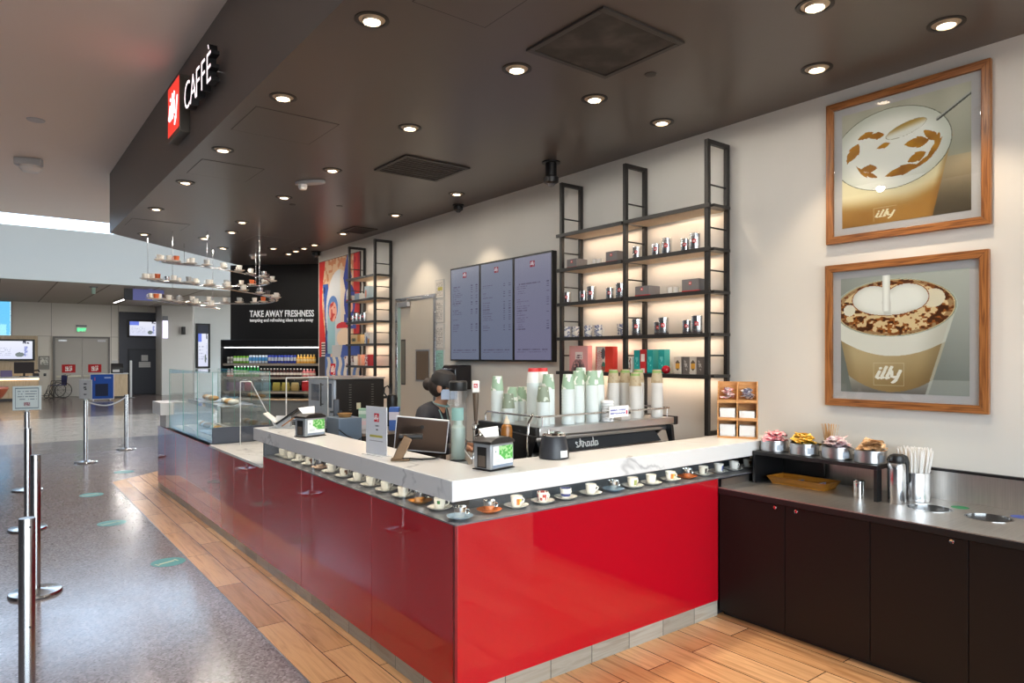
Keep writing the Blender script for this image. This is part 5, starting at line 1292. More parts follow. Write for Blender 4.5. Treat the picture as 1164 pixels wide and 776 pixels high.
for k, (y, mm, nm, c_) in enumerate(((2.59, packet_mat('packet_pink', rgb(236, 150, 160), rgb(246, 214, 216)), 'pink', 3), (2.375, packet_mat('packet_yellow', rgb(244, 196, 60), rgb(250, 230, 150)), 'yellow', 4), (2.16, packet_mat('packet_white', rgb(240, 226, 226), rgb(222, 160, 170)), 'white and pink', 5), (1.955, packet_mat('packet_brown', rgb(200, 156, 110), rgb(232, 206, 166)), 'brown', 6))):
    lab = 'round steel tin of %s sugar packets on the black riser' % nm
    if tin0 is None:
        tin0 = thing('sugar_tin', lab, 'tin', (4.25, y, ZR), 0, 'steel sugar tins on the black riser'); tinM.build('tin', STEELB, tin0)
        m = MB(); m.lathe([(0.0893, 0.012), (0.0898, 0.012), (0.0898, 0.05), (0.0893, 0.05)], 8, a0=R(-140), a1=R(-112)); m.build('label', mat('tin_label', rgb(176, 190, 206), 0.4), tin0)
    else: dup(tin0, (4.25, y, ZR), R(k*9-10), lab)
    packets('tin'+nm, mm, (4.25, y, ZR), 0.074, 48, '%s sugar packet heaped in its steel tin on the riser' % nm, '%s packets in the tin' % nm, c_, 0.072, 0.036, 0.068, 0.062, None, 0.6)
# stirrers in a cup behind the tins
t = thing('stirrer_cup', 'small steel cup of wooden stirrers behind the yellow packet tin', 'cup', (4.42, 2.30, ZR))
m = MB(); m.lathe([(0, 0), (0.040, 0), (0.045, 0.08), (0.043, 0.08), (0.038, 0.004), (0, 0.004)], 28); m.build('cup', STEELB, t)
st0 = None; rnd = random.Random(11)
for k in range(26):
    if st0 is None:
        mb = MB(); mb.box((-0.003, -0.0007, 0), (0.003, 0.0007, 0.19), 0, 0.0004); st0 = o = mb.build('stirrer', mat('stirrer_wood', rgb(206, 166, 116), 0.7))
    else: o = st0.copy(); COL.objects.link(o)
    a = k*2.4; r_ = 0.006+0.026*math.sqrt(k/26); lean = r_/0.032*0.22
    o.location = (4.42+r_*math.cos(a)*0.7, 2.30+r_*math.sin(a)*0.7, ZR+0.006); o.rotation_euler = (-lean*math.sin(a), lean*math.cos(a), rnd.uniform(0, 3)); tag(o, 'thin wooden stirrer standing in the steel cup behind the tins', 'stirrer', 'wooden stirrers')
# straws in a steel canister
t = thing('straw_canister', 'wide polished steel canister full of white straws on the steel top', 'canister', (4.39, 1.765, 0.8405))
m = MB(); m.lathe([(0, 0), (0.086, 0), (0.088, 0.003), (0.088, 0.168), (0.090, 0.170), (0.086, 0.170), (0.085, 0.006), (0, 0.006)], 40); m.build('canister', STEEL, t)
sw0 = None; rnd = random.Random(5)
for k in range(60):
    if sw0 is None:
        mb = MB(); mb.lathe([(0.0036, 0), (0.0036, 0.295), (0.0029, 0.295), (0.0029, 0)], 8); mb.lathe([(0.0062, 0.02), (0.0062, 0.275), (0.0048, 0.288)], 6); sw0 = o = mb.build('straw', mat('straw_white', rgb(240, 236, 230), 0.6))
    else: o = sw0.copy(); COL.objects.link(o)
    a = k*2.3999; r_ = 0.071*math.sqrt((k+0.5)/60); lean = 0.16*r_/0.075
    o.location = (4.39+r_*math.cos(a)*0.77, 1.765+r_*math.sin(a)*0.77, 0.8405+0.008+rnd.uniform(0, 0.012)); o.rotation_euler = (-lean*math.sin(a), lean*math.cos(a), 0); tag(o, 'paper-wrapped white straw standing in the steel canister', 'straw', 'wrapped straws in the steel canister')
# thermos jug
t = thing('thermos_jug', 'slim steel thermos jug with black handle between riser and straw canister', 'jug', (4.205, 1.785, 0.8405), R(-25))
m = MB(); m.lathe([(0, 0), (0.046, 0), (0.048, 0.004), (0.048, 0.20), (0.045, 0.225), (0.040, 0.235), (0, 0.236)], 36); m.build('body', STEEL, t)
m = MB(); m.lathe([(0.041, 0.2365), (0.043, 0.24), (0.044, 0.262), (0.038, 0.278), (0.02, 0.286), (0, 0.287)], 32); m.prism([(-0.06, 0.25), (-0.035, 0.245), (-0.035, 0.275), (-0.05, 0.272)], -0.015, 0.015, 'y', 0, 0.004); m.build('lid', BLACKP, t)
m = MB(); m.prism([(0.038, 0.285), (0.068, 0.272), (0.080, 0.235), (0.076, 0.12), (0.068, 0.105), (0.062, 0.12), (0.060, 0.22), (0.040, 0.255)], -0.011, 0.011, 'y', 0, 0.004); m.build('handle', BLACKP, t)
# small mirrored shaker
t = thing('shaker', 'small mirrored steel shaker standing in front of the riser end', 'shaker', (4.20, 2.0, 0.8405))
m = MB(); m.lathe([(0, 0), (0.031, 0), (0.033, 0.003), (0.033, 0.085), (0, 0.086)], 32); m.build('body', CHROME, t); m = MB(); m.lathe([(0.0335, 0.0865), (0.034, 0.088), (0.034, 0.100), (0.028, 0.108), (0, 0.110)], 32); m.build('lid', STEEL, t)
# amber tray with a few packets
t = thing('tray', 'amber lacquered wooden tray under the black riser', 'tray', (4.275, 2.40, 0.8408), R(-90))
AMB = woodmat('amber_wood', rgb(150, 92, 24), rgb(186, 122, 40), (4, 40, 40), 0.3)
a_, b_, c_ = 0.19, 0.085, 0.05
m = MB(); m.box((-a_+0.01, -b_+0.01, 0), (a_-0.01, b_-0.01, 0.006)); m.build('base', AMB, t)
for (p, q) in (((-1, -1), (1, -1)), ((1, -1), (1, 1)), ((1, 1), (-1, 1)), ((-1, 1), (-1, -1))):
    lo = [(s[0]*(a_-0.01), s[1]*(b_-0.01), 0.0062) for s in (p, q)]; hi = [(s[0]*(a_+0.015), s[1]*(b_+0.015), c_) for s in (q, p)]
    li = [(s[0]*(a_-0.016), s[1]*(b_-0.016), 0.0062) for s in (p, q)]; hi2 = [(s[0]*(a_+0.008), s[1]*(b_+0.008), c_) for s in (q, p)]
    m = MB(); m.add(lo+hi+li+hi2, [(0,1,2,3), (5,4,7,6), (3,2,6,7), (1,0,4,5), (0,3,7,4), (2,1,5,6)]); m.build('side', AMB, t)
mm = packet_mat('packet_blue', rgb(40, 110, 190), rgb(120, 170, 220))
for k, (dx, dy, dz, rx, rz) in enumerate(((-0.0, 0.0, 0.022, 0.5, 0.3), (0.01, 0.03, 0.026, -0.4, 1.2), (-0.02, -0.13, 0.03, 0.7, 2.2))):
    o = packet_mesh(0.066, 0.036, 0.004).build('sweetener_packet', mm if k < 2 else packet_mat('packet_redblue', rgb(150, 180, 214), rgb(180, 60, 80)), None, (4.275+dx, 2.40+dy, 0.8408+dz), (rx, 0.2, rz))
    tag(o, ['blue packet lying in the amber tray', 'blue packet propped on another in the amber tray', 'pale blue and red packet at the right end of the amber tray'][k], 'packet')
# ---------------------------------------------------------------- things on the dark soffit
ZS = ZC-0.0006
SEAM = mat('panel_seam', rgb(40, 36, 34), 0.6)
def access(x0, x1, y0, y1, label, light=False, rz=0):
    t = thing('ceiling_access_panel', label, 'access panel', ((x0+x1)/2, (y0+y1)/2, ZS), rz, 'access panels flush in the soffit')
    a, b_ = (x1-x0)/2, (y1-y0)/2
    m = MB(); m.box((-a, -b_, -0.0022), (a, b_, 0), 0, 0.0008); m.build('panel', SOFFIT, t)
    m = MB(); fm = SEAM if not light else LTGREY; w_ = 0.005
    for lo, hi in (((-a-w_, -b_-w_), (a+w_, -b_)), ((-a-w_, b_), (a+w_, b_+w_)), ((-a-w_, -b_), (-a, b_)), ((a, -b_), (a+w_, b_))): m.box((lo[0], lo[1], -0.0014), (hi[0], hi[1], 0))
    m.build('seam', fm, t)
access(1.70, 2.14, 2.45, 3.02, 'flush access panel cut by the top edge beside the fascia')
access(1.53, 2.15, 4.98, 5.60, 'square flush access panel near the logo sign')
access(1.55, 2.10, 6.61, 7.20, 'square flush access panel beyond the logo sign')
access(1.50, 2.19, 10.02, 10.60, 'flush access panel left of the cup chandelier cables')
access(3.17, 3.81, 10.30, 10.94, 'access panel with a thin pale edge behind the chandelier', True)
access(3.98, 4.54, 12.36, 12.92, 'beige lit panel in the drinks corner ceiling', True, R(45))
def vent(x0, x1, y0, y1, label, slats, dark=1):
    t = thing('ceiling_vent', label, 'vent', ((x0+x1)/2, (y0+y1)/2, ZS), 0, 'square vents in the soffit')
    a, b_ = (x1-x0)/2, (y1-y0)/2; f = 0.035
    m = MB()
    for lo, hi in (((-a, -b_), (a, -b_+f)), ((-a, b_-f), (a, b_)), ((-a, -b_+f), (-a+f, b_-f)), ((a-f, -b_+f), (a, b_-f))): m.box((lo[0], lo[1], -0.014), (hi[0], hi[1], 0), 0, 0.003)
    m.build('frame', mat('vent_frame', rgb(58, 54, 52), 0.4), t)
    VP, nt, b = nodes_of('vent_plate', 0.6); n = N(nt, 'ShaderNodeTexNoise', Scale=5.0, Detail=5.0); nt.links.new(coords(nt), n.inputs['Vector'])
    nt.links.new(ramp(nt, n.outputs['Fac'], [(0.45, rgb(44, 40, 38)), (0.72, rgb(78, 72, 68))]), b.inputs['Base Color'])
    m = MB(); m.box((-a+f, -b_+f, -0.007), (a-f, b_-f, 0)); m.build('plate', VP, t)
    if slats:
        m = MB()
        for k in range(slats):
            y = -b_+f+(2*(b_-f))*(k+0.5)/slats; m.box((-a+f, y-0.006, -0.013), (a-f, y+0.006, -0.0075))
        m.build('grille', mat('vent_frame', rgb(58, 54, 52), 0.4), t)
vent(2.485, 3.135, 2.465, 3.095, 'large dark square vent with dusty plate nearest the camera', 0)
vent(2.94, 3.63, 5.36, 5.98, 'dark square vent in the middle of the soffit', 9)
vent(4.0, 4.36, 8.75, 9.21, 'small dark grille near the back wall', 6)
def dome(x, y, drop, r, label):
    t = thing('security_camera', label, 'camera', (x, y, ZS), 0, 'black dome cameras')
    m = MB(); m.lathe([(0.0, -drop), (r*0.7, -drop), (r*0.7, -0.012), (r*1.15, -0.010), (r*1.15, 0)], 28); m.build('mount', BLACKP, t)
    m = MB(); m.lathe([(0, -drop-r*1.25), (r*0.35, -drop-r*1.2), (r*0.55, -drop-r*0.95)], 24); m.build('lens_dome', mat('dome_glass', rgb(90, 90, 94), 0.05), t)
    m = MB(); m.lathe([(r*0.56, -drop-r*0.95), (r*0.9, -drop-r*0.75), (r*0.95, -drop-r*0.2), (r*0.75, -drop-0.0005)], 28); m.build('housing', BLACKP, t)
dome(4.12, 4.76, 0.13, 0.075, 'black dome camera on a short drop near the large shelf unit')
dome(4.42, 6.78, 0.015, 0.06, 'black dome camera close to the back wall above the menu screens')
dome(4.47, 11.30, 0.015, 0.07, 'black dome camera at the far end of the back wall')
def white_detector(x, y, z, label, rz=0.0):
    t = thing('smoke_detector', label, 'detector', (x, y, z), rz)
    m = MB(); m.prism([(0.13*math.cos(a)*1.0+(0.04 if math.cos(a) > 0 else -0.04), 0.055*math.sin(a)) for a in [2*PI*k/28 for k in range(28)]], -0.03, 0, 'z', 0, 0.006); m.build('base', LTGREY, t)
    m = MB(); m.lathe([(0, -0.085), (0.035, -0.08), (0.045, -0.06), (0.045, -0.0305)], 24, c=(-0.085, 0, 0)); m.build('sensor', WHITEL, t)
white_detector(2.62, 6.78, ZS, 'white twin-body detector on the soffit beside the middle square vent', R(-52))
p = on_z(291, 289.5, ZC); white_detector(p[0], p[1]-0.1, ZS, 'white detector on the soffit behind the cup chandelier', R(-52))
for (x, y, lab) in ((3.33, 2.887, 'flat dark cover disc beside the large square vent'), (2.86, 7.95, 'small dark cover disc left of the ceiling grille'), (3.33, 7.69, 'small dark cover disc before the ceiling grille')):
    m = MB(); m.lathe([(0, -0.006), (0.035, -0.005), (0.040, 0)], 28); o = m.build('ceiling_cover_disc', mat('vent_frame', rgb(58, 54, 52), 0.4), None, (x, y, ZS)); tag(o, lab, 'cover plate', 'cover discs')

# ---------------------------------------------------------------- sign on the fascia
t = thing('logo_sign', 'square red illuminated logo box projecting from the dark fascia', 'sign', (1.4195, 6.72, 3.66), R(-90))
SGL = mat('sign_red_lit', rgb(226, 44, 34), 0.3, emit=0.9, ecol=rgb(230, 50, 36)); SGW = mat('sign_white_lit', rgb(255, 240, 240), 0.3, emit=1.5, ecol=rgb(255, 236, 240))
m = MB(); m.box((-0.235, -0.085, 0), (0.235, 0, 0.50), 0, 0.004); m.build('box', mat('sign_box_metal', rgb(112, 106, 98), 0.35, 0.7), t)
m = MB(); m.box((-0.222, -0.088, 0.045), (0.222, -0.0853, 0.488)); fc = m.build('red_face', SGL, t)
m = MB(); m.strokes(LOGO, 0.065, -0.0915, -0.0883, sc=0.43, off=(-0.215, 0.05)); m.build('script', SGW, fc)
t = thing('letter_sign', 'white backlit capital letters along the dark fascia above the counter', 'sign', (1.4195, 5.79, 3.76), R(-90))
xx = -0.475
LB = mat('letter_return', rgb(30, 30, 32), 0.4)
for ch, w_ in (('C', 0.20), ('A', 0.205), ('F', 0.165), ('F', 0.165), ('\u00c8', 0.19)):
    m = text_mb(ch, 0.335, 0.0, 0, -0.004, 'LEFT')
    mx_ = min(v_[0] for v_ in m.v); zz = 0.0
    m.v = [((v_[0]-mx_)*0.93, v_[1], v_[2]) for v_ in m.v]
    o = m.build('letter', SGW, t, (xx, -0.0915, 0))
    m2 = text_mb(ch, 0.335, 0.030, 0, 0.0, 'LEFT'); m2.v = [((v_[0]-mx_)*0.93, v_[1], v_[2]) for v_ in m2.v]
    m2.build('return', LB, o, (0, 0.0325, 0))
    m = MB(); m.cyl((0.05, 0.062, 0.1), (0.05, 0.0912, 0.1), 0.006, n=12); m.build('stud', STEEL, o)
    xx += w_

# ---------------------------------------------------------------- chandelier: a spiral rail of cups
CHX, CHY, CHZ = 2.77, 11.12, 2.40
ch = thing('cup_chandelier', 'spiral chandelier of white cups and saucers hung on thin cables', 'chandelier', (CHX, CHY, CHZ))
def spiral(t_):      # t_ 0..1 from the top end to the bottom end
    a = R(100)+t_*2*PI*2.45; r_ = 0.70+0.20*min(1, t_*2.2) - 0.12*smooth01(0.75, 1, t_)
    z = 3.10-CHZ-0.70*t_-0.055*math.cos(a+R(37.6))
    return Vector((r_*math.cos(a), r_*math.sin(a), z)), a
m = MB(); m.tube([spiral(k/160)[0] for k in range(161)], 0.011, 10); m.build('rail', STEEL, ch)
scM = MB(); scM.lathe([(0, 0.0), (0.03, 0.0), (0.062, 0.012), (0.063, 0.014), (0.03, 0.005), (0, 0.005)], 18)
cuM = MB(); cuM.lathe([(0, 0.0056), (0.021, 0.0056), (0.029, 0.03), (0.033, 0.06), (0.031, 0.06), (0.025, 0.025), (0, 0.012)], 16); cuM.tube([(0.030+0.018*math.sin(PI*q/6), 0, 0.036-0.013*math.cos(PI*q/6)) for q in range(7)], 0.0035, 6)
tints = [PORC, PORC, PORC, CHROME, PORC, mat('cup_orange', rgb(214, 110, 60), 0.3), PORC, PORC, mat('cup_grey', rgb(170, 170, 168), 0.3), PORC, mat('cup_dark', rgb(80, 70, 70), 0.3)]
proto = {}
rnd = random.Random(21)
for k in range(56):
    v, a = spiral((k+0.5)/56)
    out = 0.03 if k % 2 else -0.02
    v = v+Vector((math.cos(a)*out, math.sin(a)*out, 0.012))
    mm = tints[(k*7) % len(tints)]
    if mm.name not in proto:
        s_ = scM.build('saucer', PORC, ch); c_ = cuM.build('cup', mm, s_); proto[mm.name] = (s_, c_)
    else:
        s0, c0 = proto[mm.name]; s_ = s0.copy(); COL.objects.link(s_); c_ = c0.copy(); COL.objects.link(c_); c_.parent = s_
    s_.location = v; s_.rotation_euler = (0, 0, rnd.uniform(0, 6.28)); s_.scale = (1.2, 1.2, 1.45)
for k in range(7):
    t_ = 0.015+k*0.155; v, a = spiral(t_)
    m = MB(); m.cyl((v.x, v.y, v.z), (v.x, v.y, ZC-CHZ-0.02), 0.0035, n=8); c_ = m.build('cable', STEEL, ch)
    m = MB(); m.lathe([(0.007, -0.09), (0.012, -0.085), (0.012, -0.002), (0, -0.001)], 14, c=(v.x, v.y, ZC-CHZ)); m.build('ceiling_mount', CHROME, c_)
# ---------------------------------------------------------------- drinks corner: black wall, its lettering and the open cooler
A45 = R(-45)           # the wall's own axis: x runs to the right along the wall, -y faces the cafe
WB = Matrix.Translation((3.822, 14.078, 0)) @ Matrix.Rotation(A45, 4, 'Z')
def wp(x, y, z): return tuple(WB @ Vector((x, y, z)))
t = thing('wall_lettering', 'white two-line lettering high on the black wall of the drinks corner', 'lettering', wp(0.405, -0.0006, 2.335), A45)
tx = text_mb('TAKE AWAY FRESHNESS', 0.178, 0.004, 0, 0.0025); w_ = max(v[0] for v in tx.v); k_ = 1.325/w_; tx.v = [(v[0]*k_, v[1], v[2]) for v in tx.v]
tx.build('title', mat('letter_white', rgb(236, 236, 236), 0.5, emit=0.35, ecol=rgb(236, 236, 236)), t, (0, -0.005, 0.125))
tx = text_mb('tempting and refreshing ideas to take away', 0.092, 0.003, 0, 0.001); w_ = max(v[0] for v in tx.v); k_ = 1.31/w_; tx.v = [(v[0]*k_, v[1], v[2]) for v in tx.v]
tx.build('subtitle', mat('letter_white', rgb(236, 236, 236), 0.5), t, (0, -0.004, 0.03))
co_ = thing('drinks_cooler', 'black open drinks cooler with lit shelves against the black wall', 'cooler', wp(0.10, -0.004, 0), A45)
CW, CD = 2.0, 0.52
m = MB(); m.box((0, -0.04, 0), (CW, 0, 2.0), 0); m.build('back', BLACKP, co_)
m = MB(); m.box((0, -CD, 1.86), (CW, -0.0405, 2.0), 0, 0.006); m.build('canopy', BLACKP, co_)
for x in (0, CW-0.03):
    m = MB(); m.box((x, -CD, 0), (x+0.03, -0.0405, 1.859), 0, 0.004); m.build('side', BLACKP, co_)
shelf_z = [1.555, 1.30, 1.03]
for z in shelf_z:
    m = MB(); m.box((0.032, -CD+0.04, z-0.03), (CW-0.032, -0.041, z), 0, 0.002); s = m.build('shelf', mat('cooler_shelf', rgb(60, 60, 62), 0.4), co_)
    m = MB(); m.box((0.032, -CD+0.03, z-0.045), (CW-0.032, -CD+0.039, z-0.005)); m.build('price_rail', mat('price_rail', rgb(150, 144, 134), 0.5), s)
m = MB(); m.box((0.032, -CD-0.02, 0.86), (CW-0.032, -0.041, 0.89), 0, 0.003); m.build('lower_deck', LTWOOD, co_)
m = MB(); m.box((0.032, -CD+0.01, 0.05), (CW-0.032, -CD+0.02, 0.855)); m.build('lower_front', mat('cooler_grey_glass', rgb(120, 126, 128), 0.12), co_)
m = MB(); m.box((0.06, -CD+0.03, 1.845), (CW-0.06, -CD+0.06, 1.8595)); m.build('light_strip', mat('cool_led', (1, 1, 1, 1), 0.5, emit=5.0, ecol=(0.95, 0.98, 1, 1)), co_)
for z in (1.84, 1.50, 1.24):
    p = wp(0.10+CW/2, -CD+0.10, z); lp = lamp('cooler_strip_light', 'AREA', p, 2.2, (0.95, 0.98, 1.0), shape='RECTANGLE', size=CW*0.8, size_y=0.05); lp.rotation_euler = (R(-25), 0, A45)
bot = {}
def bottle(kind, x, z, label, group, y=-CD+0.10):
    if kind not in bot:
        spec = {'can_green': (0.026, 0.135, rgb(120, 180, 60), rgb(226, 232, 222)), 'can_blue': (0.026, 0.15, rgb(206, 216, 228), rgb(70, 150, 210)), 'can_bull': (0.026, 0.15, rgb(40, 60, 160), rgb(196, 204, 220)),
                'juice': (0.032, 0.165, rgb(226, 170, 70), rgb(240, 214, 150)), 'small': (0.026, 0.12, rgb(190, 190, 186), rgb(120, 120, 116)), 'green_b': (0.030, 0.20, rgb(30, 140, 60), rgb(220, 230, 220)), 'brown_b': (0.030, 0.155, rgb(66, 34, 30), rgb(226, 220, 212)), 'pink': (0.032, 0.15, rgb(214, 120, 120), rgb(240, 226, 220))}[kind]
        r_, h, c1, c2 = spec; mb = MB()
        if kind.startswith('can') or kind == 'small': mb.lathe([(0, 0), (r_*0.8, 0), (r_, 0.006), (r_, h*0.3)], 18); mb.lathe([(r_, h*0.3), (r_, h*0.75)], 18, 1); mb.lathe([(r_, h*0.75), (r_, h-0.012), (r_*0.8, h), (0, h-0.002)], 18)
        else: mb.lathe([(0, 0), (r_, 0), (r_, h*0.22)], 18); mb.lathe([(r_*1.01, h*0.22), (r_*1.01, h*0.5)], 18, 1); mb.lathe([(r_, h*0.5), (r_, h*0.62), (r_*0.45, h*0.8), (r_*0.42, h*0.9)], 18); mb.lathe([(r_*0.5, h*0.9), (r_*0.5, h), (0, h)], 14, 1)
        bot[kind] = o = mb.build('drink_can' if kind.startswith('can') else 'drink_bottle', [mat('drink_'+kind, c1, 0.25), mat('drink_'+kind+'_label', c2, 0.4)])
    else: o = bot[kind].copy(); COL.objects.link(o)
    o.location = wp(0.10+x, y, z); tag(o, label, 'can' if kind.startswith('can') else 'bottle', group)
rows_ = [(1.5555, [('small', 2), ('can_green', 5), ('can_blue', 6), ('can_bull', 9), ('juice', 6)], 'upper'), (1.3005, [('pink', 2), ('green_b', 8), ('brown_b', 13), ('pink', 4)], 'middle')]
nm = {'small': 'grey can', 'can_green': 'green and white can', 'can_blue': 'pale blue can', 'can_bull': 'dark blue can', 'juice': 'yellow juice bottle', 'green_b': 'green bottle', 'brown_b': 'brown bottle with white label', 'pink': 'pink bottle'}
for z, seq, rw in rows_:
    x = 0.10; tot = sum(n for _, n in seq); dx = 1.78/tot
    for si, (kd, n) in enumerate(seq):
        for k in range(n):
            end = ' at the right end' if (rw == 'middle' and si == 3) else ''
            bottle(kd, x, z, nm[kd]+end+' on the %s shelf of the drinks cooler' % rw, nm[kd]+' row'+end+' on the '+rw+' cooler shelf'); x += dx
rnd = random.Random(8)
pks = [(96, 60, 110, 'purple'), (96, 60, 110, 'purple'), (150, 60, 90, 'magenta'), (40, 90, 110, 'teal'), (40, 90, 110, 'teal'), (150, 140, 70, 'yellow-green'), (150, 140, 70, 'yellow-green'), (160, 140, 90, 'tan'), (160, 140, 90, 'tan'), (70, 60, 80, 'dark violet')]
for k, (r_, g_, b_, cn) in enumerate(pks[:8]):
    m = MB(); w2 = 0.07
    m.add([(-w2, 0, 0), (w2, 0, 0), (w2, 0.05, 0), (-w2, 0.05, 0), (-w2*0.95, 0.012, 0.16), (w2*0.95, 0.012, 0.16), (w2*0.95, 0.02, 0.16), (-w2*0.95, 0.02, 0.16), (-w2*1.05, -0.012, 0.07), (w2*1.05, -0.012, 0.07), (w2*1.05, 0.055, 0.07), (-w2*1.05, 0.055, 0.07)],
          [(3,2,1,0), (0,1,9,8), (1,2,10,9), (2,3,11,10), (3,0,8,11), (8,9,5,4), (9,10,6,5), (10,11,7,6), (11,8,4,7), (4,5,6,7)])
    o = m.build('snack_bag', mat('bag_%s' % cn, rgb(r_, g_, b_), 0.3), None, wp(0.10+0.14+k*0.185, -CD+0.09, 1.0306), (0, 0, A45)); tag(o, cn+' snack bag, '+ORD[k]+' from the left on the lowest cooler shelf', 'snack bag', 'snack bags on the cooler')
for k in range(2):
    m = MB(); m.box((-0.07, -0.03, 0), (0.07, 0.03, 0.19), 0, 0.012); o = m.build('coffee_bag', mat('bag_red', rgb(176, 30, 40), 0.35), None, wp(0.10+1.66+k*0.16, -CD+0.09, 1.0306), (0, 0, A45)); tag(o, ['left', 'right'][k]+' of two red bags at the right end of the lowest cooler shelf', 'bag')

# ---------------------------------------------------------------- glazed display case on the counter
dc = thing('display_case', 'clear glass display case on the far half of the red counter', 'display case', (1.775, 7.16, 0.8240-0.0008))
DW, DL_, DH = 0.56, 2.0, 0.70
m = MB(); m.box((0.0, 0.0, 0), (DW, 0.03, 0.16), 0, 0.002); m.build('end_plinth', mat('case_grey', rgb(74, 80, 92), 0.4), dc)
m = MB(); m.box((0.02, 0.035, 0), (DW, DL_, 0.02), 0); m.build('deck', LTGREY, dc)
m = MB(); m.box((0, 0.031, 0.0), (0.008, 0.62, DH), 0); m.build('front_pane', GLASS, dc)
for a, b_ in ((0.625, 1.28), (1.285, DL_)):
    m = MB(); m.box((0, a, 0.0), (0.008, b_, DH), 0); m.build('front_pane', GLASS, dc)
m = MB(); m.box((0.0, 0.0, 0.1605), (DW, 0.008, DH), 0); m.build('end_pane', GLASS, dc)
m = MB(); m.box((0, 0, DH+0.0005), (DW, DL_, DH+0.009)); m.build('top_pane', GLASS, dc)
m = MB(); m.box((DW-0.008, 0.01, 0.021), (DW, DL_, DH)); m.build('rear_pane', GLASS, dc)
m = MB(); m.box((0.03, 0.04, 0.34), (DW-0.03, DL_-0.02, 0.348)); m.build('glass_shelf', GLASS, dc)
m = MB()
for x in (0, DW):
    for y in (0, 0.62, 1.28, DL_): m.box((x-0.0035 if x else -0.003, y-0.003, 0.0 if y else 0.161), (x+0.003, y+0.003, DH+0.009))
for x in (0, DW): m.box((x-0.003, -0.003, DH+0.009), (x+0.003, DL_, DH+0.012))
m.box((0, -0.003, DH+0.009), (DW, 0.003, DH+0.012)); m.build('glass_edges', GLASSG, dc)
tr0 = None
for k, (y, z, n) in enumerate(((0.35, 0.0205, 4), (0.95, 0.0205, 3), (1.55, 0.0205, 4), (0.5, 0.3485, 3), (1.3, 0.3485, 3))):
    lab = ['near', 'middle', 'far', 'near upper', 'far upper'][k]
    m = MB(); m.box((-0.18, -0.24, 0), (0.18, 0.24, 0.006), 0, 0.002); m.box((-0.18, -0.24, 0.006), (-0.174, 0.24, 0.018)); m.box((0.174, -0.24, 0.006), (0.18, 0.24, 0.018))
    o = m.build('serving_tray', STEELB, None, (1.775+0.29, 7.16+y, 0.8240+z)); tag(o, lab+' steel serving tray inside the glass display case', 'tray')
    for q in range(n):
        mb = MB(); mb.ball((0, 0, 0.032), 0.05, (1.2, 0.8, 0.62), 14)
        o = mb.build('wrapped_pastry', [mat('pastry_gold', rgb(206, 160, 104), 0.5), mat('wrap_white', rgb(226, 222, 214), 0.4)][(q+k) % 2], None, (1.775+0.29, 7.16+y-0.17+q*(0.34/(n-1)), 0.8240+z+0.0075), (0, 0, q*0.5)); tag(o, ['golden pastry', 'white-wrapped pastry'][(q+k) % 2]+', '+ORD[q]+' on the '+lab+' tray in the display case', 'pastry')
# clear acrylic guards behind the far end of the slab
t = thing('sneeze_guard', 'clear acrylic guard with sloping edge between slab and display case', 'guard', (1.98, 6.95, 0.8238))
m = MB(); m.prism([(0, 0), (0.0, 0.62), (0.10, 0.62), (0.42, 0.0)], 0, 0.006, 'y', 0); m.build('side_panel', ACRYL, t)
m = MB()
for a, b_ in (((0.10, 0.62), (0.42, 0.0)), ((0.0, 0.62), (0.10, 0.62)), ((0, 0), (0, 0.62))): m.cyl((a[0], 0.003, a[1]), (b_[0], 0.003, b_[1]), 0.004, n=10)
m.build('edge', mat('acrylic_edge', rgb(222, 226, 226), 0.2), t)
t = thing('counter_screen', 'upright clear acrylic screen on the staff side before the oven', 'guard', (2.46, 7.02, 0.0))
m = MB(); m.box((0, 0, 0.93), (0.45, 0.006, 1.47)); m.build('panel', ACRYL, t)
m = MB()
for x in (0, 0.45): m.cyl((x, 0.003, 0.0), (x, 0.003, 1.47), 0.006, n=12)
m.cyl((0, 0.003, 1.47), (0.45, 0.003, 1.47), 0.005, n=12); m.build('posts', mat('acrylic_edge', rgb(222, 226, 226), 0.2), t)
# ---------------------------------------------------------------- stanchions
ST = mat('stanchion_steel', (0.42, 0.42, 0.43, 1), 0.24, 1.0)
def stanchion(x, y, label, first=[None]):
    if first[0] is None:
        t = thing('stanchion', label, 'stanchion', (x, y, 0), 0, 'steel queue posts')
        m = MB(); m.lathe([(0, 0), (0.16, 0), (0.165, 0.006), (0.158, 0.020), (0.05, 0.030), (0.034, 0.036), (0, 0.036)], 48); m.build('base', mat('stanchion_base', (0.62, 0.62, 0.63, 1), 0.2, 1.0), t)
        m = MB(); m.lathe([(0.0312, 0.0365), (0.0312, 0.985), (0.030, 0.99), (0, 0.99)], 28); m.build('post', ST, t)
        for z in (0.955, 0.52):
            m = MB(); m.cyl((0.010, -0.0315, z), (0.010, -0.0335, z), 0.004, n=12); m.build('belt_hole', BLACKP, t)
        first[0] = t
    else: dup(first[0], (x, y, 0), 0, label)
stanchion(0.141, 3.66, 'nearest steel stanchion, cut by the bottom edge of the view')
stanchion(0.279, 5.95, 'second steel stanchion from the camera, wide base in full view')
stanchion(0.322, 8.19, 'third steel stanchion from the camera, half behind the nearer two')
stanchion(0.408, 10.57, 'steel stanchion carrying the framed white notice')
stanchion(1.254, 12.76, 'steel stanchion carrying the narrow notice seen at an angle')
stanchion(2.009, 14.09, 'steel stanchion beside the far end of the counter')
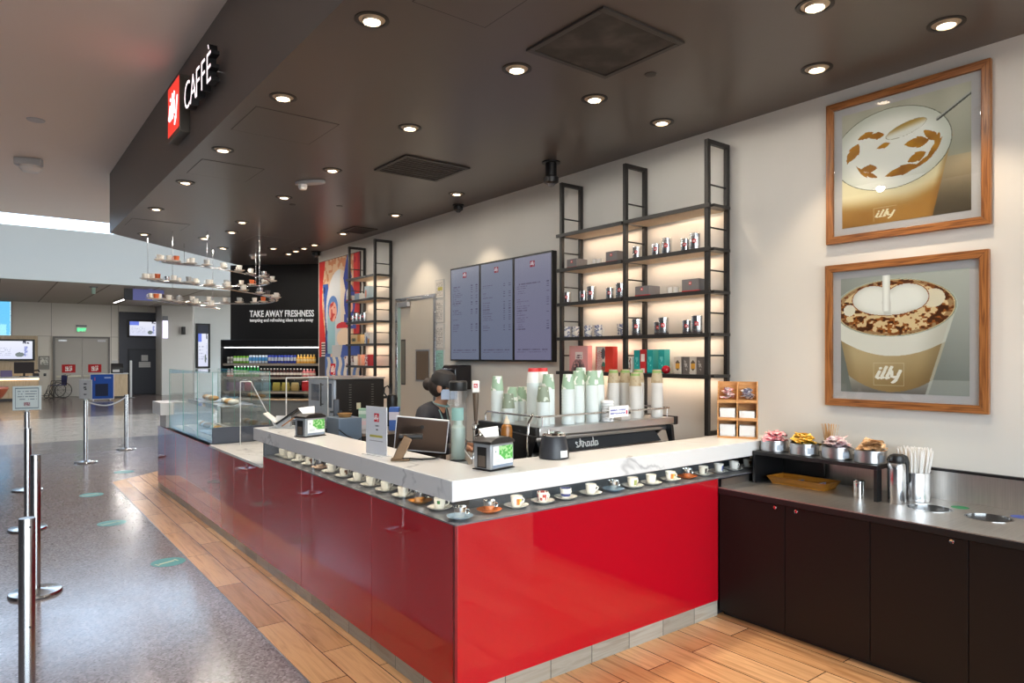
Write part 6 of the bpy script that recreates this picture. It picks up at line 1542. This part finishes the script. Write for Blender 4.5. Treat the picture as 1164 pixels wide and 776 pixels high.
def f_qsign(u, v):
    c = (206, 220, 222)
    if (u < 0.085 or u > 0.915 or v < 0.08 or v > 0.92) and not (u < 0.06 or u > 0.94 or v < 0.055 or v > 0.945): c = (120, 140, 150)
    for lv in (0.80, 0.68, 0.57, 0.46):
        if abs(v-lv) < 0.022 and 0.16 < u < 0.86 and hash2(int(u*26), int(lv*99)) > 0.3: c = (140, 156, 164)
    if abs(u-0.5) < 0.11 and abs(v-0.24) < 0.085: c = (150, 110, 120) if (abs(u-0.5) > 0.085 or abs(v-0.24) > 0.06 or in_logo((u-0.39)/0.22, (v-0.155)/0.17, 0.07)) else (206, 214, 216)
    return c
def qsign(x, y, rz, label, fn):
    t = thing('queue_sign', label, 'sign', (x, y, 0.9906), rz)
    m = MB(); m.cyl((0, 0, 0), (0, 0, 0.02), 0.02, n=18); m.box((-0.15, -0.008, 0.02), (0.15, 0.008, 0.325), 0, 0.004); m.build('frame', mat('sign_frame', rgb(190, 198, 200), 0.35, 0.3), t)
    sheet('notice', 0.285, 0.29, 44, 44, fn, PRINT, t, (0, -0.0088, 0.0275))
qsign(0.408, 10.57, R(-8), 'square white framed notice on top of a steel stanchion', f_qsign)
qsign(1.254, 12.76, R(-62), 'white notice turned sideways on top of a steel stanchion', lambda u, v: (90, 92, 96) if (abs(v-0.8) < 0.05 or abs(v-0.55) < 0.1 or abs(v-0.22) < 0.04) and abs(u-0.5) < 0.14 and vnoise(u*30, v*26) > 0.35 else (206, 208, 208))
m = MB(); pts = []
for k in range(17):
    f = k/16; pts.append((1.254+(2.009-1.254)*f*0.94+0.04, 12.76+(14.09-12.76)*f*0.94+0.04, 0.95-0.16*math.sin(PI*f)*0.6))
m.tube(pts, 0.012, 10); o = m.build('queue_rope', mat('rope_grey', rgb(150, 150, 150), 0.5)); tag(o, 'grey queue rope sagging between the two far stanchions', 'rope')
# floor stickers
def fsticker(x, y, rz, label):
    t = thing('floor_sticker', label, 'floor sticker', (x, y, -0.0025), rz, 'teal floor stickers')
    m = MB(); m.lathe([(0.13, 0.0), (0.13, 0.001), (0, 0.001)], 40); m.build('disc', mat('sticker_teal', rgb(70, 150, 152), 0.4), t)
    m = MB(); m.box((-0.08, -0.012, 0.0011), (0.05, 0.012, 0.0016)); m.box((0.062, -0.03, 0.0011), (0.074, 0.03, 0.0016)); m.box((-0.10, -0.03, 0.0011), (-0.09, 0.03, 0.0016)); m.build('mark', mat('sticker_white', rgb(226, 226, 200), 0.5), t)
for (x, y, lab) in ((1.19, 6.19, 'teal round floor sticker beside the timber border, nearest one'), (1.011, 7.985, 'teal round floor sticker, second along the counter'), (1.02, 9.753, 'teal round floor sticker, third along the counter'), (1.598, 11.383, 'teal round floor sticker by the far counter end')):
    fsticker(x, y, R(20), lab)
# marks of wear on the terrazzo are in its material; a faint joint line
m = MB(); m.box((-0.2, -4, -0.0029), (-0.194, 23, -0.0024)); struct('trim_4', m, mat('joint_strip', rgb(120, 118, 118), 0.4))

# ---------------------------------------------------------------- far wall
HW = YF-0.0006
def hp(x, z): return (x, HW, z)
# double doors
dm = MB(); x0, x1 = 2.17, 4.21
dm.box((x0, HW-0.08, 0), (x0+0.07, HW, 2.49)); dm.box((x1-0.07, HW-0.08, 0), (x1, HW, 2.49)); dm.box((x0+0.07, HW-0.08, 2.42), (x1-0.07, HW, 2.49))
d2 = struct('door_2', dm, mat('door_frame_grey', rgb(118, 116, 112), 0.4))
DG = mat('door_grey', rgb(172, 168, 160), 0.5)
for s, (a, b_) in enumerate(((x0+0.075, 3.183), (3.197, x1-0.075))):
    m = MB(); m.box((a, HW-0.05, 0.01), (b_, HW-0.002, 2.41), 0, 0.003); lf = m.build('leaf', DG, d2)
    m = MB(); m.box((a+0.04, HW-0.09, 0.80), (b_-0.04, HW-0.0505, 0.87), 0, 0.006); m.build('push_bar', mat('push_bar', rgb(196, 190, 170), 0.3, 0.4), lf)
    ca, cb_ = ((a+0.22, a+0.72) if s == 0 else (a+0.20, a+0.70))
    sg = sheet('fire_notice', 0.48, 0.34, 24, 16, lambda u, v: (232, 226, 220) if (0.2 < v < 0.8 and (0.26 < u < 0.5 or 0.56 < u < 0.76) and vnoise(u*20, v*12) > 0.4) else (176, 34, 36), PRINT, lf, ((ca+cb_)/2, HW-0.0525, 0.99))
    m = MB(); m.box((a+0.10 if s == 0 else b_-0.40, HW-0.12, 2.28), (a+0.40 if s == 0 else b_-0.10, HW-0.051, 2.36), 0, 0.006); m.build('closer', STEELB, lf)
# panel joints on the far wall
m = MB()
for x in (-1.2, 2.12, 4.26, 4.53): m.box((x-0.008, HW-0.004, 0 if x != 2.12 else 2.5), (x+0.008, HW, 3.86))
m.box((0.78, HW-0.004, 2.49), (4.53, HW, 2.505)); struct('trim_5', m, mat('joint_dark', rgb(150, 146, 138), 0.7))
m = MB(); m.box((0.04, HW-0.03, 0.88), (0.79, HW+0.3, 0.9)); m.box((0.02, HW-0.03, 0.9), (0.06, HW+0.02, 3.86)); m.box((0.77, HW-0.03, 0.9), (0.81, HW+0.02, 3.86)); m.box((0.06, HW-0.02, 2.35), (0.77, HW+0.02, 2.39))
wn = struct('window_1', m, DKGREY)
m = MB(); m.box((0.06, HW+0.10, 0.9), (0.77, HW+0.106, 3.87)); m.build('pane', glass('blue_glass', (0.15, 0.27, 0.33, 1)), wn)
m = MB()
for k in range(5): m.box((-5.0+k*1.01-0.03, HW+0.02, 0.9), (-5.0+k*1.01+0.03, HW+0.1, 3.87))
wn2 = struct('window_2', m, DKGREY)
m = MB(); m.box((-5.0, HW+0.10, 0.9), (0.05, HW+0.106, 3.87)); m.build('pane', glass('blue_glass'), wn2)
# dark steel panel with a door, screen and notices
m = MB(); m.box((4.55, HW-0.06, 0), (6.19, HW, 3.6)); struct('wall_dark', m, mat('slate_panel', rgb(66, 70, 80), 0.5))
dd = MB(); dd.box((4.87, HW-0.10, 0.02), (4.93, HW-0.0605, 1.99)); dd.box((6.08, HW-0.10, 0.02), (6.14, HW-0.0605, 1.99)); dd.box((4.93, HW-0.10, 1.94), (6.08, HW-0.0605, 1.99)); d3 = struct('door_3', dd, mat('slate_frame', rgb(38, 42, 50), 0.5))
m = MB(); m.box((4.935, HW-0.09, 0.02), (6.075, HW-0.0605, 1.935), 0, 0.002); m.build('leaf', mat('slate_door', rgb(52, 56, 66), 0.45), d3)
for (xa, za, w_, h) in ((5.40, 1.46, 0.26, 0.26), (5.30, 1.18, 0.46, 0.24)):
    sheet('door_notice', w_, h, 10, 8, lambda u, v: (196, 198, 198) if int(v*8) % 2 else (176, 178, 180), PRINT, d3, (xa+w_/2, HW-0.0915, za))
m = MB(); m.cyl((4.99, HW-0.13, 0.90), (4.99, HW-0.0905, 0.90), 0.035, n=18); m.build('lever', STEEL, d3)
def f_ad(u, v):
    c = mix3((214, 218, 240), (232, 234, 246), v)
    if u < 0.34 and v > 0.74: c = (110, 130, 226)
    if u > 0.80 and v > 0.84 and u < 0.93: c = (60, 60, 80) if vnoise(u*50, v*20) > 0.4 else c
    for lv in (0.60, 0.50, 0.40, 0.30, 0.22):
        if abs(v-lv) < 0.02 and 0.07 < u < 0.56 and hash2(int(u*60), int(lv*60)) > 0.45: c = (176, 180, 204)
    if math.hypot((u-0.74)/0.09, (v-0.24)/0.13) < 1: c = (110, 120, 120)
    if 0.84 < u < 0.90 and 0.15 < v < 0.72: c = (136, 146, 206) if vnoise(u*40, v*30) > 0.4 else c
    return c
def tv(name, x0, x1, z0, z1, y, label, fn=f_ad, rz=0, kind='screen', n=(60, 34)):
    w_, h = x1-x0, z1-z0
    t = thing(name, label, kind, ((x0+x1)/2, y, z0), rz)
    m = MB(); m.box((-w_/2, 0, 0), (w_/2, 0.07, h), 0, 0.008); m.build('housing', BLACKP, t); m = MB(); m.box((-0.1, 0.0701, h*0.4), (0.1, 0.0745, h*0.6)); m.build('wall_mount', BLACKP, t)
    sheet('display', w_-0.16, h-0.14, n[0], n[1], fn, SCREENB, t, (0, -0.0008, 0.07)); return t
tv('information_screen', 4.86, 6.10, 2.50, 3.26, HW-0.135, 'landscape information screen above the slate door')
# wall behind the big screen at the left: wooden information desk area
m = MB(); m.box((-2.4, 33.2, 0), (1.63, 33.7, 2.49)); struct('wall_timber', m, LTWOOD)
tv('information_screen', -0.20, 1.53, 1.50, 2.34, 33.05, 'large landscape information screen on the timber wall at the left edge')
dk = thing('information_desk', 'pale timber information desk with a glowing strip under its top', 'desk', (-0.6, 31.9, 0))
m = MB(); m.box((-1.5, 0, 0.08), (2.2, 0.8, 0.78), 0, 0.01); m.build('front', LTWOOD, dk); m = MB(); m.box((-1.5, 0.03, 0), (2.2, 0.78, 0.0795)); m.build('plinth', DKGREY, dk)
m = MB(); m.box((-1.55, -0.10, 0.83), (2.25, 0.85, 0.90), 0, 0.005); m.build('top', LTGREY, dk)
m = MB(); m.box((-1.5, -0.03, 0.7805), (2.2, 0.80, 0.829)); m.build('light_strip', mat('desk_glow', (1, 0.7, 0.4, 1), 0.5, emit=4.0, ecol=(1, 0.68, 0.36, 1)), dk)
t = thing('monitor', 'dark computer monitor on the information desk', 'monitor', (1.15, 32.1, 0.9006), R(160))
m = MB(); m.box((-0.33, -0.03, 0.12), (0.33, 0.03, 0.55), 0, 0.01); m.build('screen', mat('monitor_dark', rgb(60, 54, 54), 0.4), t); m = MB(); m.box((-0.12, -0.08, 0), (0.12, 0.1, 0.02)); m.box((-0.03, -0.02, 0.02), (0.03, 0.02, 0.1195)); m.build('foot', BLACKP, t)
t = thing('desk_phone', 'dark telephone beside the monitor on the information desk', 'phone', (1.52, 32.15, 0.9006)); m = MB(); m.prism([(-0.12, 0), (0.12, 0), (0.12, 0.12), (-0.12, 0.05)], -0.1, 0.1, 'x', 0, 0.01); m.build('base', BLACKP, t); m = MB(); m.tube([(-0.08, 0, 0.14), (-0.06, 0.0, 0.22), (0.08, 0.0, 0.24), (0.11, 0, 0.16)], 0.03, 10); m.build('handset', BLACKP, t)
t = thing('desk_box', 'violet box on the information desk left of the monitor', 'box', (0.60, 32.1, 0.9006)); m = MB(); m.box((-0.18, -0.15, 0), (0.18, 0.15, 0.24), 0, 0.02); m.build('box', mat('violet_box', rgb(112, 100, 140), 0.5), t)
t = thing('leaflet_stand', 'upright leaflet stand on the information desk at the left edge', 'leaflet stand', (0.05, 32.05, 0.9006)); m = MB(); m.box((-0.25, 0, 0), (0.30, 0.06, 0.78), 0, 0.01); m.build('stand', LTGREY, t)
sheet('leaflets', 0.5, 0.70, 16, 24, lambda u, v: (186, 200, 206) if vnoise(u*5, v*9) > 0.45 else (120, 140, 150), PRINT, t, (0.025, -0.001, 0.04))
t = thing('lounge_seat', 'rust-orange rounded lounge seat at the left edge before the desk', 'seat', (-0.35, 26.9, -0.0028))
m = MB(); m.lathe([(0, 0.05), (0.35, 0.05), (0.55, 0.18), (0.78, 0.42), (0.92, 0.66), (0.90, 0.72), (0.5, 0.70), (0, 0.68)], 40); m.build('seat', mat('rust_leather', rgb(150, 70, 38), 0.45), t); m = MB(); m.lathe([(0, 0), (0.3, 0), (0.3, 0.0495), (0, 0.0495)], 30); m.build('foot', DKGREY, t)
# wall map, wall boxes, exit sign
t = thing('wall_map', 'framed evacuation map on the wall left of the double doors', 'picture', (1.87, HW-0.002, 1.13)); m = MB(); m.box((-0.185, -0.025, 0), (0.185, 0, 0.55), 0, 0.004); m.build('frame', mat('map_frame', rgb(130, 128, 122), 0.4), t)
sheet('map', 0.28, 0.30, 18, 18, lambda u, v: (150, 152, 146) if vnoise(u*9, v*9) > 0.62 or abs(u-v) < 0.03 else (214, 214, 206), PRINT, t, (0.01, -0.0258, 0.20))
t = thing('call_box', 'small dark call box below the evacuation map', 'wall box', (1.90, HW-0.002, 0.86)); m = MB(); m.box((-0.045, -0.04, 0), (0.045, 0, 0.11), 0, 0.006); m.build('box', BLACKP, t); m = MB(); m.box((-0.02, -0.042, 0.05), (0.02, -0.0405, 0.08)); m.build('button', GREYP, t)
t = thing('exit_sign', 'green lit exit sign on the far wall above the double doors', 'sign', (3.17, HW-0.002, 2.68))
m = MB(); m.box((-0.16, -0.07, 0), (0.16, 0, 0.21), 0, 0.006); m.build('box', mat('exit_box', rgb(206, 214, 206), 0.4), t); m = MB(); m.box((-0.19, -0.06, 0.235), (0.19, 0, 0.30), 0, 0.01); m.build('emergency_lamp', GREYP, t)
tx = text_mb('EXIT', 0.16, 0.001, 0, 0.004, 'CENTER'); tx.build('word', mat('exit_green', rgb(40, 220, 120), 0.4, emit=2.0, ecol=rgb(60, 230, 140)), t, (0, -0.0725, 0.05))
# blue information board on an easel, and the podium
t = thing('easel_board', 'blue information board in a white frame standing before the far doors', 'sign board', (3.476, 29.97, -0.0026), R(-4))
m = MB(); m.box((-0.40, 0, 0.04), (0.40, 0.03, 1.02), 0, 0.008); m.build('frame', LTGREY, t); m = MB(); m.box((-0.3, 0.031, 0), (-0.26, 0.25, 0.6)); m.box((0.26, 0.031, 0), (0.30, 0.25, 0.6)); m.build('rear_leg', STEELB, t)
sheet('poster', 0.74, 0.92, 30, 36, lambda u, v: (36, 44, 70) if (0.2 < u < 0.78 and 0.12 < v < 0.62) else ((200, 90, 90) if (0.15 < u < 0.2 and 0.74 < v < 0.88) else ((150, 170, 210) if abs(v-0.86) < 0.02 and 0.6 < u < 0.9 else (34, 78, 160))), PRINT, t, (0, -0.001, 0.07))
t = thing('podium', 'pale timber podium carrying a dark printer by the slate door', 'podium', (4.30, 31.9, -0.0026), R(-6))
m = MB(); m.box((-0.30, -0.25, 0.06), (0.30, 0.30, 0.95), 0, 0.006); m.build('body', LTWOOD, t); m = MB(); m.box((-0.33, -0.28, 0.9505), (0.33, 0.33, 0.985), 0, 0.004); m.build('top', LTGREY, t); m = MB(); m.box((-0.28, -0.23, 0), (0.28, 0.28, 0.0595)); m.build('plinth', DKGREY, t)
t = thing('printer', 'dark printer on top of the pale podium', 'printer', (4.25, 31.9, 0.9826), R(-6))
m = MB(); m.prism([(-0.18, 0), (0.22, 0), (0.22, 0.38), (0.05, 0.40), (-0.18, 0.22)], -0.24, 0.20, 'x', 0, 0.015); m.build('body', BLACKP, t); m = MB(); m.box((-0.18, -0.184, 0.05), (0.06, -0.181, 0.15)); m.box((-0.2, -0.05, 0.402), (0.0, 0.05, 0.52)); m.build('panel', mat('printer_panel', rgb(196, 196, 196), 0.4), t)
t = thing('pillar_marker', 'slim grey upright marker post beside the podium printer', 'post', (4.62, 31.2, -0.0026)); m = MB(); m.box((-0.04, -0.04, 0.02), (0.04, 0.04, 1.50), 0, 0.01); m.build('post', LTGREY, t); m = MB(); m.lathe([(0, 0), (0.15, 0), (0.14, 0.0195), (0, 0.0195)], 30); m.build('base', DKGREY, t)
# wheelchair parked by the doors
wc = thing('wheelchair', 'blue wheelchair parked beside the grey double doors', 'wheelchair', (2.38, 33.0, -0.0026), R(18))
FR = mat('chair_frame', rgb(30, 30, 36), 0.35, 0.5); BL = mat('chair_blue', rgb(34, 44, 110), 0.6)
for s in (-0.27, 0.27):
    m = MB(); n_ = 36
    m.tube([(0.30*math.cos(2*PI*k/n_), s, 0.30+0.30*math.sin(2*PI*k/n_)-0.0+0.012) for k in range(n_)], 0.014, 10, closed=True)
    for k in range(8): a = 2*PI*k/8; m.cyl((0, s, 0.312), (0.29*math.cos(a), s, 0.312+0.29*math.sin(a)), 0.004, n=6)
    m.build('wheel', BLACKP, wc)
    m = MB(); m.tube([(-0.42+0.09*math.cos(2*PI*k/20), s*0.8, 0.092+0.085*math.sin(2*PI*k/20)) for k in range(20)], 0.012, 8, closed=True); m.build('caster', BLACKP, wc)
    m = MB(); m.tube([(0.28, s*0.8, 0.92), (0.16, s*0.8, 0.90), (0.12, s*0.8, 0.50), (-0.35, s*0.8, 0.50), (-0.42, s*0.8, 0.20)], 0.013, 10); m.tube([(0.12, s*0.8, 0.68), (-0.25, s*0.8, 0.68), (-0.28, s*0.8, 0.50)], 0.013, 10); m.build('side_frame', FR, wc)
m = MB(); m.box((-0.34, -0.215, 0.49), (0.12, 0.215, 0.52), 0, 0.01); m.build('seat', BL, wc); m = MB(); m.box((0.11, -0.215, 0.52), (0.145, 0.215, 0.90), 0, 0.01); m.build('backrest', BL, wc)
m = MB(); m.box((-0.62, -0.18, 0.10), (-0.46, 0.18, 0.115), 0, 0.004); m.tube([(-0.36, 0.17, 0.48), (-0.50, 0.17, 0.12)], 0.011, 8); m.tube([(-0.36, -0.17, 0.48), (-0.50, -0.17, 0.12)], 0.011, 8); m.build('footrest', FR, wc)
# grey piers right of the slate panel, portrait screen, speakers
m = MB(); m.box((5.97, 32.4, 0), (8.2, HW-0.01, 3.865)); struct('wall_pier', m, mat('pier_grey', rgb(180, 180, 176), 0.6))
m = MB(); m.box((5.95, 26.5, 0), (9.5, 26.8, 3.865)); struct('wall_panel', m, mat('panel_pale', rgb(206, 210, 208), 0.6))
t = thing('light_column', 'slim pale wall light on the grey pier beside the slate panel', 'wall light', (6.10, 32.398, 2.45)); m = MB(); m.box((-0.10, -0.05, 0), (0.10, 0, 0.75), 0, 0.01); m.build('diffuser', mat('cool_lamp', rgb(214, 210, 230), 0.4, emit=1.2, ecol=rgb(216, 210, 236)), t); m = MB(); m.box((-0.105, -0.055, 0.752), (0.105, 0, 0.95), 0, 0.01); m.build('cap', GREYP, t)
t = thing('wall_speaker', 'small black speaker on the grey pier', 'speaker', (6.81, 32.398, 2.62)); m = MB(); m.box((-0.07, -0.16, 0), (0.07, -0.03, 0.34), 0, 0.01); m.build('cabinet', BLACKP, t); m = MB(); m.box((-0.02, -0.0295, 0.12), (0.02, 0, 0.2)); m.build('bracket', BLACKP, t)

tv('portrait_screen', 5.98, 6.47, 1.24, 2.86, 26.42, 'portrait information screen on the pale wall panel behind the display case', lambda u, v: (40, 44, 54) if v > 0.80 else f_ad(u, v/0.8) , n=(26, 60))
t = thing('ceiling_linear_lamp', 'glowing linear lamp across the far ceiling', 'ceiling light', (4.15, 28.1, 3.868), R(1.15)); lamp('linear_light', 'AREA', (4.15, 28.1, 3.80), 90, (1.0, 0.95, 0.9), shape='RECTANGLE', size=0.09, size_y=6.7); m = MB(); m.box((-0.06, -3.4, -0.05), (0.06, 3.4, 0)); m.build('housing', LTGREY, t); m = MB(); m.box((-0.045, -3.38, -0.054), (0.045, 3.38, -0.0505)); m.build('diffuser', mat('linear_glow', (1, 0.9, 0.86, 1), 0.5, emit=5.0, ecol=(1, 0.92, 0.88, 1)), t)
t = thing('hanging_sign', 'violet-blue hanging sign under the far ceiling left of the chandelier', 'sign', (4.02, 24.5, 3.46)); m = MB(); m.box((-0.34, -0.05, 0), (0.55, 0.05, 0.36), 0, 0.006); m.build('panel', mat('violet_sign', rgb(108, 112, 170), 0.4, emit=0.15, ecol=rgb(108, 112, 180)), t); m = MB(); m.box((-0.58, -0.05, 0), (-0.345, 0.05, 0.36), 0, 0.006); m.build('dark_end', DKGREY, t)
m = MB(); m.cyl((-0.3, 0, 0.36), (-0.3, 0, 0.409), 0.01, n=10); m.cyl((0.5, 0, 0.36), (0.5, 0, 0.409), 0.01, n=10); m.build('hanger', STEEL, t)
t = thing('pendant_marker', 'pale green hanging marker under the far ceiling above the double doors', 'sign', (2.68, 25.1, 3.64)); m = MB(); m.box((-0.05, -0.05, 0), (0.05, 0.05, 0.20), 0, 0.01); m.build('marker', mat('pale_green', rgb(176, 206, 190), 0.4), t); m = MB(); m.box((-0.11, -0.08, 0.201), (0.11, 0.08, 0.2295)); m.build('mount', GREYP, t)
t = thing('ceiling_emergency_light', 'white twin-head emergency light on the hall ceiling', 'emergency light', (0.45, 11.19, ZH-0.0006), R(-20)); m = MB(); m.box((-0.16, -0.05, -0.10), (0.16, 0.05, 0), 0, 0.012); m.build('case', LTGREY, t)
m = MB(); m.lathe([(0, -0.20), (0.09, -0.18), (0.13, -0.13), (0.12, -0.1005), (0, -0.1005)], 24, c=(0.02, 0, 0)); m.build('lens', WHITEL, t)
m = MB(); m.lathe([(0, -0.012), (0.085, -0.010), (0.09, 0)], 30); o = m.build('ceiling_cover_disc', LTGREY, None, (0.44, 9.31, ZH-0.0006)); tag(o, 'pale round cover on the hall ceiling before the emergency light', 'cover plate')

# two linear lamps added out of view to brighten the far hall
for k, x in enumerate((-3.0, 9.0)):
    t = thing('ceiling_linear_lamp', ['added linear lamp over the information desk, left of the view', 'added unseen linear lamp behind the black wall'][k], 'ceiling light', (x, 28.6, 3.868)); m = MB(); m.box((-0.06, -3.4, -0.05), (0.06, 3.4, 0)); m.build('housing', LTGREY, t); m = MB(); m.box((-0.045, -3.38, -0.054), (0.045, 3.38, -0.0505)); m.build('diffuser', mat('linear_glow', (1, 0.9, 0.86, 1), 0.5, emit=5.0, ecol=(1, 0.92, 0.88, 1)), t)
    lamp('added_fill_light', 'AREA', (x, 28.6, 3.80), 120, (1.0, 0.95, 0.9), shape='RECTANGLE', size=0.09, size_y=6.7)
# ---------------------------------------------------------------- the barista, bent over the bench behind the till
def skin(name, verts, edges, m_, parent, root=0, sub=2):
    me = bpy.data.meshes.new(name); me.from_pydata([v[0] for v in verts], edges, []); me.materials.append(m_)
    o = bpy.data.objects.new(name, me); COL.objects.link(o)
    md = o.modifiers.new('skin', 'SKIN'); md.use_smooth_shade = True; md.branch_smoothing = 0.6
    for i, v in enumerate(verts):
        d_ = me.skin_vertices[0].data[i]; r_ = v[1]; d_.radius = r_ if isinstance(r_, tuple) else (r_, r_); d_.use_root = (i == root)
    s_ = o.modifiers.new('sub', 'SUBSURF'); s_.levels = sub; s_.render_levels = sub
    bpy.context.view_layer.update()
    ev = o.evaluated_get(bpy.context.evaluated_depsgraph_get()); new = bpy.data.meshes.new_from_object(ev)
    for p_ in new.polygons: p_.use_smooth = True
    o.modifiers.clear(); o.data = new; bpy.data.meshes.remove(me); new.name = name
    if not new.materials: new.materials.append(m_)
    if parent is not None: o.parent = parent
    return o
pr = thing('person', 'person in a dark jacket and cap bent over the bench behind the tablet till', 'person', (2.64, 4.44, 0.0005), R(37))
SKINM = mat('skin', rgb(176, 128, 100), 0.5); JACK = mat('dark_jacket', rgb(26, 28, 38), 0.75); TROU = mat('dark_trousers', rgb(30, 30, 34), 0.8); HAIR = mat('hair', rgb(42, 32, 28), 0.6)
V = [((0, 0.05, 0.90), 0.12), ((0, 0.03, 1.02), 0.105), ((0, -0.01, 1.18), 0.11), ((0, -0.05, 1.29), 0.075), ((0, -0.085, 1.345), 0.048), ((0, -0.115, 1.40), 0.058), ((0, -0.12, 1.47), (0.080, 0.092)), ((0, -0.10, 1.535), 0.066)]
Ed = [(0,1),(1,2),(2,3),(3,4),(4,5),(5,6),(6,7)]
def limb(start, pts):
    prev = start
    for p_ in pts: V.append(p_); Ed.append((prev, len(V)-1)); prev = len(V)-1
    return prev
for s in (-1, 1):
    w_ = limb(3, [((s*0.145, -0.03, 1.275), 0.045), ((s*0.20, -0.02, 1.19), 0.042), ((s*0.235, -0.06, 1.03), 0.038), ((s*0.17, -0.20, 1.02), 0.035), ((s*0.115, -0.27, 1.03), 0.025), ((s*0.10, -0.31, 1.03), (0.022, 0.034)), ((s*0.09, -0.345, 1.025), (0.014, 0.036))])
    for fx, ln in ((-0.026, 0.062), (-0.009, 0.072), (0.009, 0.068), (0.026, 0.054)):
        limb(w_, [((s*0.09+fx, -0.365, 1.022), 0.009), ((s*0.09+fx*1.1, -0.365-ln*0.5, 1.010), 0.0085), ((s*0.09+fx*1.1, -0.365-ln*0.8, 0.985), 0.0075)])
    limb(w_-1, [((s*0.10-s*0.038, -0.325, 1.015), 0.010), ((s*0.10-s*0.055, -0.355, 0.995), 0.009)])
    limb(0, [((s*0.10, 0.05, 0.82), 0.088), ((s*0.105, 0.03, 0.50), 0.056), ((s*0.105, 0.06, 0.30), 0.05), ((s*0.105, 0.07, 0.08), 0.036), ((s*0.11, 0.0, 0.045), 0.036), ((s*0.115, -0.10, 0.032), 0.03)])
limb(6, [((0, -0.205, 1.455), 0.016)])
bd = skin('body', V, Ed, SKINM, pr)
JV = [((0, 0.05, 0.86), (0.165, 0.135)), ((0, 0.03, 1.02), (0.150, 0.125)), ((0, 0.0, 1.18), (0.165, 0.130)), ((0, -0.045, 1.285), (0.12, 0.098)), ((0, -0.075, 1.325), 0.066)]
JE = [(0,1),(1,2),(2,3),(3,4)]
for s in (-1, 1):
    k = len(JV); JV += [((s*0.145, -0.025, 1.285), 0.082), ((s*0.205, -0.015, 1.19), 0.068), ((s*0.24, -0.055, 1.035), 0.053), ((s*0.175, -0.195, 1.025), 0.046), ((s*0.135, -0.245, 1.03), 0.038)]
    JE += [(3, k), (k, k+1), (k+1, k+2), (k+2, k+3), (k+3, k+4)]
skin('jacket', JV, JE, JACK, pr)
TV = [((0, 0.05, 0.88), (0.155, 0.13))]; TE = []
for s in (-1, 1):
    k = len(TV); TV += [((s*0.10, 0.05, 0.78), 0.10), ((s*0.105, 0.03, 0.50), 0.072), ((s*0.105, 0.065, 0.12), 0.058)]; TE += [(0, k), (k, k+1), (k+1, k+2)]
skin('trousers', TV, TE, TROU, pr)
for s in (-1, 1):
    m = MB(); m.ball((s*0.115, -0.03, 0.05), 0.05, (1.0, 2.8, 1.0), 18); m.build('shoe', BLACKP, pr)
m = MB(); Mh = Matrix.Translation((0, -0.10, 1.475)) @ Matrix.Rotation(R(14), 4, 'X')
m.lathe([(0.092, 0.005), (0.098, 0.02), (0.094, 0.06), (0.075, 0.10), (0.04, 0.118), (0, 0.122)], 28, M=Mh)
vis = [(0.088*math.cos(a), -0.055-0.125*max(0, -math.sin(a)) if math.sin(a) < 0 else -0.055) for a in [PI+PI*q/14 for q in range(15)]]
m.prism(vis, 0.008, 0.016, 'z', 0, M=Mh); m.build('cap', mat('cap_black', rgb(30, 27, 28), 0.7), pr)
m = MB(); m.ball((0, -0.075, 1.475), 0.085, (1.06, 1.0, 1.05), 20); m.ball((0, 0.01, 1.485), 0.045, (1, 1, 1.1), 18); m.build('hair', HAIR, pr)
for s in (-1, 1):
    m = MB(); m.ball((s*0.034, -0.198, 1.475), 0.011, (1.2, 0.7, 0.8), 12); m.ball((s*0.034, -0.205, 1.475), 0.0055, (1, 0.6, 1), 10, 1); m.build('eye', [WHITEL, BLACKP], pr)
    m = MB(); m.ball((s*0.085, -0.11, 1.455), 0.028, (0.35, 0.7, 1.1), 14); m.build('ear', SKINM, pr)
m = MB(); m.prism([(0.066*math.cos(PI+PI*q/14), -0.115+0.105*math.sin(PI+PI*q/14)) for q in range(15)]+[(0.058*math.cos(2*PI-PI*q/14), -0.115+0.096*math.sin(2*PI-PI*q/14)) for q in range(15)], 1.375, 1.45, 'z', 0, 0.003); m.build('face_mask', mat('mask_blue', rgb(190, 204, 226), 0.7), pr)
m = MB(); m.tube([(0.05*math.cos(2*PI*q/24), -0.085+0.06*math.sin(2*PI*q/24), 1.335+0.015*math.sin(2*PI*q/24)) for q in range(24)], 0.009, 10, closed=True); m.build('collar', mat('collar_teal', rgb(120, 150, 150), 0.7), pr)
m = MB(); m.tube([(-0.07, -0.10, 1.30), (-0.05, -0.135, 1.2), (-0.02, -0.14, 1.08)], 0.006, 8); m.tube([(0.07, -0.10, 1.30), (0.03, -0.14, 1.2), (-0.02, -0.14, 1.08)], 0.006, 8); m.build('lanyard', mat('collar_teal', rgb(120, 150, 150), 0.7), pr)
